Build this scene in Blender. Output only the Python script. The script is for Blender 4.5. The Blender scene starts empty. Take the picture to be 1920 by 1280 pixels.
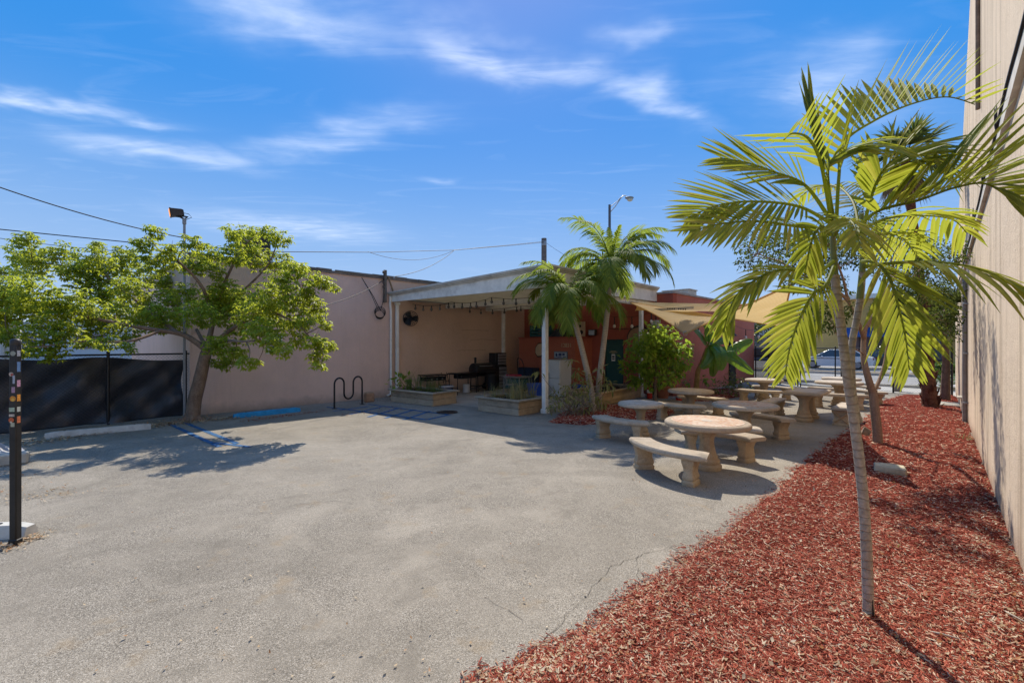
import bpy, math, random
import numpy as np
from mathutils import Vector, Matrix, noise

random.seed(7)
RNG = np.random.default_rng(11)
SC = bpy.context.scene
COL = SC.collection
PI = math.pi
rad = math.radians

# ------------------------------------------------------------------ camera, sky, sun, exposure
EYE = 1.95                                   # camera height in metres
FPX, CX, HY = 853.33, 960.0, 643.0           # focal length / centre / horizon used to survey the photograph

cam = bpy.data.cameras.new('camera')
cam.lens, cam.sensor_width = 16.0, 36.0
cam.shift_y = 3.0 / 1920.0
cam.clip_start, cam.clip_end = 0.05, 2000
camo = bpy.data.objects.new('camera', cam)
camo.location = (0, 0, EYE)
camo.rotation_euler = (rad(90), 0, 0)
COL.objects.link(camo)
SC.camera = camo

SUN_EL, SUN_AZ = rad(48), rad(0)             # the sun stands straight ahead of the camera, high
world = bpy.data.worlds.new('World')
SC.world = world
world.use_nodes = True


def build_world():
    nt = world.node_tree
    nt.nodes.clear()
    N = lambda t: nt.nodes.new(t)
    L = nt.links.new
    out, bg = N('ShaderNodeOutputWorld'), N('ShaderNodeBackground')
    bg.inputs['Strength'].default_value = 0.135
    sky = N('ShaderNodeTexSky')
    sky.sky_type = 'NISHITA'
    sky.sun_disc = False
    sky.sun_elevation, sky.sun_rotation = SUN_EL, SUN_AZ
    sky.altitude = 0
    sky.air_density, sky.dust_density, sky.ozone_density = 1.0, 0.1, 3.0
    hs = N('ShaderNodeHueSaturation')
    hs.inputs['Saturation'].default_value = 5.6
    hs.inputs['Value'].default_value = 1.72
    gm = N('ShaderNodeGamma'); gm.inputs[1].default_value = .16; L(sky.outputs[0], gm.inputs[0]); L(gm.outputs[0], hs.inputs['Color'])
    tint = N('ShaderNodeMix'); tint.data_type = 'RGBA'; tint.blend_type = 'MULTIPLY'; tint.inputs[0].default_value = 1.0
    L(hs.outputs[0], tint.inputs[6]); tint.inputs[7].default_value = (.80, .73, .97, 1)

    def M(op, a, b=None, c=None):
        n = N('ShaderNodeMath'); n.operation = op
        for i, v in enumerate((a, b, c)):
            if v is None: continue
            if isinstance(v, (int, float)): n.inputs[i].default_value = v
            else: L(v, n.inputs[i])
        return n.outputs[0]
    tc = N('ShaderNodeTexCoord')
    sep = N('ShaderNodeSeparateXYZ'); L(tc.outputs['Generated'], sep.inputs[0])
    z = M('MAXIMUM', sep.outputs[2], 0.03)
    cx, cy = M('DIVIDE', sep.outputs[0], z), M('DIVIDE', sep.outputs[1], z)
    comb = N('ShaderNodeCombineXYZ'); L(cx, comb.inputs[0]); L(cy, comb.inputs[1])

    def fbm(sx, sy, rot, scale, detail=7, rough=.6, dist=.6):
        mp = N('ShaderNodeMapping'); L(comb.outputs[0], mp.inputs[0])
        mp.inputs['Rotation'].default_value = (0, 0, rot)
        mp.inputs['Scale'].default_value = (sx, sy, 1)
        t = N('ShaderNodeTexNoise'); L(mp.outputs[0], t.inputs['Vector'])
        t.inputs['Scale'].default_value = scale; t.inputs['Detail'].default_value = detail
        t.inputs['Roughness'].default_value = rough; t.inputs['Distortion'].default_value = dist
        return t.outputs['Fac']
    fine = fbm(1.0, 2.6, rad(-12), 3.4)
    wisp = fbm(.8, 2.6, rad(-16), 1.7, 7, .56, 1.4)
    # warp used to make the streak outlines irregular
    w = N('ShaderNodeTexNoise'); L(comb.outputs[0], w.inputs['Vector']); w.inputs['Scale'].default_value = 2.4; w.inputs['Detail'].default_value = 4
    ws = N('ShaderNodeSeparateColor'); L(w.outputs['Color'], ws.inputs[0])
    wx = M('MULTIPLY_ADD', ws.outputs[0], .5, -.25); wy = M('MULTIPLY_ADD', ws.outputs[1], .5, -.25)
    qx, qy = M('ADD', cx, wx), M('ADD', cy, wy)
    streaks = [  # ends of each cirrus streak on the cloud layer (x/z, y/z), half width, opacity
        ((-.98, 1.36), (-.30, 1.52), .12, .55), ((-.40, 1.48), (.40, 1.72), .09, .75), ((.34, 1.70), (.95, 2.15), .08, .62),
        ((-2.35, 1.80), (-1.55, 2.02), .06, .75), ((-2.3, 2.2), (-1.45, 2.55), .14, .55), ((-1.5, 2.45), (-.35, 2.0), .12, .42),
        ((.9, 1.62), (1.7, 2.0), .18, .45), ((-.6, 2.75), (-.3, 2.82), .05, .3), ((.25, 1.45), (.55, 1.5), .06, .45),
        ((-2.6, 3.6), (-1.2, 4.3), .4, .5), 
        ((-3.5, 1.0), (-2.2, .7), .2, .5), ((1.8, .4), (3.0, .8), .25, .5), ((-.8, -1.2), (1.0, -1.6), .3, .5),
        # unseen cirrus added overhead, behind and beside the camera as fill light
        ((-.9, .5), (.2, .75), .14, .8), ((.1, .2), (1.0, .5), .12, .8), ((-1.6, -.1), (-.5, .1), .15, .8), ((-.4, -.4), (.7, -.2), .14, .8), ((-2.4, -.9), (-1.0, -.7), .2, .8),
        ((.9, -.8), (2.2, -.4), .2, .8), ((-2.2, -2.2), (-.6, -1.9), .22, .8), ((.4, -2.4), (2.2, -2.0), .25, .8), ((2.0, -1.4), (3.6, -.9), .25, .8), ((-4.0, -1.6), (-2.6, -1.3), .25, .8), ((-1.5, -3.4), (1.0, -3.0), .3, .8), ((2.4, 1.4), (3.8, 1.9), .25, .6)]
    total = None
    for (ax, ay), (bx, by), hw, op in streaks:
        mx, my = (ax + bx) / 2, (ay + by) / 2
        ln = math.hypot(bx - ax, by - ay) / 2
        c, s = (bx - ax) / (2 * ln), (by - ay) / (2 * ln)
        dx, dy = M('SUBTRACT', qx, mx), M('SUBTRACT', qy, my)
        u = M('MULTIPLY', M('ADD', M('MULTIPLY', dx, c), M('MULTIPLY', dy, s)), 1 / (ln * .95))
        v = M('MULTIPLY', M('SUBTRACT', M('MULTIPLY', dy, c), M('MULTIPLY', dx, s)), 1 / hw)
        g = M('EXPONENT', M('MULTIPLY', M('ADD', M('POWER', M('ABSOLUTE', u), 3.0), M('MULTIPLY', v, v)), -1.0))
        g = M('MULTIPLY', g, op)
        total = g if total is None else M('MAXIMUM', total, g)
    tex = M('MULTIPLY_ADD', fine, 1.6, -.35)
    tex2 = M('MULTIPLY_ADD', wisp, 2.2, -.72)
    dens = M('MULTIPLY', total, M('MAXIMUM', M('ADD', M('MULTIPLY', tex, .45), M('MULTIPLY', tex2, .5)), 0.0))
    veil = M('MULTIPLY', M('MAXIMUM', M('MULTIPLY_ADD', wisp, 2.4, -1.3), 0), .10)
    dens = M('MINIMUM', M('ADD', dens, veil), .85)
    up = M('MULTIPLY', sep.outputs[2], 9.0); upc = N('ShaderNodeClamp'); L(up, upc.inputs[0])
    dens = M('MULTIPLY', dens, upc.outputs[0])
    mix = N('ShaderNodeMix'); mix.data_type = 'RGBA'
    # sea-level moisture pales the lowest band of sky
    hz = N('ShaderNodeMapRange'); L(sep.outputs[2], hz.inputs[0]); hz.inputs[1].default_value = -.05; hz.inputs[2].default_value = .46; hz.inputs[3].default_value = .92; hz.inputs[4].default_value = 0.0
    hz.interpolation_type = 'SMOOTHSTEP'
    pale = N('ShaderNodeMix'); pale.data_type = 'RGBA'; L(hz.outputs[0], pale.inputs[0]); L(tint.outputs[2], pale.inputs[6]); pale.inputs[7].default_value = (1.02, 1.55, 2.35, 1)
    L(dens, mix.inputs[0]); L(pale.outputs[2], mix.inputs[6])
    mix.inputs[7].default_value = (3.6, 3.75, 4.0, 1)
    L(mix.outputs[2], bg.inputs['Color'])
    L(bg.outputs[0], out.inputs[0])


build_world()
sun = bpy.data.lights.new('sun', 'SUN')
sun.energy, sun.angle, sun.color = 2.0, rad(0.53), (1.0, .925, .80)
suno = bpy.data.objects.new('sun', sun)
sd = Vector((math.sin(SUN_AZ) * math.cos(SUN_EL), math.cos(SUN_AZ) * math.cos(SUN_EL), math.sin(SUN_EL)))
suno.rotation_euler = (-sd).to_track_quat('-Z', 'Y').to_euler()
suno.location = (0, 60, 66)
COL.objects.link(suno)
vs = SC.view_settings
vs.view_transform, vs.look, vs.exposure, vs.gamma = 'Standard', 'None', 1.5, 1.0
vs.use_curve_mapping = False
SC.render.engine = 'CYCLES'
SC.cycles.max_bounces = 12
SC.cycles.diffuse_bounces = 8
SC.cycles.transmission_bounces = 8
SC.cycles.transparent_max_bounces = 24
SC.cycles.sample_clamp_indirect = 6
try:
    SC.cycles.use_denoising = True
except Exception:
    pass


# ------------------------------------------------------------------ survey helpers
def G(px, py, z=0.0):
    """a point of the photograph that lies at height z, in metres (X right, Y ahead, Z up)"""
    d = FPX * (EYE - z) / (py - HY)
    return Vector(((px - CX) / FPX * d, d, z))


def D(px, py, d):
    """a point of the photograph that lies d metres ahead"""
    return Vector(((px - CX) / FPX * d, d, EYE + (HY - py) / FPX * d))


U = Vector((.693, .721, 0))          # along the pink wall, away from the camera
V = Vector((-.721, .693, 0))         # across the lot, towards the pink wall
AU = math.atan2(U.y, U.x)
AV = math.atan2(V.y, V.x)


# ------------------------------------------------------------------ mesh builder
class MB:
    def __init__(s): s.v, s.f = [], []

    def add(s, vs, fs):
        o = len(s.v)
        s.v += [tuple(p) for p in vs]
        s.f += [tuple(i + o for i in f) for f in fs]
        return s

    def box(s, c, size, rz=0.0, bev=0.0, rot=None):
        hx, hy, hz = size[0] / 2, size[1] / 2, size[2] / 2
        R = rot if rot is not None else Matrix.Rotation(rz, 3, 'Z')
        c = Vector(c)
        if bev <= 0:
            vs = [Vector((x, y, z)) for z in (-hz, hz) for y in (-hy, hy) for x in (-hx, hx)]
            fs = [(0, 2, 3, 1), (4, 5, 7, 6), (0, 1, 5, 4), (2, 6, 7, 3), (0, 4, 6, 2), (1, 3, 7, 5)]
        else:
            b = min(bev, hx * .9, hy * .9, hz * .9)
            vs, idx = [], {}
            for sx in (-1, 1):
                for sy in (-1, 1):
                    for sz in (-1, 1):
                        for ax in range(3):
                            p = [sx * hx, sy * hy, sz * hz]
                            for k in range(3):
                                if k != ax: p[k] -= (sx, sy, sz)[k] * b
                            idx[(sx, sy, sz, ax)] = len(vs); vs.append(Vector(p))
            fs = []
            I = lambda a, b_, c_, ax: idx[(a, b_, c_, ax)]
            for q in (-1, 1):
                fs.append([I(q, -1, -1, 0), I(q, 1, -1, 0), I(q, 1, 1, 0), I(q, -1, 1, 0)][::q])
                fs.append([I(-1, q, -1, 1), I(-1, q, 1, 1), I(1, q, 1, 1), I(1, q, -1, 1)][::q])
                fs.append([I(-1, -1, q, 2), I(1, -1, q, 2), I(1, 1, q, 2), I(-1, 1, q, 2)][::q])
            for a in (-1, 1):
                for b_ in (-1, 1):
                    fs.append([I(a, b_, -1, 0), I(a, b_, -1, 1), I(a, b_, 1, 1), I(a, b_, 1, 0)][::a * b_])
                    fs.append([I(a, -1, b_, 2), I(a, -1, b_, 0), I(a, 1, b_, 0), I(a, 1, b_, 2)][::a * b_])
                    fs.append([I(-1, a, b_, 1), I(-1, a, b_, 2), I(1, a, b_, 2), I(1, a, b_, 1)][::a * b_])
                    for c_ in (-1, 1):
                        fs.append([I(a, b_, c_, 0), I(a, b_, c_, 1), I(a, b_, c_, 2)][::a * b_ * c_])
        return s.add([R @ p + c for p in vs], fs)

    def tube(s, pts, r, n=8, caps=True, flat=1.0):
        pts = [Vector(p) for p in pts]
        m = len(pts)
        rs = list(r) if hasattr(r, '__len__') else [r] * m
        o = len(s.v)
        ref = None
        for i, p in enumerate(pts):
            t = (pts[min(i + 1, m - 1)] - pts[max(i - 1, 0)])
            if t.length < 1e-9: t = Vector((0, 0, 1))
            t.normalize()
            if ref is None:
                ref = Vector((0, 0, 1)) if abs(t.z) < .9 else Vector((1, 0, 0))
                ref = (ref - t * ref.dot(t)).normalized()
            else:
                ref = ref - t * ref.dot(t)
                ref = ref.normalized() if ref.length > 1e-6 else t.orthogonal().normalized()
            b = t.cross(ref)
            for k in range(n):
                a = 2 * PI * k / n
                s.v.append(tuple(p + (ref * math.cos(a) * flat + b * math.sin(a)) * rs[i]))
        for i in range(m - 1):
            for k in range(n):
                k2 = (k + 1) % n
                s.f.append((o + i * n + k, o + i * n + k2, o + (i + 1) * n + k2, o + (i + 1) * n + k))
        if caps:
            s.f.append(tuple(o + k for k in range(n))[::-1])
            s.f.append(tuple(o + (m - 1) * n + k for k in range(n)))
        return s

    def lathe(s, prof, n=24, c=(0, 0, 0), oct_=0, rot=None):
        o = len(s.v); c = Vector(c)
        for r, z in prof:
            for k in range(n):
                a = 2 * PI * k / n
                p = Vector((r * math.cos(a), r * math.sin(a), z))
                if rot is not None: p = rot @ p
                s.v.append(tuple(p + c))
        m = len(prof)
        for i in range(m - 1):
            for k in range(n):
                k2 = (k + 1) % n
                s.f.append((o + i * n + k, o + i * n + k2, o + (i + 1) * n + k2, o + (i + 1) * n + k))
        s.f.append(tuple(o + k for k in range(n))[::-1])
        s.f.append(tuple(o + (m - 1) * n + k for k in range(n)))
        return s

    def prism(s, poly, z0, z1):
        n = len(poly); o = len(s.v)
        s.v += [(p[0], p[1], z0) for p in poly] + [(p[0], p[1], z1) for p in poly]
        s.f.append(tuple(o + i for i in range(n))[::-1])
        s.f.append(tuple(o + n + i for i in range(n)))
        for i in range(n):
            j = (i + 1) % n
            s.f.append((o + i, o + j, o + n + j, o + n + i))
        return s

    def ball(s, c, r, sc=(1, 1, 1), n=12, m=8):
        prof = [(max(r * math.sin(PI * i / m), 1e-4), -r * math.cos(PI * i / m)) for i in range(m + 1)]
        o = len(s.v)
        s.lathe(prof, n)
        for i in range(o, len(s.v)):
            v = s.v[i]; s.v[i] = (v[0] * sc[0] + c[0], v[1] * sc[1] + c[1], v[2] * sc[2] + c[2])
        return s

    def sheet(s, grid):
        h, w = len(grid), len(grid[0]); o = len(s.v)
        for row in grid: s.v += [tuple(p) for p in row]
        for i in range(h - 1):
            for j in range(w - 1):
                s.f.append((o + i * w + j, o + i * w + j + 1, o + (i + 1) * w + j + 1, o + (i + 1) * w + j))
        return s

    def mesh(s, name, off=None, smooth=None):
        me = bpy.data.meshes.new(name)
        vs = s.v
        if off is not None and off.length > 0:
            vs = [(v[0] - off.x, v[1] - off.y, v[2] - off.z) for v in vs]
        me.from_pydata(vs, [], s.f)
        if smooth is not None and len(me.polygons):
            me.polygons.foreach_set('use_smooth', [True] * len(me.polygons))
            if smooth < 180: me.set_sharp_from_angle(angle=rad(smooth))
        me.update()
        return me

    def build(s, name, mat, parent=None, smooth=None, local=False, loc=None, rz=0.0):
        """link as ONE mesh object; vertices are given in world space unless local"""
        off = None
        if not local:
            off = wloc(parent) if parent is not None else (Vector(loc) if loc is not None else None)
        me = s.mesh(name, off, smooth)
        o = bpy.data.objects.new(name, me)
        if mat is not None: me.materials.append(mat)
        COL.objects.link(o)
        if parent is not None: o.parent = parent
        if loc is not None and parent is None: o.location = loc
        if rz: o.rotation_euler.z = rz
        return o


def build_each(mb, name, mat, parent=None, smooth=None, local=False):
    """every separate piece of the builder becomes an object of its own"""
    n = len(mb.v); up = list(range(n))
    def find(i):
        while up[i] != i:
            up[i] = up[up[i]]; i = up[i]
        return i
    for f in mb.f:
        a = find(f[0])
        for i in f[1:]: up[find(i)] = a
    groups = {}
    for f in mb.f: groups.setdefault(find(f[0]), []).append(f)
    out = []
    for fs in groups.values():
        ids = sorted({i for f in fs for i in f}); mp = {i: k for k, i in enumerate(ids)}
        m2 = MB(); m2.v = [mb.v[i] for i in ids]; m2.f = [tuple(mp[i] for i in f) for f in fs]
        out.append(m2.build(name, mat, parent, smooth, local))
    return out


def wloc(o):
    p = Vector((0, 0, 0))
    while o is not None:
        p = p + Vector(o.location); o = o.parent
    return p


def np_mesh(name, verts, faces, mat, parent=None, smooth=False):
    """fast mesh from numpy arrays; faces all with the same corner count"""
    verts = np.asarray(verts, dtype=np.float32); faces = np.asarray(faces, dtype=np.int32)
    if parent is not None:
        verts = verts - np.array(wloc(parent), dtype=np.float32)
    me = bpy.data.meshes.new(name)
    k = faces.shape[1]
    me.vertices.add(len(verts)); me.vertices.foreach_set('co', verts.ravel())
    me.loops.add(faces.size); me.loops.foreach_set('vertex_index', faces.ravel())
    me.polygons.add(len(faces))
    me.polygons.foreach_set('loop_start', np.arange(0, faces.size, k, dtype=np.int32))
    me.polygons.foreach_set('loop_total', np.full(len(faces), k, dtype=np.int32))
    if smooth: me.polygons.foreach_set('use_smooth', np.ones(len(faces), dtype=bool))
    me.update(calc_edges=True)
    o = bpy.data.objects.new(name, me)
    me.materials.append(mat)
    COL.objects.link(o)
    if parent is not None: o.parent = parent
    return o


def tag(o, label=None, cat=None, group=None, kind=None):
    if label: o['label'] = label
    if cat: o['category'] = cat
    if group: o['group'] = group
    if kind: o['kind'] = kind
    return o


def root(name, label, cat, loc=(0, 0, 0), rz=0.0, group=None):
    o = bpy.data.objects.new(name, None)
    o.empty_display_size = .2
    o.location = loc; o.rotation_euler.z = rz
    COL.objects.link(o)
    return tag(o, label, cat, group)


def copy_tree(o, parent=None):
    c = o.copy(); COL.objects.link(c)
    if parent is not None: c.parent = parent
    for ch in list(o.children): copy_tree(ch, c)
    return c


def place(r, loc, rz=0.0, label=None):
    r.location = loc; r.rotation_euler.z = rz
    if label: r['label'] = label
    return r


# ------------------------------------------------------------------ materials
def rgb(c): return (c[0], c[1], c[2], 1.0)


class NT:
    def __init__(s, name):
        s.m = bpy.data.materials.new(name); s.m.use_nodes = True
        s.t = s.m.node_tree; s.t.nodes.clear()
        s.out = s.n('ShaderNodeOutputMaterial'); s.p = s.n('ShaderNodeBsdfPrincipled')
        s.l(s.p.outputs[0], s.out.inputs[0])
        s.geo = s.n('ShaderNodeNewGeometry')

    def n(s, t): return s.t.nodes.new(t)
    def l(s, a, b): s.t.links.new(a, b)

    def vec(s, scale=(1, 1, 1), rot=(0, 0, 0), src=None):
        mp = s.n('ShaderNodeMapping'); s.l(src or s.geo.outputs['Position'], mp.inputs[0])
        mp.inputs['Scale'].default_value = scale; mp.inputs['Rotation'].default_value = rot
        return mp.outputs[0]

    def noise(s, scale, detail=5, rough=.6, vec=None, dist=0.0):
        t = s.n('ShaderNodeTexNoise'); s.l(vec or s.geo.outputs['Position'], t.inputs['Vector'])
        t.inputs['Scale'].default_value = scale; t.inputs['Detail'].default_value = detail
        t.inputs['Roughness'].default_value = rough; t.inputs['Distortion'].default_value = dist
        return t.outputs['Fac']

    def voro(s, scale, vec=None, feature='F1', out='Distance', rand=1.0):
        t = s.n('ShaderNodeTexVoronoi'); t.feature = feature
        s.l(vec or s.geo.outputs['Position'], t.inputs['Vector']); t.inputs['Scale'].default_value = scale
        t.inputs['Randomness'].default_value = rand
        return t.outputs[out]

    def math(s, op, a, b=None, clamp=False):
        m = s.n('ShaderNodeMath'); m.operation = op; m.use_clamp = clamp
        for i, v in enumerate((a, b)):
            if v is None: continue
            if isinstance(v, (int, float)): m.inputs[i].default_value = v
            else: s.l(v, m.inputs[i])
        return m.outputs[0]

    def ramp(s, fac, stops, interp='LINEAR'):
        r = s.n('ShaderNodeValToRGB'); s.l(fac, r.inputs[0]); e = r.color_ramp.elements
        r.color_ramp.interpolation = interp
        while len(e) < len(stops): e.new(.5)
        for el, (p, c) in zip(e, stops):
            el.position = p
            el.color = rgb(c) if hasattr(c, '__len__') else (c, c, c, 1)
        return r.outputs[0]

    def mix(s, fac, a, b, mode='MIX'):
        m = s.n('ShaderNodeMix'); m.data_type = 'RGBA'; m.blend_type = mode
        for i, v in ((0, fac), (6, a), (7, b)):
            if isinstance(v, (int, float)): m.inputs[i].default_value = v if i == 0 else (v, v, v, 1)
            elif isinstance(v, tuple): m.inputs[i].default_value = rgb(v)
            else: s.l(v, m.inputs[i])
        return m.outputs[2]

    def bump(s, h, strength=.3, dist=.01, normal=None):
        b = s.n('ShaderNodeBump'); s.l(h, b.inputs['Height'])
        b.inputs['Strength'].default_value = strength; b.inputs['Distance'].default_value = dist
        if normal is not None: s.l(normal, b.inputs['Normal'])
        s.l(b.outputs[0], s.p.inputs['Normal'])
        return b.outputs[0]

    def set(s, col=None, rough=.8, metal=0.0, spec=.3):
        if col is not None:
            if isinstance(col, tuple): s.p.inputs['Base Color'].default_value = rgb(col)
            else: s.l(col, s.p.inputs['Base Color'])
        s.p.inputs['Roughness'].default_value = rough
        s.p.inputs['Metallic'].default_value = metal
        s.p.inputs['Specular IOR Level'].default_value = spec
        return s.m


def plain(name, c, var=.18, scale=6.0, rough=.6, metal=0.0, spec=.35, bump=.12, bscale=60.0, dirt=None):
    """a painted / moulded surface with soft mottling, slight wear and fine relief"""
    t = NT(name)
    f = t.noise(scale, 6, .65)
    lo = tuple(x * (1 - var) for x in c); hi = tuple(min(x * (1 + var), .95) for x in c)
    col = t.ramp(f, [(.3, lo), (.7, hi)])
    if dirt:
        d = t.ramp(t.noise(scale * .45, 8, .7), [(.5, 0.0), (.72, 1.0)])
        col = t.mix(t.math('MULTIPLY', d, .55), col, dirt)
    t.bump(t.noise(bscale, 4), bump, .004)
    return t.set(col, rough, metal, spec)


def stucco(name, c, stain, streak=.5, base_dirt=None, rough=.92, blotch=None):
    """rendered wall: trowel relief, mottling and long vertical rain streaks"""
    t = NT(name)
    big = t.noise(.55, 6, .6); mid = t.noise(3.2, 7, .7); fine = t.noise(70, 4)
    col = t.ramp(big, [(.3, tuple(x * .88 for x in c)), (.7, tuple(min(x * 1.08, .9) for x in c))])
    if blotch: col = t.mix(t.ramp(mid, [(.52, 0.0), (.75, .55)]), col, blotch)
    st = t.noise(2.6, 6, .65, t.vec((1, 1, .07)))
    sm = t.math('MULTIPLY', t.ramp(st, [(.5, 0.0), (.72, 1.0)]), streak)
    col = t.mix(sm, col, stain)
    col = t.mix(t.ramp(t.noise(26, 3), [(.35, .0), (.8, .16)]), col, tuple(x * .6 for x in c))
    if base_dirt:
        sp = t.n('ShaderNodeSeparateXYZ'); t.l(t.geo.outputs['Position'], sp.inputs[0])
        zz = t.math('ADD', sp.outputs[2], t.math('MULTIPLY', t.math('SUBTRACT', mid, .5), .5))
        col = t.mix(t.ramp(zz, [(.02, .75), (.3, 0.0)]), col, base_dirt)
    drip = t.noise(11, 5, .7, t.vec((1, 1, .03)))
    col = t.mix(t.math('MULTIPLY', t.ramp(drip, [(.60, 0.0), (.70, 1.0)]), streak * .7), col, tuple(x * .72 for x in stain))
    pt = t.voro(.55, t.vec((1, 1, 1.5)), 'F1', 'Color'); ps = t.n('ShaderNodeSeparateColor'); t.l(pt, ps.inputs[0])
    col = t.mix(t.ramp(ps.outputs[0], [(.72, 0.0), (.76, .16)]), col, tuple(min(.9, x * 1.12) for x in c))
    col = t.mix(t.ramp(t.noise(5.5, 8, .8), [(.62, 0.0), (.70, .35)]), col, tuple(x * .62 for x in c))
    h = t.math('ADD', t.math('MULTIPLY', fine, .8), t.math('MULTIPLY', t.noise(9, 6, .7), 1.6))
    t.bump(h, .6, .014)
    return t.set(col, rough, 0, .15)


def wood(name, c, c2, axis_scale=(1.2, 1.2, 14), rough=.85):
    t = NT(name)
    oi = t.n('ShaderNodeObjectInfo')
    g = t.noise(3.0, 7, .7, t.vec(axis_scale), 1.2)
    col = t.ramp(g, [(.3, c2), (.6, c)])
    col = t.mix(t.ramp(t.noise(2.2, 6, .7), [(.45, 0.0), (.75, .7)]), col, tuple(x * .45 for x in c2))
    col = t.mix(t.math('MULTIPLY', oi.outputs['Random'], .35), col, tuple(min(1, x * 1.5) for x in c))
    t.bump(g, .5, .006)
    return t.set(col, rough, 0, .2)


def leaf(name, cols, trans=.45, tcol=(.42, .5, .05), rough=.45, spec=.35, shadow_rand=True):
    """foliage: colour differs from leaf to leaf; light shines through"""
    t = NT(name)
    stops = [(i / max(1, len(cols) - 1), c) for i, c in enumerate(cols)]
    col = t.ramp(t.geo.outputs['Random Per Island'], stops)
    col = t.mix(t.ramp(t.noise(1.6, 4), [(.35, .0), (.7, .45)]), col, tuple(x * .55 for x in cols[0]))
    t.set(col, rough, 0, spec)
    tr = t.n('ShaderNodeBsdfTranslucent')
    tc = t.mix(.55, col, tcol); t.l(tc, tr.inputs['Color'])
    mx = t.n('ShaderNodeMixShader'); mx.inputs[0].default_value = trans
    t.l(t.p.outputs[0], mx.inputs[1]); t.l(tr.outputs[0], mx.inputs[2]); t.l(mx.outputs[0], t.out.inputs[0])
    return t.m


def bark(name, c, c2, rings=0.0, rough=.9, scale=(1, 1, .35)):
    t = NT(name)
    f = t.noise(9, 8, .7, t.vec(scale)); f2 = t.noise(40, 5, .6)
    col = t.ramp(f, [(.3, c2), (.7, c)])
    col = t.mix(t.ramp(f2, [(.4, .5), (.7, 0.0)]), col, tuple(x * .5 for x in c2))
    h = t.math('ADD', f, t.math('MULTIPLY', f2, .4))
    if rings:
        sp = t.n('ShaderNodeSeparateXYZ'); t.l(t.geo.outputs['Position'], sp.inputs[0])
        zz = t.math('ADD', t.math('MULTIPLY', sp.outputs[2], rings), t.math('MULTIPLY', t.noise(3.5, 4), 2.2))
        saw = t.math('FRACT', zz)
        ring = t.ramp(saw, [(0.0, 0.0), (.10, 1.0), (.8, .75), (1.0, .2)])
        col = t.mix(t.math('MULTIPLY', t.math('SUBTRACT', 1.0, ring), .6), col, tuple(x * .38 for x in c2))
        h = t.math('ADD', h, ring)
    t.bump(h, .55, .012)
    return t.set(col, rough, 0, .15)
# ------------------------------------------------------------------ shared materials
def asphalt_mat(name, base, dark, light, stain=1.0):
    t = NT(name)
    big = t.noise(.42, 7, .62, None, .5)
    swath = t.noise(.7, 6, .65, t.vec((.6, 1.3, 1), (0, 0, -AU * .9)))
    col = t.ramp(big, [(.36, tuple(x * .76 for x in base)), (.64, tuple(x * 1.16 for x in base))])
    col = t.mix(t.math('MULTIPLY', t.ramp(swath, [(.48, 0.0), (.72, 1.0)]), .42 * stain), col, tuple(x * .66 for x in base))
    # aggregate: pale limestone and dark grit
    ag = t.voro(185, None, 'F1', 'Color'); sp = t.n('ShaderNodeSeparateColor'); t.l(ag, sp.inputs[0])
    g = sp.outputs[0]
    worn = t.ramp(t.noise(1.7, 6, .65), [(.35, .45), (.65, 1.0)])
    col = t.mix(t.math('MULTIPLY', t.ramp(g, [(.0, .95), (.16, .65), (.32, 0.0)]), worn), col, dark)
    col = t.mix(t.math('MULTIPLY', t.ramp(g, [(.70, 0.0), (.84, .6), (1.0, .9)]), worn), col, light)
    fine = t.noise(300, 3, .7)
    col = t.mix(t.ramp(fine, [(.38, .75), (.52, 0.0)]), col, dark)
    # worn wheel paths, spills and drifted dust
    path = t.noise(.55, 5, .6, t.vec((.5, 1.5, 1), (0, 0, -AU * .8)), 1.2)
    col = t.mix(t.math('MULTIPLY', t.ramp(path, [(.48, 0.0), (.70, 1.0)]), .38 * stain), col, tuple(x * .52 for x in base))
    col = t.mix(t.math('MULTIPLY', t.ramp(t.noise(.8, 7, .7, None, 1.5), [(.48, 0.0), (.66, 1.0)]), .30 * stain), col, tuple(min(.8, x * 1.28) for x in base))
    # soft oily / damp patches and ochre spots
    col = t.mix(t.math('MULTIPLY', t.ramp(t.noise(1.1, 7, .72, None, 1.0), [(.53, 0.0), (.64, 1.0)]), .40 * stain), col, tuple(x * .5 for x in base))
    col = t.mix(t.math('MULTIPLY', t.ramp(t.noise(2.3, 4, .6), [(.60, 0.0), (.70, 1.0)]), .3 * stain), col, (.30, .21, .11))
    h = t.math('ADD', t.math('MULTIPLY', fine, .5), t.math('MULTIPLY', t.voro(150), .9))
    t.bump(h, .4, .003)
    return t.set(col, .95, 0, .12)


M_LOT = asphalt_mat('asphalt', (.325, .288, .235), (.06, .053, .045), (.66, .60, .51))
M_PATIO = asphalt_mat('patio_concrete', (.52, .455, .37), (.16, .14, .12), (.52, .48, .42), .8)
M_ROAD = asphalt_mat('road', (.42, .40, .37), (.16, .15, .14), (.6, .57, .52))
M_SOIL = plain('soil', (.20, .15, .10), .4, 1.5, 1.0, 0, .05, .5, 30)
M_CONC = plain('concrete', (.46, .43, .37), .18, 5, .95, 0, .1, .35, 60, (.14, .12, .10))
M_STOPW = plain('wheel_stop_paint', (.55, .53, .48), .14, 7, .9, 0, .15, .3, 50, (.22, .19, .16))
M_BLUE = plain('blue_paint', (.035, .27, .52), .25, 9, .8, 0, .2, .3, 60, (.03, .08, .17))
M_BLACKM = plain('black_metal', (.012, .012, .014), .25, 14, .45, .2, .5, .08, 80)
M_BLACKP = plain('black_plastic', (.018, .018, .02), .3, 10, .55, 0, .4, .1, 60)
M_GALV = plain('galvanised', (.30, .31, .32), .2, 10, .5, .7, .5, .1, 80)
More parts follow.
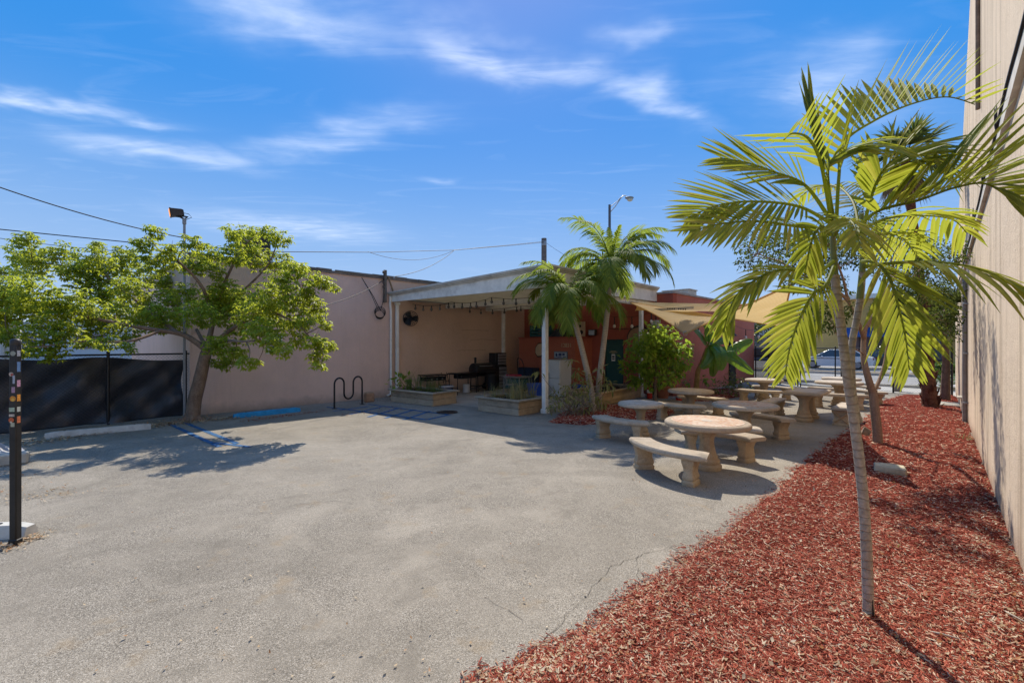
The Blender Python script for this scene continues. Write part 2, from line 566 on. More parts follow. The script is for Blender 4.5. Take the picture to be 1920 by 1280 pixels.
M_WHITE = plain('white_paint', (.76, .73, .66), .12, 4, .7, 0, .25, .15, 40, (.34, .30, .25))
M_GUTTER = plain('gutter_paint', (.56, .53, .47), .15, 3, .75, 0, .2, .15, 40, (.25, .22, .18))
M_SOFFIT = plain('soffit_board', (.76, .70, .60), .2, 3, .85, 0, .15, .2, 30, (.2, .16, .12))
M_DARKGAP = plain('shadow_gap_board', (.13, .11, .09), .2, 4, .9)
M_PINK = stucco('pink_stucco', (.74, .53, .435), (.56, .40, .33), .42, (.34, .26, .21), blotch=(.73, .515, .46))
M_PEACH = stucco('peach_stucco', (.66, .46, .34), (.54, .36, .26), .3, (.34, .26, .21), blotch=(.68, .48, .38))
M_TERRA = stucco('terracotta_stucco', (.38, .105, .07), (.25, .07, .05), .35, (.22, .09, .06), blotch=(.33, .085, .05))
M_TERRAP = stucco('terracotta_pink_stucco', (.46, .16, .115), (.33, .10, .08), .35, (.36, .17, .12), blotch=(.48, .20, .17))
M_CREAM = stucco('cream_stucco', (.72, .585, .44), (.30, .225, .155), .8, (.33, .22, .16), blotch=(.60, .47, .33))
M_ROOFING = plain('roof_felt', (.20, .19, .18), .3, 2, .95)
M_CABLE = plain('cable', (.015, .015, .017), .2, 8, .6)
M_GALVW = plain('wire', (.05, .05, .052), .2, 10, .5, .5)


# ------------------------------------------------------------------ ground, lot, street
def UV(u, v, z=0.0):
    p = U * u + V * v
    return Vector((p.x, p.y, z))


def flat(name, pts, z, mat, th=.0):
    mb = MB(); mb.add([(p[0], p[1], z) for p in pts], [tuple(range(len(pts)))])
    o = mb.build(name, mat); o['kind'] = 'structure'
    return o


flat('ground', [(-400, -200), (400, -200), (400, 700), (-400, 700)], -.03, plain('dry_ground', (.30, .26, .20), .3, .4, 1, 0, .05))
PINK_V = 14.66
flat('parking_lot', [UV(-16, -1.2), UV(23.2, -1.2), UV(23.2, PINK_V + .4), UV(-16, PINK_V + .4)], .0, M_LOT)
CAN_L, CAN_K = Vector((-4.41, 16.57, 0)), Vector((.953, 12.5, 0))     # front corners of the canopy
patio = [CAN_L + Vector((-.1, -.25, 0)), CAN_K + Vector((-.9, .55, 0)), CAN_K + U * 6.4, CAN_L + U * 8.6]
flat('patio_slab', patio, .004, M_PATIO)
# street beyond the far fence
flat('pavement', [UV(23.2, -60), UV(26.2, -60), UV(26.2, 60), UV(23.2, 60)], .01, plain('pavement_concrete', (.44, .42, .38), .12, 1.2, .95))
flat('road', [UV(26.4, -80), UV(35.2, -80), UV(35.2, 80), UV(26.4, 80)], -.02, M_ROAD)
flat('shop_forecourt', [UV(38, -80), UV(56, -80), UV(56, 80), UV(38, 80)], .01, M_ROAD)
for u0, u1, nm in ((26.2, 26.4, 'kerb'), (35.2, 35.5, 'kerb')):
    mb = MB(); mb.box(UV((u0 + u1) / 2, 0, .04), (u1 - u0, 150, .16), AU)
    o = mb.build(nm, M_CONC); o['kind'] = 'structure'
flat('verge', [UV(35.5, -80), UV(38, -80), UV(38, 80), UV(35.5, 80)], .06, M_SOIL)


def strip(mb, a, b, w, z=.004):
    a, b = Vector(a), Vector(b); t = (b - a); t.z = 0; n = Vector((-t.y, t.x, 0)).normalized() * w / 2
    mb.add([(a - n)[:2] + (z,), (b - n)[:2] + (z,), (b + n)[:2] + (z,), (a + n)[:2] + (z,)], [(0, 1, 2, 3)])


def worn_paint(name, c, keep=.5):
    t = NT(name)
    t.set(t.ramp(t.noise(8, 5), [(.3, tuple(x * .7 for x in c)), (.7, c)]), .85, 0, .2)
    tr = t.n('ShaderNodeBsdfTransparent'); mx = t.n('ShaderNodeMixShader')
    f = t.ramp(t.noise(14, 8, .75), [(keep - .08, 1.0), (keep + .08, 0.12)])
    t.l(f, mx.inputs[0]); t.l(tr.outputs[0], mx.inputs[2]); t.l(t.p.outputs[0], mx.inputs[1])
    inv = t.math('SUBTRACT', 1.0, f); t.l(inv, mx.inputs[0])
    t.l(mx.outputs[0], t.out.inputs[0])
    return t.m


M_MARK = worn_paint('worn_blue_marking', (.045, .15, .32), .57)
mb = MB()
for a, b, w in (((612, 763), (800, 787), .1), ((800, 787), (840, 778), .09), ((625, 771), (690, 762), .09), ((655, 777), (715, 763), .09),
                ((690, 782), (745, 766), .09), ((722, 784), (778, 768), .09), ((757, 787), (806, 771), .09), ((690, 758), (845, 778), .09)):
    strip(mb, G(*a), G(*b), w * 1.15, .008)
mb.build('accessible_hatching', M_MARK)['kind'] = 'structure'
mb = MB()
for a, b in (((318, 795), (412, 838)), ((345, 792), (445, 832)), ((400, 830), (470, 838))):
    strip(mb, G(*a), G(*b), .1, .008)
mb.build('bay_marking', M_MARK)['kind'] = 'structure'
# cracks in the lot: thin sunk lines of dark grit
M_CRACK = plain('crack_grit', (.10, .088, .074), .3, 20, 1.0)
mb = MB()
for pts in ([(1010, 1210), (1050, 1170), (1150, 1060), (1200, 1042), (1255, 1025), (1300, 1012)], [(1200, 1042), (1190, 1075), (1210, 1100)],
            [(1255, 1025), (1275, 1040), (1290, 1055)], [(905, 1120), (950, 1145), (985, 1170)], [(640, 884), (500, 895), (330, 915), (90, 935)],
            [(640, 884), (760, 872), (960, 850)]):
    q = [G(*p) for p in pts]
    fine = []
    for a, b in zip(q[:-1], q[1:]):
        n = max(3, int((b - a).length / .06))
        for i in range(n):
            p = a.lerp(b, i / n); fine.append(p + Vector((random.gauss(0, .014), random.gauss(0, .014), 0)))
    for a, b in zip(fine[:-1], fine[1:]):
        strip(mb, a, b, random.uniform(.0015, .0048), .005)
mb.build('pavement_cracks', M_CRACK)['kind'] = 'structure'
# drain cover on the patio
r = root('drain_cover', 'round dark iron drain cover set in the patio slab', 'drain cover', G(838, 773))
MB().lathe([(.30, .0), (.30, .016), (.27, .02)], 28, (0, 0, 0)).build('rim', M_BLACKM, r, 40, local=True)
mb = MB().lathe([(.26, .0), (.26, .014)], 28)
for i in range(-3, 4): mb.box((0, i * .065, .018), (.4 * math.cos(i * .3), .022, .008))
mb.build('plate', plain('iron', (.03, .028, .026), .3, 20, .7, .4), r, 40, local=True)

# ------------------------------------------------------------------ the mulch beds
WALL0, WDIR = Vector((4.283, 3.806, 0)), Vector((.684, .729, 0)).normalized()
WN = Vector((-WDIR.y, WDIR.x, 0))                     # faces the lot
bed_main = [G(*p) for p in ((920, 1282), (1000, 1240), (1095, 1192), (1200, 1105), (1300, 1038), (1395, 972), (1440, 932), (1485, 893), (1520, 858),
                            (1562, 826), (1605, 800), (1632, 776), (1652, 752), (1690, 741))]
bed_main = [Vector((-1.1, 1.2, 0)), Vector((-.5, 1.95, 0))] + bed_main + [Vector((16.0, 16.45, 0)), WALL0 + WDIR * 17.0, WALL0 - WDIR * 6, Vector((-.9, -1, 0))]
bed_palm = [G(*p) for p in ((1032, 792), (1085, 797), (1125, 793), (1150, 788), (1205, 788), (1250, 783), (1262, 770), (1215, 760), (1128, 762), (1060, 772))]
bed_back = [G(*p) for p in ((1290, 752), (1330, 752), (1385, 744), (1402, 735), (1395, 728), (1330, 730), (1285, 738))]


def inside(p, poly):
    x, y = p[0], p[1]; c = False; n = len(poly)
    for i in range(n):
        a, b = poly[i], poly[i - 1]
        if (a[1] > y) != (b[1] > y) and x < (b[0] - a[0]) * (y - a[1]) / (b[1] - a[1]) + a[0]: c = not c
    return c


def edge_dist(P, poly):
    """numpy: signed distance (positive inside) of points P (n,2)"""
    d = np.full(len(P), 1e9); ins = np.zeros(len(P), bool)
    n = len(poly)
    for i in range(n):
        a = np.array(poly[i][:2]); b = np.array(poly[i - 1][:2]); ab = b - a
        t = np.clip(((P - a) @ ab) / (ab @ ab), 0, 1)
        d = np.minimum(d, np.linalg.norm(P - (a + t[:, None] * ab), axis=1))
        cond = (a[1] > P[:, 1]) != (b[1] > P[:, 1])
        with np.errstate(divide='ignore', invalid='ignore'):
            xi = (b[0] - a[0]) * (P[:, 1] - a[1]) / (b[1] - a[1]) + a[0]
        ins ^= cond & (P[:, 0] < xi)
    return np.where(ins, d, -d)


def vnoise(P, s, seed=0):
    """cheap smooth value noise on (n,2) points"""
    P = P * s + seed * 17.3
    i = np.floor(P).astype(int); f = P - i; f = f * f * (3 - 2 * f)
    def h(a, b):
        q = np.sin(a * 127.1 + b * 311.7) * 43758.5453
        return q - np.floor(q)
    return (h(i[:, 0], i[:, 1]) * (1 - f[:, 0]) + h(i[:, 0] + 1, i[:, 1]) * f[:, 0]) * (1 - f[:, 1]) + \
           (h(i[:, 0], i[:, 1] + 1) * (1 - f[:, 0]) + h(i[:, 0] + 1, i[:, 1] + 1) * f[:, 0]) * f[:, 1]


def bed_height(P, poly):
    sdist = edge_dist(P, poly) + (vnoise(P, 5, 1) - .5) * .12
    return np.clip(sdist * .3, -.02, .06) + (vnoise(P, 2.2, 2) - .5) * .03 * (sdist > .1) + (vnoise(P, 9, 3) - .5) * .016 * (sdist > .02), sdist


t = NT('mulch_base')
col = t.ramp(t.noise(28, 6, .75), [(.3, (.05, .010, .006)), (.52, (.20, .032, .018)), (.68, (.33, .065, .036)), (.8, (.46, .22, .13))])
t.bump(t.noise(34, 6, .75, t.vec((1, 2.4, 1))), 1.0, .03)
M_MULCH = t.set(col, .95, 0, .1)


def bed_sheet(name, poly, step):
    xs = [p[0] for p in poly]; ys = [p[1] for p in poly]
    gx = np.arange(min(xs) - .1, max(xs) + .1, step); gy = np.arange(min(ys) - .1, max(ys) + .1, step)
    X, Y = np.meshgrid(gx, gy); P = np.stack([X.ravel(), Y.ravel()], 1)
    z, sd_ = bed_height(P, poly)
    W = len(gx); keep = (sd_ > -step * 1.6).reshape(X.shape)
    cell = keep[:-1, :-1] | keep[1:, :-1] | keep[:-1, 1:] | keep[1:, 1:]
    i, j = np.nonzero(cell)
    f = np.stack([i * W + j, i * W + j + 1, (i + 1) * W + j + 1, (i + 1) * W + j], 1)
    used = np.unique(f); remap = np.zeros(len(P), int); remap[used] = np.arange(len(used))
    o = np_mesh(name, np.stack([P[used, 0], P[used, 1], z[used] + .002], 1), remap[f], M_MULCH, smooth=True)
    o['kind'] = 'structure'
    return o


bed_sheet('mulch_bed', bed_main, .09)
bed_sheet('mulch_bed', bed_palm, .06)
bed_sheet('mulch_bed', bed_back, .08)

M_CHIP = NT('mulch_chip')
_c = M_CHIP.ramp(M_CHIP.geo.outputs['Random Per Island'], [(0, (.12, .022, .013)), (.20, (.26, .047, .029)), (.52, (.40, .092, .056)), (.76, (.51, .165, .105)), (.85, (.57, .31, .20)), (.93, (.66, .48, .33)), (1, (.74, .61, .45))])
_c = M_CHIP.mix(M_CHIP.ramp(M_CHIP.noise(120, 3), [(.3, .45), (.7, 0.0)]), _c, (.09, .02, .012))
M_CHIP = M_CHIP.set(_c, .9, 0, .15)


def chips(name, label_name, poly, n, near, mat, size=(.02, .085), width=(.004, .013), spill=.07, z_up=.006, dmin=1.6, dmax=22, wedge=True, power=2.0, edge=0.0, region=None):
    """scatter n splinters over a bed, thickest where the lens sees them largest"""
    out = []
    cnt = 0
    xs = [p[0] for p in poly]; ys = [p[1] for p in poly]
    while cnt < n:
        k = n * 3
        d = (RNG.uniform(dmax ** (1 - power), dmin ** (1 - power), k)) ** (1 / (1 - power)) if power != 1 else RNG.uniform(dmin, dmax, k)
        x = RNG.uniform(min(xs), max(xs), k)
        x = np.where(RNG.random(k) < .8, RNG.uniform(-.15, 1.14, k) * d, x)
        P = np.stack([x, d], 1)
        z, sdist = bed_height(P, poly)
        ok = sdist > -spill * RNG.random(k) ** 2
        if edge: ok &= (RNG.random(k) < np.exp(-np.maximum(sdist, 0) / edge))
        if region: ok &= region(P)
        out.append(np.column_stack([P[ok], np.maximum(z[ok], 0.003)])); cnt += ok.sum()
    P = np.concatenate(out)[:n]
    n = len(P)
    ln = RNG.uniform(*size, n) * RNG.uniform(.6, 1, n); wd = RNG.uniform(*width, n); yaw = RNG.uniform(0, 2 * PI, n)
    far = np.clip(P[:, 1] / 5, 1, 2.2); ln *= far ** .5; wd *= far
    pitch = RNG.normal(0, .22, n) * np.clip(.25 + edge_dist(P[:, :2], poly) * 6, .15, 1)
    ax = np.stack([np.cos(yaw) * np.cos(pitch), np.sin(yaw) * np.cos(pitch), np.sin(pitch)], 1)
    sd2 = np.stack([-np.sin(yaw), np.cos(yaw), RNG.normal(0, .25, n)], 1)
    c = P + np.stack([np.zeros(n), np.zeros(n), RNG.uniform(0.001, z_up * 2.2, n) + np.abs(np.sin(pitch)) * ln * .3], 1)
    a = c - ax * ln[:, None] / 2; b = c + ax * ln[:, None] / 2
    up = np.array([0, 0, 1.0])
    hw = wd[:, None] / 2
    th = (wd * RNG.uniform(.35, .8, n))[:, None]
    tp = RNG.uniform(.25, .9, n)[:, None]
    V_ = np.stack([a - sd2 * hw * tp, a + sd2 * hw * tp, b + sd2 * hw, b - sd2 * hw * tp, a + up * th * tp, b + up * th], 1).reshape(-1, 3)
    base = (np.arange(n) * 6)[:, None]
    F = np.concatenate([base + np.array([[0, 3, 5]]), base + np.array([[0, 5, 4]]), base + np.array([[1, 4, 5]]), base + np.array([[1, 5, 2]]),
                        base + np.array([[0, 4, 1]]), base + np.array([[3, 2, 5]])])
    o = np_mesh(name, V_, F, mat)
    return tag(o, label_name, None, None, 'stuff')


chips('mulch_chips', 'red dyed wood mulch chips covering the bed beside the cream wall', bed_main, 190000, 2, M_CHIP, size=(.015, .075), width=(.003, .011), spill=.16)
chips('mulch_chips', 'red mulch chips in the small bed under the twin palms', bed_palm, 9000, 2, M_CHIP, dmin=9, dmax=16, power=1)
chips('mulch_chips', 'red mulch chips in front of the banana plant', bed_back, 4000, 2, M_CHIP, dmin=13, dmax=18, power=1)

M_DRYLEAF = leaf('dry_leaf', [(.30, .15, .07), (.55, .42, .26), (.66, .56, .40), (.40, .17, .06), (.70, .62, .48)], .15, (.5, .35, .15), .8, .2)


def litter(name, lab, pts, size, mat=M_DRYLEAF, z=.006):
    """curled fallen leaves at the given (x, y, z) points"""
    P = np.asarray(pts, float); n = len(P)
    ln = RNG.uniform(size * .5, size, n); wd = ln * RNG.uniform(.35, .6, n); yaw = RNG.uniform(0, 2 * PI, n)
    tl = RNG.normal(0, .3, n)
    ax = np.stack([np.cos(yaw), np.sin(yaw), tl], 1); sd2 = np.stack([-np.sin(yaw), np.cos(yaw), RNG.normal(0, .3, n)], 1)
    c = P + np.array([0, 0, z]); c[:, 2] += np.abs(tl) * ln * .5
    cu = RNG.uniform(.05, .35, n)[:, None] * ln[:, None] * np.array([0, 0, 1.0])
    a = c - ax * ln[:, None] / 2 + cu; b = c + ax * ln[:, None] / 2 + cu
    V_ = np.stack([a, c + sd2 * wd[:, None] / 2 + cu * .4, b, c - sd2 * wd[:, None] / 2 + cu * .4, c], 1).reshape(-1, 3)
    base = (np.arange(n) * 5)[:, None]
    F = np.concatenate([base + np.array([[i, (i + 1) % 4, 4]]) for i in range(4)])
    return tag(np_mesh(name, V_, F, mat), lab, None, None, 'stuff')


def scatter_in(poly, n, dmin, dmax, power=1.5, spill=0, edge=0):
    out = []
    while sum(len(o) for o in out) < n:
        k = n * 6
        d = RNG.uniform(dmax ** (1 - power), dmin ** (1 - power), k) ** (1 / (1 - power))
        x = RNG.uniform(-.2, 1.14, k) * d
        P = np.stack([x, d], 1); z, s_ = bed_height(P, poly)
        ok = s_ > -spill * RNG.random(k) ** 2
        if edge: ok &= RNG.random(k) < np.exp(-np.maximum(s_, 0) / edge)
        out.append(np.column_stack([P[ok], np.maximum(z[ok], 0) + .012]))
    return np.concatenate(out)[:n]


litter('fallen_leaves', 'dry tan leaves strewn over the red mulch', scatter_in(bed_main, 1300, 1.8, 14, 1.6), .045)
litter('fallen_leaves', 'dry tan leaves gathered along the edge of the mulch', scatter_in(bed_main, 3200, 1.9, 10, 1.9, .16, .30), .036)


def edge_points(a, b, n, w):
    a, b = G(*a), G(*b)
    return [tuple(a.lerp(b, random.random()) + Vector((random.gauss(0, w), random.gauss(0, w), 0.004))) for _ in range(n)]


litter('fallen_leaves', 'brown leaf litter along the foot of the chain-link fence',
       edge_points((60, 832), (250, 800), 500, .18) + edge_points((280, 800), (470, 780), 700, .16) + edge_points((330, 792), (370, 783), 300, .3), .07)
litter('fallen_leaves', 'russet leaves lying in front of the blue wheel stop', edge_points((460, 790), (600, 772), 260, .12) + edge_points((640, 778), (760, 765), 60, .3), .06,
       leaf('russet_leaf', [(.30, .06, .03), (.42, .14, .06), (.25, .12, .06)], .1, (.4, .2, .1), .8))
litter('fallen_leaves', 'yellowed leaves around the foot of the stickered post', edge_points((-10, 1035), (70, 1005), 160, .07) + edge_points((0, 930), (130, 930), 90, .22) + edge_points((0, 880), (60, 910), 70, .3), .05)
_sc = [tuple(G(random.uniform(100, 1300), random.uniform(800, 1270)) + Vector((0, 0, .004))) for _ in range(170)]
litter('fallen_leaves', 'odd scraps of dry leaf scattered over the pale asphalt', _sc, .035)
litter('fallen_leaves', 'brown scraps of leaf on the ground among the concrete tables', [tuple(G(random.uniform(1180, 1560), random.uniform(770, 925)) + Vector((0, 0, .004))) for _ in range(200)], .04)
# ------------------------------------------------------------------ large structure
def wall_solid(mb, a, b, z0, z1, th, side):
    """a straight wall from a to b; side = vector pointing to the back of it"""
    a, b = Vector(a), Vector(b); s = Vector(side).normalized() * th
    mb.prism([(a.x, a.y), (b.x, b.y), (b.x + s.x, b.y + s.y), (a.x + s.x, a.y + s.y)][::1], z0, z1)


# --- the long pink building
PK0 = Vector((-8.62, 12.19, 0)); PK_END = PK0 + U * 19
r = root('pink_building', 'long pink stucco building with flat parapet behind the blue wheel stop', 'building', PK0 + U * 4)
pk_mid = PK0 + U * 6.05
mb = MB(); wall_solid(mb, PK0, pk_mid, -.02, 4.25, 11, V); mb.build('wall', M_PINK, r)
mb = MB(); wall_solid(mb, pk_mid, PK_END, -.02, 4.25, 11, V); mb.build('wall', M_PEACH, r, None)['label'] = 'peach coloured wall under the canopy'
mb = MB()
wall_solid(mb, PK0 - V * .05 - U * .05, PK_END - V * .05, 4.25, 4.33, 11.1, V); mb.build('parapet_cap', plain('cap_flashing', (.22, .20, .19), .3, 5, .8, 0, .2, .3), r)
# uneven roofing edge seen along the cap
mb = MB()
for i in range(40):
    p = PK0 + U * (i * .46 + random.uniform(-.1, .1)) - V * .06
    mb.box(p + Vector((0, 0, 4.345 + random.uniform(-.008, .012))), (.5, .06, .05), AU + random.gauss(0, .02))
mb.build('roofing_edge', M_ROOFING, r)
# cracks in the block work under the canopy
mb = MB()
for t0, z in ((9.4, 2.5), (9.9, 2.1), (9.2, 1.65), (10.2, 1.2), (9.6, .9)):
    p = PK0 + U * t0 - V * .004 + Vector((0, 0, z)); q = []
    for i in range(14): q.append(p + U * (i * .12) + Vector((0, 0, random.gauss(0, .012))))
    for a, b in zip(q[:-1], q[1:]): mb.add([a - Vector((0, 0, .004)), b - Vector((0, 0, .004)), b + Vector((0, 0, .004)), a + Vector((0, 0, .004))], [(0, 1, 2, 3)])
build_each(mb, 'wall_crack', plain('crack_line', (.12, .075, .06), .2, 5, 1), r)
# the accessible-parking sign half hidden by the tree
p = PK0 + U * 2.1 - V * .012 + Vector((0, 0, 1.93))
r = root('parking_sign', 'small white parking sign with green border on the pink wall behind the tree', 'sign', p)
RW = Matrix.Rotation(AU, 3, 'Z')
MB().box(p, (.46, .016, .62), AU, .004).build('plate', plain('sign_white', (.62, .64, .60), .08, 5, .5), r)
mb = MB()
for dz, w in ((.2, .34), (.12, .26), (-.02, .3), (-.1, .34), (-.2, .22)): mb.box(p - V * .011 + Vector((0, 0, dz)), (w, .004, .05), AU)
build_each(mb, 'lettering', plain('sign_green', (.06, .13, .10), .1, 5, .5), r)

def translucent(name, c, t_, tc):
    t = NT(name)
    col = t.ramp(t.noise(2.5, 6, .7), [(.3, tuple(x * .8 for x in c)), (.7, c)])
    t.set(col, .8, 0, .2)
    tr = t.n('ShaderNodeBsdfTranslucent'); t.l(t.mix(.0, col, tc), tr.inputs['Color'])
    tr.inputs['Color'].default_value = rgb(tc)
    mx = t.n('ShaderNodeMixShader'); mx.inputs[0].default_value = t_
    t.l(t.p.outputs[0], mx.inputs[1]); t.l(tr.outputs[0], mx.inputs[2]); t.l(mx.outputs[0], t.out.inputs[0])
    return t.m


M_PANEL = translucent('translucent_roof_panel', (.62, .60, .54), .86, (.94, .88, .76))     # translucency added so sun through the roof brightens the patio
M_SLAT = translucent('translucent_soffit_board', (.70, .64, .54), .78, (.90, .82, .68))  # boards also given added translucency to pass light down to the patio
# --- canopy over the patio
CEIL = 3.46
KL, KK = CAN_L.copy(), CAN_K.copy()
KB = KK + U * 6.45; LB = KL + U * 7.6
zt = {'L': 3.76, 'K': 4.08, 'B': 4.02, 'E': 3.78}
r = root('patio_canopy', 'flat roofed white canopy on posts in front of the terracotta building', 'canopy', KK)
mb = MB()
mb.add([KL + Vector((0, 0, zt['L'])), KK + Vector((0, 0, zt['K'])), KB + Vector((0, 0, zt['B'])), LB + Vector((0, 0, zt['E'])),
        KL + Vector((0, 0, zt['L'] - .05)), KK + Vector((0, 0, zt['K'] - .05)), KB + Vector((0, 0, zt['B'] - .05)), LB + Vector((0, 0, zt['E'] - .05))],
       [(0, 1, 2, 3), (7, 6, 5, 4), (0, 4, 5, 1), (1, 5, 6, 2), (2, 6, 7, 3), (3, 7, 4, 0)])
mb.build('roof', M_PANEL, r)


def tapered_board(mb, a, b, z0a, z1a, z0b, z1b, th, out):
    a, b = Vector(a), Vector(b); o = Vector(out).normalized() * th
    vs = [a + Vector((0, 0, z0a)), b + Vector((0, 0, z0b)), b + Vector((0, 0, z1b)), a + Vector((0, 0, z1a))]
    vs += [v + o for v in vs]
    mb.add(vs, [(0, 1, 2, 3), (7, 6, 5, 4), (0, 4, 5, 1), (1, 5, 6, 2), (2, 6, 7, 3), (3, 7, 4, 0)])


fd = (KK - KL); fd.z = 0; fd.normalize(); fo = Vector((fd.y, -fd.x, 0))      # outward = towards the camera
mb = MB(); tapered_board(mb, KL, KK, CEIL - .02, zt['L'] - .03, CEIL + .02, zt['K'] - .03, .05, fo); mb.build('fascia', M_WHITE, r)
mb = MB(); tapered_board(mb, KK, KB, CEIL + .02, zt['K'] - .03, CEIL + .05, zt['B'] - .03, .05, -V); mb.build('fascia', M_WHITE, r)
# gutter lip: a moulded trim under the roof edge
for a, b, za, zb, o in ((KL, KK, zt['L'], zt['K'], fo), (KK, KB, zt['K'], zt['B'], -V)):
    mb = MB()
    tapered_board(mb, a + o * .052, b + o * .052, za - .115, za - .075, zb - .115, zb - .075, .035, o)
    tapered_board(mb, a + o * .052, b + o * .052, za - .072, za - .035, zb - .072, zb - .035, .075, o)
    tapered_board(mb, a + o * .02, b + o * .02, za - .032, za + .022, zb - .032, zb + .022, .14, o)
    mb.build('gutter', M_GUTTER, r)
# joists / roof boards seen from below, running across the lot
nb = 15
for i in range(nb):
    s = .25 + i * (6.3 / nb)
    a, b = KL + U * (s + .6), KK + U * s
    mb = MB(); c = (a + b) / 2; L_ = (b - a).length - .12
    mb.box(c + Vector((0, 0, CEIL + .09)), (L_, .375, .05), math.atan2((b - a).y, (b - a).x), .006)
    mb.build('roof_board', M_SLAT, r)
for s in (2.2, 4.4):
    a, b = KL + U * (s + .3), KK + U * s
    mb = MB(); mb.box((a + b) / 2 + Vector((0, 0, CEIL - .045)), ((b - a).length - .1, .14, .17), math.atan2((b - a).y, (b - a).x), .01)
    mb.build('beam', M_WHITE, r)
mb = MB(); a, b = KK - V * -.12 + U * .06, KB + V * .12
mb.box((a + b) / 2 + Vector((0, 0, CEIL - .06)), ((b - a).length, .12, .16), AU, .01); mb.build('beam', M_WHITE, r)


def post(p, h, w, name='post', mat=M_WHITE):
    mb = MB(); mb.box(p + Vector((0, 0, h / 2)), (w, w, h), AU, .012)
    mb.box(p + Vector((0, 0, .06)), (w + .05, w + .05, .12), AU, .01); mb.box(p + Vector((0, 0, h - .05)), (w + .06, w + .06, .1), AU, .01)
    mb.build(name, mat, r)


post(KK + U * .1 + V * .14, CEIL - .02, .14)
post(KL + U * .18 - V * .13, CEIL - .02, .11)
post(KK + U * 5.5 + V * .1, CEIL - .02, .13)
post(KL + U * 5.3 - V * .5, CEIL - .02, .13)
mb = MB(); q = KL + fo * .09 + fd * .08
mb.tube([q + Vector((0, 0, zt['L'] - .12)), q + Vector((0, 0, 3.3)), q - fo * .03 + Vector((0, 0, 3.1)), q - fo * .03 + Vector((0, 0, .12)), q + fo * .12 + Vector((0, 0, .06))], .045, 10)
mb.build('downspout', M_WHITE, r, 40)

# --- terracotta building behind the patio
TC = Vector((5.9, 16.67, 0)); TH = 3.78
T_L = TC + V * 9.0; T_R = TC + U * 9.6
r = root('terracotta_building', 'dark red stucco building with a green door behind the canopy', 'building', TC)
bk = T_R + V * 9; bl = T_L + U * 9.6
door_a, door_b = 2.04, 2.88
mb = MB()
wall_solid(mb, TC, TC + V * door_a, -.02, TH, .3, U)
wall_solid(mb, TC + V * door_b, T_L, -.02, TH, .3, U)
wall_solid(mb, TC + V * door_a, TC + V * door_b, 2.10, TH, .3, U)
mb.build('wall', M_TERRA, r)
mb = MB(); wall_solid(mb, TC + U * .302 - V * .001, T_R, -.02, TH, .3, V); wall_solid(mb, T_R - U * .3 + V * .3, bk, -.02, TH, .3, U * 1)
o = mb.build('wall', M_TERRAP, r); o['label'] = 'faded terracotta side wall'
mb = MB(); mb.prism([tuple((TC - U * .04 - V * .04)[:2]), tuple((T_R - V * .04)[:2]), tuple(bk[:2]), tuple(bl[:2]), tuple((T_L - U * .04)[:2])], TH, TH + .07)
mb.build('parapet_cap', plain('parapet_grey', (.34, .31, .29), .2, 4, .9), r)
# door with frame
c = TC + V * ((door_a + door_b) / 2)
mb = MB(); mb.box(c + U * .06 + Vector((0, 0, 1.04)), (.045, .78, 2.06), AU, .006)
dob = mb.build('door', plain('green_door', (.022, .085, .078), .12, 4, .55, 0, .35, .08), r)
mb = MB()
for q in (door_a + .025, door_b - .025): mb.box(TC + V * q + U * .03 + Vector((0, 0, 1.05)), (.08, .05, 2.1), AU, .005)
mb.box(c + U * .03 + Vector((0, 0, 2.075)), (.08, .74, .05), AU, .005)
build_each(mb, 'frame', plain('green_frame', (.018, .06, .055), .12, 4, .6), dob)
hb = MB(); q = TC + V * (door_a + .11) + Vector((0, 0, 1.0)) + U * .02
hb.tube([q, q - U * .07], .012, 8); hb.tube([q - U * .07, q - U * .07 + V * .1], .01, 8); hb.build('handle', M_GALV, dob, 40)
# little notices on the door
mb = MB(); q = TC + V * 2.52 + U * .035
for dz, w in ((1.62, .26), (1.575, .36), (1.53, .12)): mb.box(q + Vector((0, 0, dz)), (.004, w, .022), AU)
build_each(mb, 'lettering', plain('gold_letters', (.45, .36, .20), .1, 5, .6), dob)
mb = MB(); mb.box(q + Vector((0, 0, 1.36)), (.005, .17, .28), AU); nb_ = mb.build('notice', plain('paper', (.66, .65, .62), .05, 5, .8), dob)
mb = MB(); mb.box(q - U * .004 + Vector((0, 0, 1.40)), (.004, .11, .07), AU); mb.box(q - U * .004 + Vector((0, 0, 1.31)), (.004, .11, .05), AU)
build_each(mb, 'notice_print', plain('print_ink', (.06, .06, .07), .1, 5, .8), dob)

# the low block projecting into the patio, house number on it
BX0 = TC + V * 3.52; BD = 1.22
r = root('low_terracotta_block', 'low red block with house number 12831 projecting from the terracotta building', 'building block', BX0)
BH = 2.14; a0 = BX0 - U * BD; a1 = a0 + V * 3.05
mb = MB(); mb.prism([tuple(p[:2]) for p in (BX0 - U * .003, BX0 + V * 3.05 - U * .003, a1, a0)], -.02, BH); mb.build('wall', stucco('block_stucco', (.44, .14, .085), (.28, .085, .06), .35, (.2, .09, .06), blotch=(.5, .18, .11)), r)
mb = MB(); mb.prism([tuple(p[:2]) for p in (BX0 - U * .003 - V * .05, BX0 + V * 3.05 - U * .003, a1 - U * .05, a0 - U * .05 - V * .05)], BH, BH + .06); mb.build('ledge', M_TERRA, r)


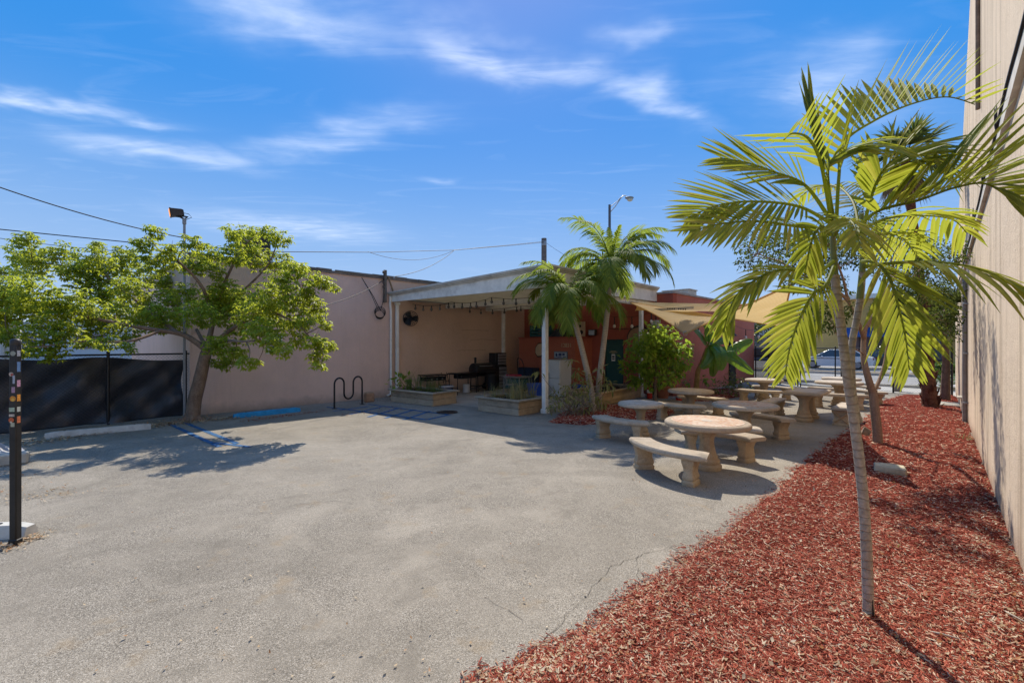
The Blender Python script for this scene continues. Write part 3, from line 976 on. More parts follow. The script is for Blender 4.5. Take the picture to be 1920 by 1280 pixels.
def text(name, s, p, size, mat, parent, face, ext=.006, align='CENTER', squash=1.0):
    cu = bpy.data.curves.new(name, 'FONT'); cu.body = s; cu.size = size; cu.extrude = ext; cu.align_x = align; cu.align_y = 'CENTER'
    tmp = bpy.data.objects.new(name, cu); COL.objects.link(tmp)
    bpy.context.view_layer.update()
    me = bpy.data.meshes.new_from_object(tmp.evaluated_get(bpy.context.evaluated_depsgraph_get()))
    bpy.data.objects.remove(tmp)
    o = bpy.data.objects.new(name, me); COL.objects.link(o); me.materials.clear(); me.materials.append(mat)
    n = Vector(face).normalized(); x = Vector((-n.y, n.x, 0)); z = Vector((0, 0, 1))
    R = Matrix((x, z, n)).transposed().to_4x4()
    o.parent = parent
    o.matrix_local = Matrix.Translation(Vector(p) - wloc(parent)) @ R @ Matrix.Diagonal((squash, 1, 1, 1))
    return o


M_TAN = plain('tan_paint', (.52, .38, .24), .15, 5, .7)
def on_block(px, z):                      # a point on the block's front face under a given image column
    k = (px - CX) / FPX
    t_ = (a0.x - k * a0.y) / (k * V.y - V.x)
    return a0 + V * t_ + Vector((0, 0, z))
q = on_block(1062, 1.85) - U * .012
text('house_number', '12831', q, .23, M_TAN, r, -U, .008, squash=.95)
# oval plaque and utility sign on the block
q = on_block(1013, 1.66)
t = root('oval_plaque', 'tan octagonal plaque in a dark frame on the red block', 'plaque', q - U * .002)
RF = Matrix((V, Vector((0, 0, 1)), -U)).transposed()
MB().lathe([(.34, 0), (.34, .03), (.30, .04)], 8, q - U * .003, rot=RF @ Matrix.Rotation(PI / 8, 3, 'Z') @ Matrix.Diagonal((.82, 1, 1))).build('frame', plain('bronze', (.07, .05, .035), .2, 8, .5, .5), t, 30)
MB().lathe([(.285, .03), (.285, .052)], 8, q - U * .003, rot=RF @ Matrix.Rotation(PI / 8, 3, 'Z') @ Matrix.Diagonal((.82, 1, 1))).build('panel', M_TAN, t, 30)
q = on_block(1052, 1.46)
t = root('utility_sign', 'pale blue framed notice board above the cream fridge', 'sign', q)
MB().box(q - U * .02, (.03, .70, .30), AU, .006).build('frame', plain('grey_blue', (.16, .19, .23), .1, 5, .6), t)
MB().box(q - U * .04, (.012, .62, .22), AU).build('panel', plain('pale_panel', (.40, .46, .52), .2, 12, .6), t)
mb = MB()
for i, (dy, dz, w, h) in enumerate(((-.16, .03, .12, .10), (.02, .02, .16, .12), (.2, .0, .1, .14), (-.2, -.07, .16, .03), (.05, -.075, .2, .03))):
    mb.box(q - U * .048 + V * dy + Vector((0, 0, dz)), (.004, w, h), AU)
build_each(mb, 'print', plain('navy_print', (.05, .07, .16), .3, 20, .6), t)

# white box and grey plant on the terracotta roof
q = D(1274, 552, 22)
r = root('rooftop_unit', 'pale concrete rooftop box on the terracotta building', 'rooftop unit', (q.x, q.y, TH + .07))
MB().box((q.x, q.y, TH + .07 + .3), (.9, 1.3, .6), AU, .02).build('casing', M_CONC, r); MB().box((q.x, q.y, TH + .07 + .62), (.98, 1.38, .05), AU, .01).build('lid', M_CONC, r)

# --- tall cream building on the near side
r = root('cream_building', 'tall cream stucco building with streaked wall beside the mulch bed', 'building', WALL0)
prof = [(-9, -.02), (18.7, -.02), (18.7, 6.1), (9.0, 9.8), (5.3, 11.3), (-9, 13.5)]
mb = MB(); n = len(prof)
f0 = [WALL0 + WDIR * t_ + Vector((0, 0, z)) for t_, z in prof]; f1 = [p - WN * 7 for p in f0]
mb.add(f0 + f1, [tuple(range(n))[::-1], tuple(range(n, 2 * n))] + [(i, (i + 1) % n, n + (i + 1) % n, n + i) for i in range(n)])
mb.build('wall', M_CREAM, r)
# raised render band, flashing and pipes
def wl(t_, z, out=0.0): return WALL0 + WDIR * t_ + WN * out + Vector((0, 0, z))
AW = math.atan2(WDIR.y, WDIR.x)
mb = MB(); tapered_board(mb, wl(-9, 0), wl(18.7, 0), 4.42, 4.60, 3.72, 3.86, .05, WN); mb.build('flashing_band', plain('white_flashing', (.60, .56, .50), .2, 3, .8, 0, .2, .2, 30, (.3, .24, .18)), r)
mb = MB(); mb.tube([wl(t_, 4.36 - t_ * .031 + .025 * math.sin(t_ * 2.3), .05) for t_ in np.linspace(-4, 18.5, 60)], .022, 6)
for t_ in (1.5, 3.6, 6.0, 9.5):
    mb.tube([wl(t_ + .1 * math.cos(a), 4.45 - t_ * .031 + .12 * math.sin(a), .07) for a in np.linspace(0, 2 * PI, 14)], .008, 5)
mb.build('cable_bundle', M_CABLE, r, 60)
mb = MB(); mb.tube([wl(9.9, -.02, .06), wl(9.9, 3.55, .06)], .05, 8); mb.build('downpipe', plain('pipe_grey', (.26, .23, .20), .2, 6, .7), r, 50)
mb = MB()
for z in (.5, 1.7, 2.9): mb.box(wl(9.9, z, .05), (.16, .09, .05), AW, .008)
build_each(mb, 'pipe_clamp', M_GALV, r)
mb = MB(); mb.tube([wl(10.6, .35, .04), wl(10.6, 3.6, .04)], .022, 6); mb.tube([wl(5.3, 5.9, .04), wl(5.3, 11.1, .04)], .032, 8); build_each(mb, 'conduit', plain('brown_tube', (.22, .15, .10), .3, 6, .8), r, 50)  # second tube draws a thin brown vertical stripe high on the wall
mb = MB(); mb.box(wl(11.2, .52, .09), (.5, .16, .05), AW, .01); mb.box(wl(11.2, .40, .05), (.4, .08, .16), AW, .01); build_each(mb, 'ledge_bracket', M_CONC, r)
mb = MB(); mb.box(wl(14.4, 1.5, .03), (8.4, .06, 3.0), AW, .02); mb.build('render_panel', M_CREAM, r)
for i, (t_, z) in enumerate(((3.1, 1.75), (6.6, 2.6))):
    pass

# --- buildings beyond the fence on the other side
r = root('white_shed', 'white corrugated metal shed beyond the chain-link fence', 'shed', D(300, 690, 18.5) * Vector((1, 1, 0)))
s0 = PK0 + V * 3.4 - U * 3.2
M_WMET = plain('white_metal', (.62, .64, .66), .08, 3, .5, .1, .35, .1, 30, (.35, .36, .38))
n = 46; w = 9.0; pts = []
for i in range(n * 4 + 1):
    ph = i % 4; pts.append((i / (n * 4) * w, (.0, .035, .035, 0.0)[ph]))
mb = MB(); grid = [[s0 - U * x - V * y + Vector((0, 0, z)) for x, y in pts] for z in (-.02, 2.45)]
mb.sheet(grid); mb.build('cladding', M_WMET, r)
mb = MB(); wall_solid(mb, s0 + V * .05, s0 - U * w + V * .05, -.02, 2.44, 4, V); mb.build('body', M_WMET, r)
mb = MB(); a = s0 - V * .25 + U * .2; b = s0 - U * (w + .2) - V * .25
mb.add([a + Vector((0, 0, 2.46)), b + Vector((0, 0, 2.46)), b + V * 2.4 + Vector((0, 0, 3.1)), a + V * 2.4 + Vector((0, 0, 3.1)), a + Vector((0, 0, 2.52)), b + Vector((0, 0, 2.52)), b + V * 2.4 + Vector((0, 0, 3.16)), a + V * 2.4 + Vector((0, 0, 3.16))],
       [(0, 1, 2, 3), (7, 6, 5, 4), (0, 4, 5, 1), (1, 5, 6, 2), (2, 6, 7, 3), (3, 7, 4, 0)])
mb.build('roof', plain('pale_blue_roof', (.50, .58, .66), .1, 3, .5, .1), r)
mb = MB()
for x in (1.1, 3.2): mb.box(s0 - U * x - V * .05 + Vector((0, 0, 1.6)), (.55, .05, .9), AU, .01)
build_each(mb, 'window', plain('dark_glass', (.05, .06, .07), .2, 3, .15, 0, .6), r)
r = root('blue_warehouse', 'pale blue warehouse seen between the branches beyond the fence', 'warehouse', D(40, 660, 30) * Vector((1, 1, 0)))
q = D(40, 660, 32)
mb = MB(); mb.box((q.x - 3, q.y, 1.9), (16, 9, 3.8), AU, .03); mb.build('wall', plain('pale_blue_wall', (.42, .50, .56), .1, 1.5, .8), r)
mb = MB(); mb.prism([(-8.3, -4.8), (8.3, -4.8), (8.3, 4.8), (-8.3, 4.8)], 0, .25)
o = mb.build('roof', plain('white_roof', (.60, .62, .64), .1, 2, .7), r, local=True); o.location = Vector((q.x - 3, q.y, 3.8)) - wloc(r); o.rotation_euler.z = AU
mb = MB()
for x in (-5, -1.5, 2, 5.5): mb.box(Vector((q.x - 3, q.y, 2.1)) + U * x - V * 4.53, (1.6, .08, 1.1), AU, .01)
build_each(mb, 'window', plain('blue_glass', (.08, .10, .14), .2, 2, .2, 0, .6), r)

# flood light on its pole at the corner of the pink building
fp = PK0 - U * .15 - V * .12
fz = lambda y, d=12.1: EYE + (HY - y) / FPX * d
r = root('flood_light', 'bronze floodlight with amber lens on a grey pole above the leafy tree', 'floodlight', fp)
mb = MB(); mb.tube([fp + Vector((0, 0, 0)), fp + Vector((0, 0, fz(416)))], .03, 10); mb.tube([fp + Vector((0, 0, fz(422))), fp + Vector((0, 0, fz(412)))], .045, 10); mb.build('pole', plain('pole_grey', (.30, .30, .31), .15, 6, .6, .3), r, 40)
hc = fp + Vector((-.14, -.1, fz(403)))
hd = Vector((-.76, -.62, -.16)).normalized()         # where the lamp looks
hx = hd.cross(Vector((0, 0, 1))).normalized(); hz = hx.cross(hd)
def loftbox(mb, c, d, x, z, secs):
    o = len(mb.v)
    for t_, w, h in secs:
        for sx, sz in ((-1, -1), (1, -1), (1, 1), (-1, 1)): mb.v.append(tuple(c + d * t_ + x * (sx * w / 2) + z * (sz * h / 2)))
    for i in range(len(secs) - 1):
        for k in range(4):
            k2 = (k + 1) % 4; mb.f.append((o + i * 4 + k, o + i * 4 + k2, o + i * 4 + 4 + k2, o + i * 4 + 4 + k))
    mb.f.append((o, o + 1, o + 2, o + 3)[::-1]); e = o + 4 * (len(secs) - 1); mb.f.append((e, e + 1, e + 2, e + 3))
M_BRONZE = plain('dark_bronze', (.055, .045, .04), .2, 8, .5, .3)
mb = MB(); loftbox(mb, hc, hd, hx, hz, [(-.16, .15, .13), (-.12, .18, .165), (.10, .225, .20), (.12, .24, .22), (.142, .24, .22)]); mb.build('housing', M_BRONZE, r)
mb = MB(); loftbox(mb, hc, hd, hx, hz, [(.140, .20, .18), (.149, .20, .18)])
for i in (-1, 0, 1): mb.box(hc + hd * .15 + hz * (i * .05), (.01, .18, .008), math.atan2(hd.y, hd.x))
t = NT('amber_lens'); t.set(t.ramp(t.voro(14), [(.1, (.75, .42, .12)), (.6, (.42, .16, .03))]), .2, 0, .6); t.p.inputs['Emission Color'].default_value = (1, .36, .05, 1); t.p.inputs['Emission Strength'].default_value = .35
mb.build('lens', t.m, r)
mb = MB(); top = fp + Vector((0, 0, fz(413)))
mb.tube([top, top + Vector((-.08, -.05, .05)), hc - hz * .09 + hd * .02], .025, 6); mb.tube([top, top + Vector((.06, .04, .07)), hc - hz * .08 - hd * .10], .025, 6)
mb.tube([hc - hd * .15, hc - hd * .25 + Vector((.02, 0, -.03)), hc - hd * .32 + Vector((.02, 0, -.12)), top - Vector((0, 0, .03))], .008, 5)
mb.build('bracket', M_BLACKM, r, 50)
# dark louvred box on the roof behind the tree
q = D(474, 470, 17.5)
r = root('roof_ventilator', 'dark metal louvred box on the pink building roof behind foliage', 'roof unit', (q.x, q.y, 4.33))
MB().box((q.x, q.y, 4.33 + .85), (1.0, .9, 1.7), AU, .03).build('casing', M_BLACKM, r)
MB().box((q.x, q.y, 4.33 + 1.76), (1.25, 1.1, .1), AU + .0, .02).build('cowl', M_BLACKM, r)
mb = MB()
for i in range(7): mb.box(Vector((q.x, q.y, 4.6 + i * .2)) - V * .46, (.9, .05, .12), AU)
build_each(mb, 'louvre', M_BLACKM, r)


# ------------------------------------------------------------------ chain-link fences
def mesh_wires(mb, a, b, z0, z1, pitch=.07, rr=.0022):
    a, b = Vector(a), Vector(b); L_ = (b - a).length; d = (b - a) / L_; h = z1 - z0
    def P(x, z): return a + d * x + Vector((0, 0, z))
    x = -h
    while x < L_:
        for sgn in (1, -1):
            xa, za, xb, zb = (x, z0, x + h, z1) if sgn == 1 else (x + h, z0, x, z1)
            lo, hi = min(xa, xb), max(xa, xb)
            def at(xx): return za + (zb - za) * (xx - xa) / (xb - xa)
            l2, h2 = max(lo, 0), min(hi, L_)
            if h2 - l2 > .02: mb.tube([P(l2, at(l2)), P(h2, at(h2))], rr, 3, False)
        x += pitch


def fence_run(rt, a, b, h, posts, rail=True, mesh=True, bottom=True, pr=.032, pitch=.07, mat=None):
    a, b = Vector(a), Vector(b); mat = mat or M_BLACKM
    for t_ in posts:
        p = a.lerp(b, t_); mb = MB(); mb.tube([p, p + Vector((0, 0, h + .02))], pr, 8)
        mb.ball(p + Vector((0, 0, h + .03)), pr * 1.25, (1, 1, .8), 8, 5); mb.build('post', mat, rt, 50)
    if rail:
        mb = MB(); mb.tube([a + Vector((0, 0, h - .03)), b + Vector((0, 0, h - .03))], .021, 8); mb.build('top_rail', mat, rt, 50)
    if bottom:
        mb = MB(); mb.tube([a + Vector((0, 0, .06)), b + Vector((0, 0, .06))], .008, 5); mb.build('tension_wire', mat, rt)
    if mesh:
        mb = MB(); mesh_wires(mb, a, b, .05, h - .03, pitch); tag(mb.build('chain_link', M_BLACKM, rt), kind='stuff')


def cloth_mat(name, c, see=.25):
    t = NT(name)
    w1 = t.n('ShaderNodeTexWave'); w1.inputs['Scale'].default_value = 60; t.l(t.geo.outputs['Position'], w1.inputs[0])
    t.set(t.ramp(t.noise(2.2, 6), [(.3, tuple(x * .6 for x in c)), (.7, tuple(x * 1.6 for x in c))]), .42, 0, .5)
    t.bump(t.noise(5, 6, .6, t.vec((1, 1, .4))), .5, .03)
    tr = t.n('ShaderNodeBsdfTransparent'); mx = t.n('ShaderNodeMixShader'); mx.inputs[0].default_value = see
    t.l(t.p.outputs[0], mx.inputs[1]); t.l(tr.outputs[0], mx.inputs[2]); t.l(mx.outputs[0], t.out.inputs[0])
    return t.m


FA = G(205, 798) - U * 3.9; FB = Vector((-8.58, 12.10, 0))
r = root('chain_link_fence', 'black chain-link fence hung with a dark sagging windscreen', 'fence', G(205, 798))
fence_run(r, FA, FB, 1.70, (.0, .28, (G(205, 798) - FA).length / (FB - FA).length, .985), pitch=.075)
LF = (FB - FA).length; fdv = (FB - FA) / LF; fn = Vector((-fdv.y, fdv.x, 0))
grid = []
for iz in range(25):
    row = []
    for ix in range(70):
        x = ix / 69; z = iz / 24
        top = 1.62 - .05 * math.sin(x * 9) ** 2 - .11 * max(0, (x - .6) / .4) ** 1.8
        zz = .03 + (top - .03) * z
        edge = .07 * math.sin(z * PI) * (x > .9) * (x - .9) / .1
        sag = .07 + .09 * math.sin(x * 23 + z * 4) * (1 - z * .4) + .035 * math.sin(x * 41 - z * 13) + .10 * math.sin(z * PI) * abs(math.sin(x * PI * 3.2)) + .03 * math.sin((x * 14 - z * 9))
        row.append(FA + fdv * (x * (LF - .07) - edge) + fn * sag + Vector((0, 0, zz)))
    grid.append(row)
mb = MB(); mb.sheet(grid); mb.build('windscreen', cloth_mat('windscreen_cloth', (.030, .033, .044), .0), r, 180)

FQ0, FQ1 = Vector((12.75, 20.3, 0)), Vector((16.0, 16.55, 0))
r = root('chain_link_fence', 'low black chain-link fence between the gate and the cream building', 'fence', FQ1)
ga = FQ0 + (FQ1 - FQ0) * .345
fence_run(r, ga, FQ1, 1.76, (.0, .49, 1.0), pitch=.085)
r = root('chain_link_gate', 'chain-link gate in black tube frame opening to the street', 'gate', FQ0)
g0, g1 = FQ0 + (FQ1 - FQ0) * .02, FQ0 + (FQ1 - FQ0) * .325
fence_run(r, g0, g1, 1.76, (.0, .86, 1.0), pitch=.085, pr=.025)
mb = MB(); mb.tube([g0 + Vector((0, 0, .1)), g1 + Vector((0, 0, .1))], .021, 8); mb.tube([g0 + Vector((0, 0, 1.3)), g1 + Vector((0, 0, 1.3))], .016, 8); mb.build('frame', M_BLACKM, r, 50)
r = root('screened_fence', 'black screened fence panel between the terracotta wall and the gate', 'fence', FQ0)
s0_, s1_ = TC + U * 9.62 - V * .03, FQ0
fence_run(r, s0_, s1_, 1.78, (.02, .36, .62, 1.0), pitch=.085, pr=.03)
mb = MB(); nrm = (s1_ - s0_).normalized(); nn = Vector((-nrm.y, nrm.x, 0))
mb.sheet([[s0_.lerp(s1_, ix / 30) - nn * (.06 + .02 * math.sin(ix * 1.3 + iz)) + Vector((0, 0, .05 + 1.62 * iz / 10)) for ix in range(31)] for iz in range(11)])
mb.build('screen', cloth_mat('screen_cloth', (.010, .011, .013), .3), r, 180)

# ------------------------------------------------------------------ overhead lines
def sagged(a, b, sag, n=24):
    return [a.lerp(b, i / n) - Vector((0, 0, sag * 4 * (i / n) * (1 - i / n))) for i in range(n + 1)]


mast = PK0 + U * 5.78 - V * .10
r = root('service_mast', 'short weathered service mast with insulators on the pink wall corner', 'mast', mast + Vector((0, 0, 3.4)))
mb = MB(); mb.box(mast + Vector((0, 0, 3.98)), (.10, .10, 1.16), AU, .01); mb.build('timber', plain('grey_timber', (.15, .125, .10), .3, 8, .9), r)
mb = MB(); mb.tube([mast + U * .12 + Vector((0, 0, 4.35)), mast + U * .45 + Vector((0, 0, 3.5))], .03, 6); mb.build('brace', plain('rusty_brace', (.26, .17, .09), .3, 8, .9), r)
mb = MB()
for z in (4.42, 4.25, 4.08, 3.9): mb.lathe([(.03, 0), (.05, .02), (.03, .05), (.05, .07), (.03, .09)], 8, mast - U * .1 - V * .06 + Vector((0, 0, z)))
build_each(mb, 'insulator', plain('porcelain', (.12, .08, .06), .2, 5, .3), r, 40)
mb = MB()
for k in range(4):
    c = mast - U * .25 - V * .06 + Vector((0, 0, 2.95 + .03 * k)); rr = .17 + .015 * k
    mb.tube([c + U * (rr * math.cos(a)) + Vector((0, 0, rr * .9 * math.sin(a))) - V * (.01 * k) for a in np.linspace(0, 2 * PI, 20)], .011, 5)
mb.tube([mast + Vector((0, 0, 3.9)), mast - U * .12 - V * .05 + Vector((0, 0, 3.4)), mast - U * .18 + Vector((0, 0, 3.1))], .012, 5)
mb.tube([mast - U * .9 + Vector((0, 0, 4.2)), mast - U * .5 - V * .05 + Vector((0, 0, 3.6)), mast - U * .2 - V * .03 + Vector((0, 0, 3.1))], .012, 5)
mb.tube([mast - U * .9 + Vector((0, 0, 4.2)), mast - U * .6 - V * .05 + Vector((0, 0, 3.7)), mast - U * .28 - V * .03 + Vector((0, 0, 3.1))], .010, 5)
mb.build('cable_coil', M_CABLE, r, 60)
pole = D(1020, 447, 30); 
r = root('utility_pole', 'weathered timber utility pole behind the palm crowns', 'utility pole', (pole.x, pole.y, 0))
mb = MB(); mb.tube([(pole.x, pole.y, 0), (pole.x, pole.y, pole.z)], [.2, .17], 10); mb.build('pole', plain('pole_timber', (.16, .13, .11), .3, 5, .95), r, 50)
mb = MB(); mb.box((pole.x, pole.y - .18, pole.z - .35), (.3, .08, .3), 0, .01); mb.build('bracket', M_GALV, r)
ptop = pole - Vector((0, .2, .25))
def wire(label, pts, rr):
    o = MB().tube(pts, rr, 5).build('overhead_wire', M_CABLE, None, 80)
    tag(o, label, 'overhead wire', 'overhead wires above the pink building')
wire('thick overhead wire dropping from the sky to the floodlight pole', sagged(D(-60, 330, 9), D(352, 447, 12.2), .12), .013)
wire('long overhead wire crossing above the leafy tree to the utility pole', [D(-60, 424, 11), D(0, 430, 11.6), D(260, 456, 13), D(520, 472, 16), D(700, 473, 20), D(850, 469, 24), D(960, 459, 28), ptop], .014)
wire('thin low overhead wire disappearing into the leafy tree', sagged(D(-60, 438, 12), D(240, 472, 13.5), .05), .008)
wire('service wire sagging from the utility pole to the wall mast', sagged(ptop - Vector((0, 0, .05)), D(852, 469, 24), .02)[:12] + sagged(D(852, 469, 24), mast + Vector((0, 0, 4.3)), .30), .012)
wire('second sagging wire hanging below the long overhead wire', sagged(D(690, 472, 20), D(850, 470, 24), .42), .010)
wire('wire slanting down across the pink wall from the mast', sagged(mast - U * .05 + Vector((0, 0, 4.2)), D(590, 577, 12.5), .12), .011)
wire('short stay wire running from the utility pole top behind the palm crowns', sagged(ptop, D(1100, 500, 34), .1), .01)

# street lamp far behind
q = D(1143, 384, 33)
r = root('street_lamp', 'grey street lamp with cobra head on bracket arm behind the palms', 'street lamp', (q.x, q.y, 0))
mb = MB(); mb.tube([(q.x, q.y, 0), (q.x, q.y, q.z)], [.13, .09], 10); mb.build('pole', plain('lamp_grey', (.10, .10, .11), .15, 6, .6, .3), r, 50)
mb = MB(); e = D(1168, 367, 33)
mb.tube([D(1144, 398, 33), D(1155, 385, 33), D(1163, 373, 33), e, D(1174, 367, 33)], .035, 6); mb.tube([D(1144, 388, 33), D(1158, 377, 33), D(1164, 370, 33)], .025, 6); mb.build('bracket_arm', M_GALV, r, 60)
mb = MB(); hc_ = D(1180, 371, 33)
mb.ball(hc_, .33, (1, .55, .34), 14, 8); mb.build('lamp_head', plain('lamp_head_grey', (.20, .21, .20), .1, 6, .5), r, 60)
mb = MB(); mb.ball(hc_ + Vector((.04, 0, -.1)), .25, (.9, .6, .7), 12, 8); mb.build('lens', plain('lamp_lens', (.45, .45, .36), .1, 6, .2, 0, .5), r, 60)

# ------------------------------------------------------------------ across the street
AR = AV                                                    # the street runs along V
r = root('yellow_shop', 'yellow stucco shop building with blue awnings across the street', 'shop', UV(57, -6))
M_YEL = stucco('yellow_stucco', (.62, .40, .14), (.42, .27, .11), .2)
mb = MB(); mb.box(UV(61, -9, 3.2), (8, 40, 6.4), AU, .03); mb.build('wall', M_YEL, r)
mb = MB(); mb.box(UV(56.9, -9, 6.6), (.5, 41, .5), AU, .05); mb.build('cornice', M_WHITE, r)
M_GL = plain('shop_glass', (.07, .085, .10), .3, .8, .12, 0, .7)
for i in range(8):
    v = 6 - i * 4.2
    mb = MB(); mb.box(UV(56.95, v, 1.5), (.12, 3.1, 2.4), AU, .01); f = mb.build('window', M_BLACKP, r)
    mb = MB()
    for k in (-1, 0, 1): mb.box(UV(56.87, v + k, 1.5), (.04, .93, 2.2), AU, .005)
    build_each(mb, 'pane', M_GL, f)
    mb = MB()
    a_ = UV(56.9, v - 1.75, 3.5); b_ = UV(56.9, v + 1.75, 3.5)
    mb.add([a_, b_, b_ - U * 1.3 - Vector((0, 0, .7)), a_ - U * 1.3 - Vector((0, 0, .7)), a_ - Vector((0, 0, .04)), b_ - Vector((0, 0, .04)), b_ - U * 1.3 - Vector((0, 0, .95)), a_ - U * 1.3 - Vector((0, 0, .95))],
           [(0, 1, 2, 3), (7, 6, 5, 4), (0, 4, 5, 1), (1, 5, 6, 2), (2, 6, 7, 3), (3, 7, 4, 0)])
    mb.build('awning', plain('awning_blue', (.03, .10, .32), .15, 2, .8), r)
r = root('grey_shop', 'pale grey shop with shaded front beyond the parked white car', 'shop', UV(57, 16))
mb = MB(); mb.box(UV(62, 25.2, 2.6), (8, 26, 5.2), AU, .03); mb.build('wall', stucco('grey_stucco', (.42, .43, .46), (.25, .25, .27), .2), r)
for i in range(5):
    v = 15 + i * 4.6
    mb = MB(); mb.box(UV(57.96, v, 1.6), (.12, 3.3, 2.5), AU, .01); f = mb.build('window', M_BLACKP, r)
    mb = MB(); mb.box(UV(57.88, v - .8, 1.6), (.04, 1.5, 2.2), AU, .005); mb.box(UV(57.88, v + .8, 1.6), (.04, 1.5, 2.2), AU, .005); build_each(mb, 'pane', M_GL, f)


def make_car(name, label, paint, loc, rz, suv=False):
    r = root(name, label, 'car', loc, rz)
    L_, W_ = (4.6, 1.78)
    hgt = 1.68 if suv else 1.45
    # longitudinal sections: x, half width at sill, z sill, half width at belt, z belt
    st = [(-2.3, .62, .42, .66, .72), (-2.22, .78, .30, .80, .86), (-1.7, .86, .24, .88, .95), (-.9, .88, .22, .89, .94), (.3, .88, .22, .89, .92), (1.1, .87, .23, .87, .90), (1.75, .84, .26, .82, .82), (2.18, .74, .30, .70, .68), (2.3, .60, .42, .58, .56)]
    mb = MB(); o = 0
    for x, ws, zs, wb, zb in st:
        zm = (zs + zb) / 2
        for y, z in ((-ws, zs), (-max(ws, wb) - .02, zm), (-wb, zb), (-wb * .5, zb + .045), (wb * .5, zb + .045), (wb, zb), (max(ws, wb) + .02, zm), (ws, zs)): mb.v.append((x, y, z))
    for i in range(len(st) - 1):
        for k in range(8):
            k2 = (k + 1) % 8; mb.f.append((i * 8 + k, i * 8 + 8 + k, i * 8 + 8 + k2, i * 8 + k2))
    mb.f.append(tuple(range(8))); mb.f.append(tuple((len(st) - 1) * 8 + k for k in range(8))[::-1])
    mb.build('body', paint, r, 35, local=True)
    # greenhouse: glass volume plus roof and pillars
    gx = ((-2.05, -1.35, .35, 1.15) if suv else (-1.95, -1.15, .35, 1.25))
    wb, wt = .82, .62
    zb = .93
    g = [(gx[0], wb, zb), (gx[1], wt, hgt - .05), (gx[2], wt, hgt - .05), (gx[3], wb, zb - .03)]
    mb = MB(); vs = []
    for x, w_, z in g: vs += [(x, -w_, z), (x, w_, z)]
    mb.add(vs, [(0, 1, 3, 2), (2, 3, 5, 4), (4, 5, 7, 6), (0, 2, 4, 6), (1, 7, 5, 3)]); mb.build('window', M_GL, r, local=True)
    mb = MB(); mb.box(((gx[1] + gx[2]) / 2, 0, hgt - .03), (gx[2] - gx[1] + .2, wt * 2 + .06, .07), 0, .03)
    for s in (-1, 1):
        for (xa, za), (xb, zb_) in (((gx[0], zb), (gx[1], hgt - .04)), ((gx[3], zb - .02), (gx[2], hgt - .04)), ((-.45, zb), (-.45, hgt - .04))):
            mb.tube([(xa, s * (wb + .005), za), (xb, s * (wt + .012), zb_)], .038, 6)
    mb.build('roof', paint, r, 40, local=True)
    for sx in (-1.38, 1.38):
        for s in (-1, 1):
            R = Matrix.Rotation(PI / 2, 3, 'X')
            w = MB().lathe([(.22, -.1), (.31, -.1), (.325, -.06), (.325, .06), (.31, .1), (.22, .1)], 20, (sx, s * .80, .325), rot=R).build('wheel', M_BLACKP, r, 40, local=True)
            MB().lathe([(.21, -.102), (.21, .102)], 10, (sx, s * .80, .325), rot=R).build('rim', M_GALV, w, 40, local=True)
    for s in (-1, 1):
        MB().box((2.2, s * .52, .62), (.1, .3, .1), -s * .3, .02).build('headlight', plain('lamp_clear', (.6, .6, .6), .05, 5, .2), r, local=True)
        MB().box((-2.25, s * .58, .78), (.08, .3, .14), s * .2, .02).build('tail_light', plain('lamp_red', (.35, .02, .02), .05, 5, .2), r, local=True)
        MB().box((.75, s * .95, .95), (.1, .14, .1), 0, .03).build('mirror', paint, r, local=True)
    return r


M_CARW = plain('car_white', (.70, .70, .70), .03, 2, .25, 0, .5, 0)
M_CARD = plain('car_dark', (.03, .032, .037), .1, 2, .25, 0, .5, 0)
M_CARS = plain('car_silver', (.34, .35, .37), .05, 2, .3, .4, .5, 0)
p = D(1568, 690, 34.5)
make_car('parked_car', 'white sedan parked across the street seen through the gate', M_CARW, (p.x, p.y, .02), AV)
p = UV(44.5, 3.5); make_car('parked_car', 'dark sport utility car parked beyond the clipped hedge', M_CARD, (p.x, p.y, .01), AV + .1, True)
p = UV(46.0, -2.6); make_car('parked_car', 'silver car parked in front of the yellow shop', M_CARS, (p.x, p.y, .01), AU + PI, False)
# yellow bollard, timber bollard
p = G(1606, 690); p = D(1606, 686, 36); 
r = root('yellow_bollard', 'yellow steel bollard standing beyond the street', 'bollard', (p.x, p.y, 0)); MB().tube([(0, 0, 0), (0, 0, 1.05)], .09, 12).build('tube', plain('yellow_paint', (.55, .38, .02), .1, 5, .6), r, 40, local=True); MB().ball((0, 0, 1.05), .09, (1, 1, .5), 12, 6).build('cap', plain('yellow_cap', (.55, .38, .02), .1, 5, .6), r, 60, local=True)
p = G(1685, 735)
r = root('timber_bollard', 'weathered round timber bollard beside the low chain-link fence', 'bollard', p + Vector((.1, .15, 0)))
M_GREYW = wood('grey_wood', (.22, .19, .16), (.12, .10, .085), (6, 6, 1))
MB().tube([(0, 0, -.02), (0, 0, .60)], .12, 14).build('stub', M_GREYW, r, 40, local=True); MB().lathe([(.12, .60), (.10, .63), (.001, .632)], 14).build('top', M_GREYW, r, 40, local=True)
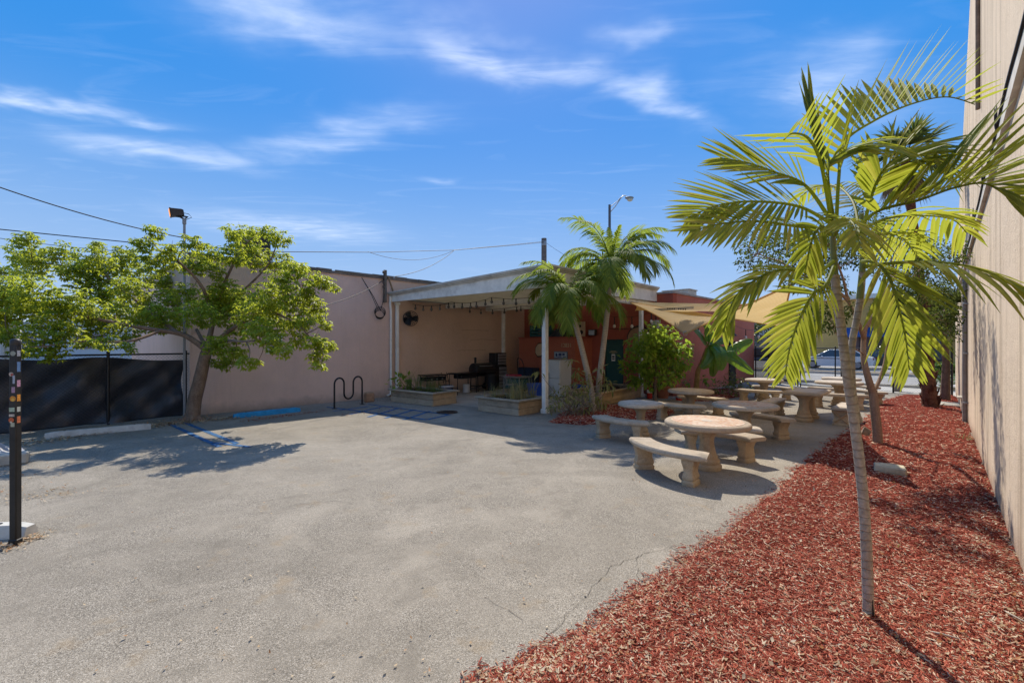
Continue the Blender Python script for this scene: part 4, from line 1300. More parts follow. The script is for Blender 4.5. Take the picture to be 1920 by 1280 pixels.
# ------------------------------------------------------------------ concrete picnic sets
def cast_stone(name, base, stain, mosaic=False):
    t = NT(name)
    oi = t.n('ShaderNodeObjectInfo')
    col = t.ramp(t.noise(4.5, 7, .7), [(.3, tuple(x * .78 for x in base)), (.7, tuple(min(.8, x * 1.12) for x in base))])
    col = t.mix(t.math('MULTIPLY', t.ramp(t.noise(7, 6, .7), [(.5, 0.0), (.7, 1.0)]), .5), col, stain)
    ag = t.voro(150, None, 'F1', 'Color'); sp = t.n('ShaderNodeSeparateColor'); t.l(ag, sp.inputs[0])
    col = t.mix(t.ramp(sp.outputs[0], [(.0, .7), (.28, 0.0)]), col, tuple(x * .42 for x in base))
    col = t.mix(t.math('MULTIPLY', oi.outputs['Random'], .45), col, tuple(x * .8 for x in stain))
    col = t.mix(t.ramp(t.noise(2.2, 8, .75), [(.56, 0.0), (.68, .6)]), col, tuple(x * .38 for x in base))
    col = t.mix(t.ramp(t.noise(31, 3, .6), [(.70, 0.0), (.75, .8)]), col, (.70, .66, .58))
    t.bump(t.math('ADD', t.noise(120, 3), t.math('MULTIPLY', t.noise(18, 6, .7), 2.0)), .6, .008)
    return t.set(col, .92, 0, .15)


M_SLAB = cast_stone('slab_stone', (.53, .45, .35), (.38, .27, .17))
M_LEG = cast_stone('leg_stone', (.55, .435, .295), (.38, .24, .13))
t = NT('mosaic_tile')
tv = t.n('ShaderNodeTexVoronoi'); t.l(t.geo.outputs['Position'], tv.inputs['Vector']); tv.inputs['Scale'].default_value = 24
ts = t.n('ShaderNodeSeparateColor'); t.l(tv.outputs['Color'], ts.inputs[0])
col = t.ramp(ts.outputs[0], [(0, (.46, .23, .12)), (.3, (.54, .35, .21)), (.55, (.55, .42, .30)), (.8, (.48, .27, .18)), (1, (.58, .51, .42))], 'CONSTANT')
ed = t.voro(24, None, 'DISTANCE_TO_EDGE')
col = t.mix(t.ramp(ed, [(.02, .8), (.07, 0.0)]), col, (.40, .32, .24))
col = t.mix(t.math('MULTIPLY', t.ramp(t.noise(3.5, 6, .7), [(.45, 0.0), (.7, 1.0)]), .6), col, (.62, .54, .44))
t.bump(ed, .4, .004)
M_MOSAIC = t.set(col, .7, 0, .25)
t = NT('worn_mosaic')
col = t.ramp(t.noise(6, 7, .75), [(.3, (.48, .43, .36)), (.55, (.52, .44, .35)), (.62, (.32, .23, .16)), (.66, (.51, .45, .37))])
M_WORN = t.set(col, .8, 0, .2)


def round_top(parent, rt, z, mosaic):
    prof = [(rt - .10, z - .085), (rt - .03, z - .085), (rt - .005, z - .07), (rt, z - .045), (rt - .006, z - .02), (rt - .025, z - .004), (rt - .05, z), (rt - .095, z), (.002, z)]
    prof = [(.10, z - .085)] + prof
    top = MB().lathe(prof, 56).build('tabletop', M_SLAB, parent, 40, local=True)
    MB().lathe([(rt - .10, z), (rt - .10, z + .004), (.10, z + .004), (.098, z + .0045), (.09, z + .002)], 56).build('mosaic_inlay', mosaic, top, 40, local=True)
    MB().lathe([(.085, z), (.085, z + .005), (.03, z + .0055)], 8).build('star_inlay', M_WORN, top, 40, local=True)
    return top


def pedestal(parent, h, s=1.0, at=(0, 0)):
    prof = [(.205, 0), (.215, .015), (.215, .065), (.195, .08), (.175, .09), (.185, .105), (.19, .13), (.18, .155), (.155, .165), (.15, .18), (.158, .20), (.145, .22), (.122, .30), (.106, .38), (.104, .44), (.114, .50), (.14, .555), (.18, .595), (.225, .62), (.235, .64), (.23, .655)]
    k = (h - .085) / .655
    mb = MB(); n = 32; o = 0
    for r_, z in prof:
        flute = .045 if .2 < z < .6 else 0.0
        for a in range(n):
            th = 2 * PI * a / n; rr = r_ * s * (1 + flute * math.cos(8 * th))
            mb.v.append((at[0] + rr * math.cos(th), at[1] + rr * math.sin(th), z * k))
    for i in range(len(prof) - 1):
        for a in range(n):
            b = (a + 1) % n; mb.f.append((i * n + a, i * n + b, (i + 1) * n + b, (i + 1) * n + a))
    mb.f.append(tuple(range(n))[::-1]); mb.f.append(tuple((len(prof) - 1) * n + k2 for k2 in range(n)))
    return mb.build('pedestal', M_LEG, parent, 50, local=True)


def scroll_leg(mb, c, w, d, h, rz):
    """carved scroll support: swells at the top volute, waists, swells at the foot; grooves down the broad faces"""
    secs = [(0, 1.0, 1.0), (.05, 1.02, 1.02), (.13, 1.02, 1.0), (.16, .94, .86), (.2, .92, .84), (.24, .98, .92), (.30, 1.0, .96), (.36, .97, .88), (.46, .86, .78), (.56, .82, .78), (.66, .86, .84), (.76, .95, .95), (.86, 1.02, 1.06), (.94, 1.0, 1.06), (1.0, .92, .96)]
    R = Matrix.Rotation(rz, 3, 'Z'); o = len(mb.v); n = 20
    for t_, kw, kd in secs:
        for a in range(n):
            th = 2 * PI * a / n; ct, st = math.cos(th), math.sin(th)
            x = math.copysign(abs(ct) ** .35, ct) * w / 2 * kw; y = math.copysign(abs(st) ** .35, st) * d / 2 * kd
            if .18 < t_ < .97 and abs(ct) < .75: y *= 1 - .10 * (a % 2)
            p = R @ Vector((x, y, 0)); mb.v.append((c[0] + p.x, c[1] + p.y, c[2] + t_ * h))
    for i in range(len(secs) - 1):
        for a in range(n):
            b = (a + 1) % n; mb.f.append((o + i * n + a, o + i * n + b, o + (i + 1) * n + b, o + (i + 1) * n + a))
    mb.f.append(tuple(o + a for a in range(n))[::-1]); mb.f.append(tuple(o + (len(secs) - 1) * n + a for a in range(n)))


def curved_bench(label, centre, ang, dist=.98, span=78, w=.35, h=.44, legs=.56):
    """bench whose slab follows the table edge; origin at the middle of the bench"""
    c = Vector((centre[0], centre[1], 0)) + Vector((math.cos(ang), math.sin(ang), 0)) * dist
    R0 = dist * 1.22; span = span / 1.20
    r = root('curved_bench', label, 'bench', c, ang, 'curved concrete benches around the round tables')
    mb = MB(); n = 22; th0 = rad(span) / 2; T = .078
    prof = [(-w / 2 + .02, h - T), (-w / 2, h - T + .02), (-w / 2, h - .025), (-w / 2 + .025, h), (w / 2 - .025, h), (w / 2, h - .025), (w / 2, h - T + .02), (w / 2 - .02, h - T)]
    m = len(prof)
    for i in range(n + 1):
        th = -th0 + 2 * th0 * i / n
        e = min(1, (th0 - abs(th)) / .045 + .9) if abs(th) > th0 - .01 else 1
        for dr, z in prof:
            k = dr * (1 if 0 < i < n else .93)
            mb.v.append(((R0 + k) * math.cos(th) - R0, (R0 + k) * math.sin(th), z if 0 < i < n else (z - h + T / 2) * .8 + h - T / 2))
    for i in range(n):
        for k in range(m):
            k2 = (k + 1) % m; mb.f.append((i * m + k, i * m + k2, (i + 1) * m + k2, (i + 1) * m + k))
    mb.f.append(tuple(range(m))); mb.f.append(tuple(n * m + k for k in range(m))[::-1])
    mb.build('seat', M_SLAB, r, 45, local=True)
    for s in (-1, 1):
        th = s * th0 * legs * 1.2; mb = MB()
        scroll_leg(mb, (R0 * math.cos(th) - R0, R0 * math.sin(th), 0), .29, .19, h - T + .004, th)
        mb.build('leg', M_LEG, r, 40, local=True)
    return r


TBL = 'round mosaic concrete tables in the yard'
def round_table(label, c, rt=.62, z=.74, mosaic=M_MOSAIC, s=1.0):
    r = root('round_table', label, 'table', (c[0], c[1], 0), 0, TBL)
    round_top(r, rt, z, mosaic); pedestal(r, z, s)
    return r


T1 = Vector((3.04, 7.10)); T2 = Vector((2.72, 9.62)); T3 = Vector((4.75, 12.1)); T4 = Vector((4.66, 9.1)); T5 = Vector((8.5, 15.35)); T7 = Vector((10.3, 14.35)); T8 = Vector((11.5, 15.9))
round_table('large round concrete table with orange and cream mosaic top nearest the open asphalt', T1, .63)
round_table('smaller round concrete table with worn pale top beside the shrub and palms', T2, .47, .70, M_WORN, .82)
round_table('round concrete table with plain pale top in front of the bushy green tree', T3, .58, .71, M_WORN)
round_table('round concrete table with pinkish mosaic top between the large table and the rectangular table', T4, .61)
round_table('round concrete table standing alone in front of the black screened fence', T5, .58, .74, M_WORN)
round_table('round concrete table beside the slim multi-stem tree trunk', T7, .64, .74, M_WORN)
round_table('farthest round concrete table close to the chain-link gate', T8, .58, .74, M_WORN)
curved_bench('curved concrete bench in front of the large mosaic table on open asphalt', T1, rad(207), .96, 82, .37)
curved_bench('curved concrete bench behind the large mosaic table, its scroll leg in shade', T1, rad(55), .90, 84, .37)
curved_bench('weathered curved concrete bench in front of the smaller worn table', T2, rad(222), .84, 84, .34)
curved_bench('curved concrete bench on the asphalt side of the table by the bushy tree', T3, rad(231), 1.0, 72)
curved_bench('curved concrete bench between the plain pale table and the bushy tree', T3, rad(50), .98, 78)
curved_bench('curved concrete bench partly hidden behind the large mosaic top', T4, rad(222), .98, 70)
curved_bench('curved concrete bench with free end beside the pinkish mosaic table', T4, rad(40), .82, 84)
curved_bench('curved concrete bench in front of the table by the screened fence', T5, rad(232), .95, 82)
curved_bench('curved concrete bench between that lone table and the screened fence', T5, rad(45), .95, 82)
curved_bench('curved concrete bench in front of the table by the slim multi-stem tree', T7, rad(233), 1.0, 86)
curved_bench('curved concrete bench beside the slim multi-stem trunk towards the fence', T7, rad(20), 1.1, 76)
curved_bench('curved concrete bench nearest the gate post beside the farthest table', T8, rad(215), 1.0, 70)
curved_bench('curved concrete bench behind the farthest table along the low fence', T8, rad(20), 1.0, 70)

# rectangular set
M_SLAB2 = cast_stone('slab_stone_pale', (.50, .45, .38), (.32, .25, .18))
T6 = Vector((7.54, 11.63, 0))
r = root('rectangular_table', 'rectangular concrete table on two fluted pedestals with mosaic top', 'table', T6, AU)
mb = MB(); mb.box((0, 0, .70), (1.36, .84, .085), 0, .025); tp = mb.build('tabletop', M_SLAB, r, 40, local=True)
MB().box((0, 0, .744), (1.12, .60, .006), 0, 0).build('mosaic_inlay', M_WORN, tp, local=True)
for x in (-.36, .36): pedestal(r, .745, .95, (x, 0))
def straight_bench(label, off):
    p = T6 + V * off
    r = root('straight_bench', label, 'bench', p, AU, 'straight benches of the rectangular table')
    MB().box((0, 0, .40), (1.30, .36, .08), 0, .022).build('seat', M_SLAB2, r, 40, local=True)
    MB().box((0, 0, .442), (1.08, .22, .006)).build('inlay', M_WORN, r, local=True)
    for x in (-.42, .42):
        mb = MB(); scroll_leg(mb, (x, 0, 0), .20, .36, .362, 0); mb.build('leg', M_LEG, r, 40, local=True)
        mb = MB()
        for s in (-1, 1): mb.tube([(x - .118, s * .13, .07), (x - .125, -s * .13, .30)], .016, 6)
        build_each(mb, 'carved_cross', M_LEG, r, 50, local=True)
straight_bench('straight concrete bench between the rectangular table and the pinkish mosaic table', .78)
straight_bench('straight concrete bench between the rectangular table and the forked palm', -.78)


# ------------------------------------------------------------------ raised timber planters
M_PLANK = wood('planter_wood', (.46, .33, .20), (.24, .165, .10), (1.2, 1.2, 12))
M_PLANKG = wood('planter_wood_grey', (.40, .335, .25), (.20, .16, .12), (1.2, 1.2, 12))
M_POTSOIL = plain('potting_soil', (.05, .036, .025), .4, 9, 1.0, 0, .05, .8, 40)


def planter(label, p0, d1, L1, d2, L2, h, rows, mat=M_PLANK, mat2=None):
    """p0 = nearest corner on the ground; planks run along d1 (length L1) and d2 (length L2)"""
    d1, d2 = Vector(d1).normalized(), Vector(d2).normalized()
    r = root('raised_planter', label, 'planter box', p0, 0, 'raised timber planter boxes')
    mat2 = mat2 or mat
    c = p0 + d1 * L1 / 2 + d2 * L2 / 2
    a1, a2 = math.atan2(d1.y, d1.x), math.atan2(d2.y, d2.x)
    ph = (h - .05) / rows
    for i in range(rows):
        z = ph * (i + .5)
        for k, (s, dd, LL, aa, mm) in enumerate(((-1, d2, L1, a1, mat2), (1, d2, L1, a1, mat2), (-1, d1, L2, a2, mat), (1, d1, L2, a2, mat))):
            half = (L2 if dd is d2 else L1) / 2 - .02
            mb = MB(); mb.box(c + dd * (s * (half + random.uniform(-.004, .004))) + Vector((0, 0, z)), (LL - (.082 if dd is d1 else 0), .04, ph - .008), aa + random.gauss(0, .002), .006)
            mb.build('plank', mm, r)
    for s1 in (-1, 1):
        mb = MB(); mb.box(c + d2 * (s1 * (L2 / 2 - .01)) + Vector((0, 0, h - .022)), (L1 + .16, .16, .044), a1, .008); mb.build('rim_board', mat2, r)
        mb = MB(); mb.box(c + d1 * (s1 * (L1 / 2 - .01)) + Vector((0, 0, h - .022)), (L2 - .185, .16, .044), a2, .008); mb.build('rim_board', mat2, r)
    mb = MB(); n = 10
    mb.sheet([[c + d1 * ((i / n - .5) * (L1 - .09)) + d2 * ((j / n - .5) * (L2 - .09)) + Vector((0, 0, h - .10 + random.uniform(-.02, .03))) for i in range(n + 1)] for j in range(n + 1)])
    mb.build('soil', M_POTSOIL, r)
    return r, c


PA, PAc = planter('raised timber planter against the pink wall beside the white downspout', G(811, 762), (-1.67, 1.3, 0), 2.05, (.62, .8, 0), 1.05, .42, 2, M_PLANK, M_PLANKG)
PB, PBc = planter('raised planter of grey planks beside the thick white canopy post', G(972, 780), (-1.14, .95, 0), 1.5, (.72, .80, 0), 1.15, .42, 2, M_PLANK, M_PLANKG)
PC, PCc = planter('long low planter of brown planks behind the palms near the green door', G(1124, 762), (.62, .78, 0), 3.3, (-.78, .62, 0), 1.2, .42, 3, M_PLANK)

# ------------------------------------------------------------------ parking furniture
def wheel_stop(label, a, b, mat, name='wheel_stop'):
    a, b = Vector(a), Vector(b); c = (a + b) / 2; L_ = (b - a).length; an = math.atan2((b - a).y, (b - a).x)
    r = root(name, label, 'wheel stop', c, an)
    mb = MB(); n = 14
    for i in range(n + 1):
        x = -L_ / 2 + L_ * i / n; k = 1 if 0 < i < n else .82
        jt = [random.uniform(-.004, .004) for _ in range(6)]
        for (y, z), j in zip(((-.085, 0), (-.08, .05), (-.05, .125), (.05, .125), (.08, .05), (.085, 0)), jt): mb.v.append((x, y * k + j, (z + j * .6) * (k if z > 0 else 1)))
    for i in range(n):
        for k in range(6): mb.f.append((i * 6 + k, i * 6 + (k + 1) % 6, i * 6 + 6 + (k + 1) % 6, i * 6 + 6 + k))
    mb.f.append(tuple(range(6))); mb.f.append(tuple(n * 6 + k for k in range(6))[::-1])
    mb.build('bar', mat, r, 40, local=True)
    mb = MB()
    for x in (-L_ * .33, L_ * .33): mb.lathe([(.018, .12), (.018, .131), (.001, .133)], 10, (x, 0, 0))
    build_each(mb, 'anchor_bolt', M_BLACKM, r, 40, local=True)


wheel_stop('pale concrete wheel stop in front of the windscreen fence', G(84, 822), G(283, 803), M_STOPW)
wheel_stop('blue painted wheel stop at the foot of the pink wall', G(438, 784), G(562, 771), M_BLUE)
wheel_stop('end of a concrete wheel stop behind the stickered black post', Vector((-6.6, 4.5, 0)), Vector((-4.88, 4.62, 0)), M_STOPW)

# stickered black post
pp = G(29, 1020)
r = root('stickered_post', 'black square steel post with domed cap and many stickers', 'post', pp)
MB().box((0, 0, .97), (.066, .066, 1.94), .12, .010).build('tube', plain('post_black', (.022, .021, .021), .3, 9, .5, .2, .4, .12, 60, (.06, .045, .035)), r, 40, local=True)
mb = MB(); mb.lathe([(.038, 1.93), (.042, 1.95), (.038, 1.975), (.026, 1.99), (.002, 1.996)], 16); mb.build('cap', plain('cap_grey', (.035, .034, .034), .2, 9, .5, .2), r, 50, local=True)
MB().box((0, 0, .03), (.078, .078, .06), .12, .01).build('sleeve', M_BLACKM, r, local=True)
stick = [('disc', .012, 1.85, .036, (.34, .36, .30)), ('disc', -.014, 1.65, .03, (.55, .45, .38)), ('disc', .0, 1.645, .018, (.40, .06, .04)), ('rect', .028, 1.60, (.03, .10), (.40, .45, .55)), ('rect', .02, 1.50, (.045, .07), (.45, .28, .40)),
         ('disc', .014, 1.415, .04, (.70, .28, .03)), ('disc', .018, 1.405, .022, (.75, .45, .08)), ('rect', .0, 1.31, (.072, .05), (.42, .52, .40)), ('rect', .0, 1.255, (.072, .03), (.55, .48, .42)), ('disc', -.006, 1.21, .036, (.60, .14, .05)), ('rect', .015, 1.165, (.05, .05), (.45, .47, .36)), ('disc', -.01, 1.19, .014, (.66, .60, .50))]
Rp = Matrix.Rotation(.12, 3, 'Z')
for i, (kind, x, z, s_, c_) in enumerate(stick):
    x *= .55; s_ = s_ * .66 if kind == 'disc' else (s_[0] * .66, s_[1] * .8); c_ = tuple(v * .72 for v in c_)
    mb = MB(); y = -.0336 - i * .0005
    if kind == 'disc': mb.lathe([(s_, 0), (s_, .0008)], 16, Rp @ Vector((x, y, 0)) + Vector((0, 0, z)), rot=Rp @ Matrix.Rotation(PI / 2, 3, 'X'))
    else: mb.box(Rp @ Vector((x, y, 0)) + Vector((0, 0, z)), (s_[0], .001, s_[1]), .12)
    mb.build('sticker', plain('sticker_paper', c_, .35, 45, .4), r, local=True)
# side face stickers (face towards the lot)
for i, (z, h_, c_) in enumerate(((1.85, .07, (.35, .37, .42)), (1.72, .12, (.12, .22, .42)), (1.56, .08, (.55, .30, .42)), (1.42, .08, (.72, .30, .05)), (1.31, .06, (.48, .50, .46)), (1.21, .08, (.58, .18, .08)))):
    MB().box(Rp @ Vector((.0336, -.006, 0)) + Vector((0, 0, z)), (.001, .034, h_ * .8), .12).build('sticker', plain('sticker_paper', c_, .3, 45, .4), r, local=True)

# crumpled grey sheet
q = G(-62, 868)
r = root('crumpled_sheet', 'crumpled pale plastic sheet lying by the fence beside the stickered post', 'plastic sheet', q)
grid = []
for i in range(13):
    row = []
    for j in range(13):
        u_, v_ = i / 12 - .5, j / 12 - .5
        nz = noise.noise(Vector((u_ * 5, v_ * 5, 3))) * .2 + noise.noise(Vector((u_ * 11, v_ * 11, 8))) * .09
        row.append((u_ * .95, v_ * 1.2, max(.005, .42 * math.exp(-(u_ * u_ + v_ * v_) * 7) + nz * .8 * (1 - 3 * u_ * u_))))
    grid.append(row)
mb = MB(); mb.sheet(grid); mb.build('sheet', plain('grey_plastic', (.42, .42, .44), .15, 6, .45, 0, .4), r, 40, local=True)
MB().box((.75, -.1, .09), (.5, .22, .18), .7, .02).build('rubble_block', M_CONC, r, local=True)

# wave bike rack
r = root('bike_rack', 'black steel wave bike rack standing on the blue hatching', 'bike rack', (G(627, 766) + G(679, 758)) / 2)
ba, bb = G(627, 766), G(679, 758); bd = (bb - ba); Lb = bd.length; bd /= Lb; Hb = .90; rr = Lb / 6
pts = [ba.copy()]
for k, cx_ in enumerate((1, 3, 5)):
    sgn = 1 if k % 2 == 0 else -1
    cz = Hb - rr if sgn == 1 else .24 + rr
    pts += [ba + bd * (rr * cx_ - rr * math.cos(a)) + Vector((0, 0, cz + sgn * rr * math.sin(a))) for a in np.linspace(0, PI, 11)]
pts.append(bb.copy())
MB().tube(pts, .026, 10).build('tube', M_BLACKM, r, 60)
mb = MB()
for p in (ba, bb): mb.lathe([(.075, .004), (.075, .016), (.03, .02)], 14, p)
build_each(mb, 'base_plate', M_BLACKM, r, 40)
q = G(692, 753)
r = root('clay_block', 'small weathered terracotta coloured block by the pink wall', 'block', q); MB().box((0, 0, .14), (.3, .22, .28), AU, .03).build('block', plain('clay', (.36, .22, .14), .25, 7, .95, 0, .1, .4), r, 40, local=True)
MB().box((0, .0, .30), (.26, .19, .05), AU, .015).build('cap', plain('clay_pale', (.42, .30, .21), .25, 7, .95), r, 40, local=True)

# blocks in the mulch
def pave_block(label, p, size, rz, name='paving_block', mat=M_CONC):
    r = root(name, label, 'concrete block', p)
    mb = MB(); mb.box((0, 0, size[2] / 2), size, rz, .018)
    mb.v = [(x + random.uniform(-.008, .008), y + random.uniform(-.008, .008), z + random.uniform(-.006, .006)) for x, y, z in mb.v]
    mb.build('block', mat, r, 40, local=True)
    MB().box((0, 0, size[2] + .002), (size[0] * .7, size[1] * .6, .008), rz, .003).build('top_face', mat, r, local=True)
M_YCONC = plain('mossy_concrete', (.50, .45, .33), .2, 10, .95, 0, .1, .4, 60, (.17, .15, .09))
pave_block('mossy pale concrete block lying in the red mulch', G(1668, 892) + Vector((0, 0, .03)), (.26, .36, .13), .95, mat=M_YCONC)
pave_block('flat pale slab in the mulch beside the shaggy palm trunk', G(1783, 762) + Vector((0, 0, .04)), (.95, .62, .06), AU, 'paving_slab')
pave_block('broken pale stone at the far corner of the mulch', G(1640, 745) + Vector((0, 0, .02)), (.5, .4, .16), .4)

# ------------------------------------------------------------------ under the canopy
def frame_table(label, p, rz, L_, W_, h, mat=M_BLACKM, name='folding_table', cat='table', extra=None):
    r = root(name, label, cat, p, rz)
    MB().box((0, 0, h - .02), (L_, W_, .04), 0, .008).build('top', mat, r, local=True)
    for sx in (-1, 1):
        for sy in (-1, 1):
            MB().tube([(sx * (L_ / 2 - .05), sy * (W_ / 2 - .05), 0), (sx * (L_ / 2 - .07), sy * (W_ / 2 - .06), h - .04)], .016, 6).build('leg', mat, r, local=True)
        MB().tube([(sx * (L_ / 2 - .055), -(W_ / 2 - .05), .25), (sx * (L_ / 2 - .055), W_ / 2 - .05, .25)], .01, 5).build('brace', mat, r, local=True)
    if extra: extra(r)
    return r


def wp(px, off):                              # a floor point in front of the pink wall under an image column
    k = (px - CX) / FPX; b = PK0 - V * off
    t_ = (b.x - k * b.y) / (k * U.y - U.x)
    return b + U * t_


def griddle(r):
    MB().box((0, 0, .60), (.86, .46, .13), 0, .02).build('burner_box', M_BLACKM, r, local=True)
    for x in (-.25, 0, .25): MB().lathe([(.03, 0), (.025, .03)], 10, (x, -.24, .6), rot=Matrix.Rotation(PI / 2, 3, 'X')).build('knob', M_GALV, r, local=True)
frame_table('black steel griddle table against the peach wall behind the planter', wp(812, .55), AU, 1.0, .55, .76, name='griddle_table', extra=griddle)
def stove(r):
    MB().box((.1, 0, .66), (.8, .45, .14), 0, .02).build('burner_box', M_BLACKM, r, local=True)
    MB().box((-.42, 0, .80), (.3, .5, .03), 0, .006).build('shelf', M_BLACKM, r, local=True)
    MB().tube([(.3, .1, .02), (.3, .1, .34)], .14, 14).build('gas_bottle', plain('bottle_white', (.5, .5, .5), .1, 5, .4), r, 40, local=True)
frame_table('black camping stove table in front of the barrel smoker', wp(868, 1.1), AU + .1, 1.15, .55, .80, name='stove_table', extra=stove)
q = wp(838, .3)
r = root('folded_stool', 'folded black step stool leaning against the peach wall', 'stool', q, AU)
for x in (-.13, .13): MB().tube([(x, -.12, 0), (x, .2, .78)], .014, 6).build('rail', M_BLACKM, r, local=True)
for i in range(4): MB().box((0, -.09 + i * .075, .08 + i * .18), (.26, .05, .02), 0, .004).build('tread', M_BLACKM, r, local=True)
q = wp(837, .9)
r = root('picnic_cooler', 'small white and navy picnic cooler on the patio slab', 'cooler', q, AU)
MB().box((0, 0, .13), (.46, .30, .26), 0, .025).build('body', plain('cooler_navy', (.05, .06, .13), .1, 5, .5), r, local=True); MB().box((0, 0, .30), (.49, .33, .08), 0, .025).build('lid', plain('cooler_white', (.5, .5, .54), .08, 5, .5), r, local=True)
MB().tube([(-.25, 0, .2), (-.26, 0, .36), (.26, 0, .36), (.25, 0, .2)], .012, 6).build('handle', M_BLACKP, r, local=True)
# barrel smoker
q = wp(903, .75)
r = root('barrel_smoker', 'black barrel smoker grill with side shelf and chimney', 'grill', q, AU)
R = Matrix.Rotation(PI / 2, 3, 'Y')
MB().lathe([(.001, -.48), (.24, -.48), (.27, -.46), (.27, .46), (.24, .48), (.001, .48)], 24, (0, 0, .86), rot=R).build('barrel', M_BLACKM, r, 40, local=True)
MB().box((0, -.19, .98), (.93, .2, .02), 0, .004, rot=Matrix.Rotation(rad(55), 3, 'X')).build('lid_seam', M_BLACKP, r, local=True)
MB().tube([(-.3, -.22, 1.02), (-.3, -.32, 1.02), (.3, -.32, 1.02), (.3, -.22, 1.02)], .014, 6).build('lid_handle', M_GALV, r, local=True)
MB().tube([(-.3, .05, 1.1), (-.3, .05, 1.32)], .045, 10).build('chimney', M_BLACKM, r, 40, local=True)
MB().lathe([(.05, 1.30), (.07, 1.32), (.02, 1.37)], 12, (-.3, .05, 0)).build('chimney_cap', M_BLACKM, r, 40, local=True)
MB().box((-.1, -.42, .78), (1.1, .28, .03), 0, .006).build('front_shelf', M_BLACKM, r, local=True)
MB().box((.66, 0, .72), (.34, .38, .40), 0, .03).build('firebox', M_BLACKM, r, local=True)
for x in (-.4, .4):
    for y in (-.2, .2): MB().tube([(x, y * 1.15, 0), (x, y, .7)], .02, 6).build('leg', M_BLACKM, r, local=True)
MB().box((0, 0, .2), (.8, .42, .025), 0, .004).build('lower_shelf', M_BLACKM, r, local=True)
for y in (-.26, .26): MB().lathe([(.13, -.03), (.14, 0), (.13, .03)], 16, (.42, y, .14), rot=Matrix.Rotation(PI / 2, 3, 'X')).build('wheel', M_BLACKP, r, 40, local=True)
# tool cabinet
q = wp(932, .62)
r = root('tool_cabinet', 'tall black tool cabinet with silver drawer fronts by the patio wall', 'tool cabinet', q, AU)
MB().box((0, 0, .50), (.72, .46, 1.0), 0, .01).build('base_cabinet', M_BLACKP, r, local=True); MB().box((.06, .02, 1.27), (.66, .40, .52), 0, .01).build('top_chest', M_BLACKP, r, local=True)
for i in range(6): MB().box((.12, -.245, .12 + i * .15), (.44, .035, .12), 0, .008).build('drawer', plain('drawer_silver', (.30, .30, .32), .1, 5, .35, .6), r, local=True)
for i in range(4): MB().box((.12, -.19, 1.08 + i * .12), (.48, .03, .09), 0, .008).build('drawer', plain('drawer_silver', (.30, .30, .32), .1, 5, .35, .6), r, local=True)
MB().box((-.24, -.245, .5), (.22, .03, .92), 0, .008).build('door', M_BLACKM, r, local=True)
for x in (-.3, .3):
    for y in (-.18, .18): MB().ball((x, y, .03), .04, (1, 1, 1), 8, 6).build('caster', M_BLACKP, r, 50, local=True)
q = wp(921, 1.05)
r = root('kettle_bin', 'rounded black lidded bin beside the tool cabinet', 'bin', q)
MB().lathe([(.20, 0), (.23, .3), (.24, .62), (.26, .63), (.26, .67), (.2, .74), (.05, .78)], 20).build('body', M_BLACKP, r, 50, local=True)
MB().box((0, 0, .79), (.14, .04, .04), .5, .01).build('handle', M_BLACKP, r, local=True)
# wire chair
q = D(957, 735, 16.5); q.z = 0
def wire_chair(label, q, rz, mat):
    r = root('wire_chair', label, 'chair', q, rz)
    MB().lathe([(.20, .43), (.21, .445), (.20, .46)], 24).build('seat', mat, r, 50, local=True)
    mb = MB(); mb.tube([(.20 * math.cos(a), .20 * math.sin(a) * .9, .45 + .42 * math.sin(max(0, (a - .2) / (PI - .4)) * PI) ** .6 if .2 < a < PI - .2 else .45) for a in np.linspace(.1, PI - .1, 24)], .012, 6); mb.build('back_hoop', mat, r, 60, local=True)
    for i in range(5):
        x = -.12 + i * .06; MB().tube([(x, .17, .45), (x, .18, .80 - abs(i - 2) * .04)], .006, 5).build('spindle', mat, r, local=True)
    for sx in (-1, 1):
        for sy in (-1, 1): MB().tube([(sx * .14, sy * .14, .44), (sx * .2, sy * .2, 0)], .012, 6).build('leg', mat, r, local=True)
wire_chair('grey wire bistro chair with hooped back on the patio', q, AV - PI / 2 + .3, plain('chair_grey', (.22, .22, .22), .1, 8, .5, .5))
q = D(968, 735, 17.2); q.z = 0
r = frame_table('teal cloth covered table carrying a red tray on the patio', q, AV, .95, .65, .70, M_GALV, 'patio_table')
MB().box((0, 0, .42), (.80, .5, .40), 0, .03).build('teal_cover', plain('teal_cloth', (.03, .09, .085), .2, 5, .8), r, local=True)
r = root('serving_tray', 'red plastic tray resting on the teal patio table', 'tray', q + Vector((-.1, .1, .70)), AV)
MB().box((0, 0, .012), (.5, .34, .02), 0, .006).build('base', plain('tray_red', (.40, .03, .06), .1, 5, .5), r, local=True)
mb = MB()
for s in (-1, 1): mb.box((0, s * .165, .035), (.5, .012, .04)); mb.box((s * .245, 0, .035), (.012, .318, .04))
build_each(mb, 'rim', plain('tray_rim_red', (.38, .03, .06), .1, 5, .5), r, local=True)
q = D(978, 735, 18.6); q.z = 0
r = root('hand_truck', 'black hand truck with looped handle parked by the red block', 'hand truck', q, AV)
for x in (-.17, .17): MB().tube([(x, 0, .1), (x, .06, 1.05), (x * .8, .12, 1.25)], .017, 6).build('rail', M_BLACKM, r, local=True)
MB().tube([(-.136, .12, 1.25), (-.06, .16, 1.33), (.06, .16, 1.33), (.136, .12, 1.25)], .017, 6).build('handle', M_BLACKM, r, local=True)
for z in (.3, .6, .9): MB().tube([(-.17, .02, z), (.17, .02, z)], .012, 6).build('cross_bar', M_BLACKM, r, local=True)
MB().box((0, -.12, .05), (.4, .24, .015), 0, .003).build('toe_plate', M_BLACKM, r, local=True)
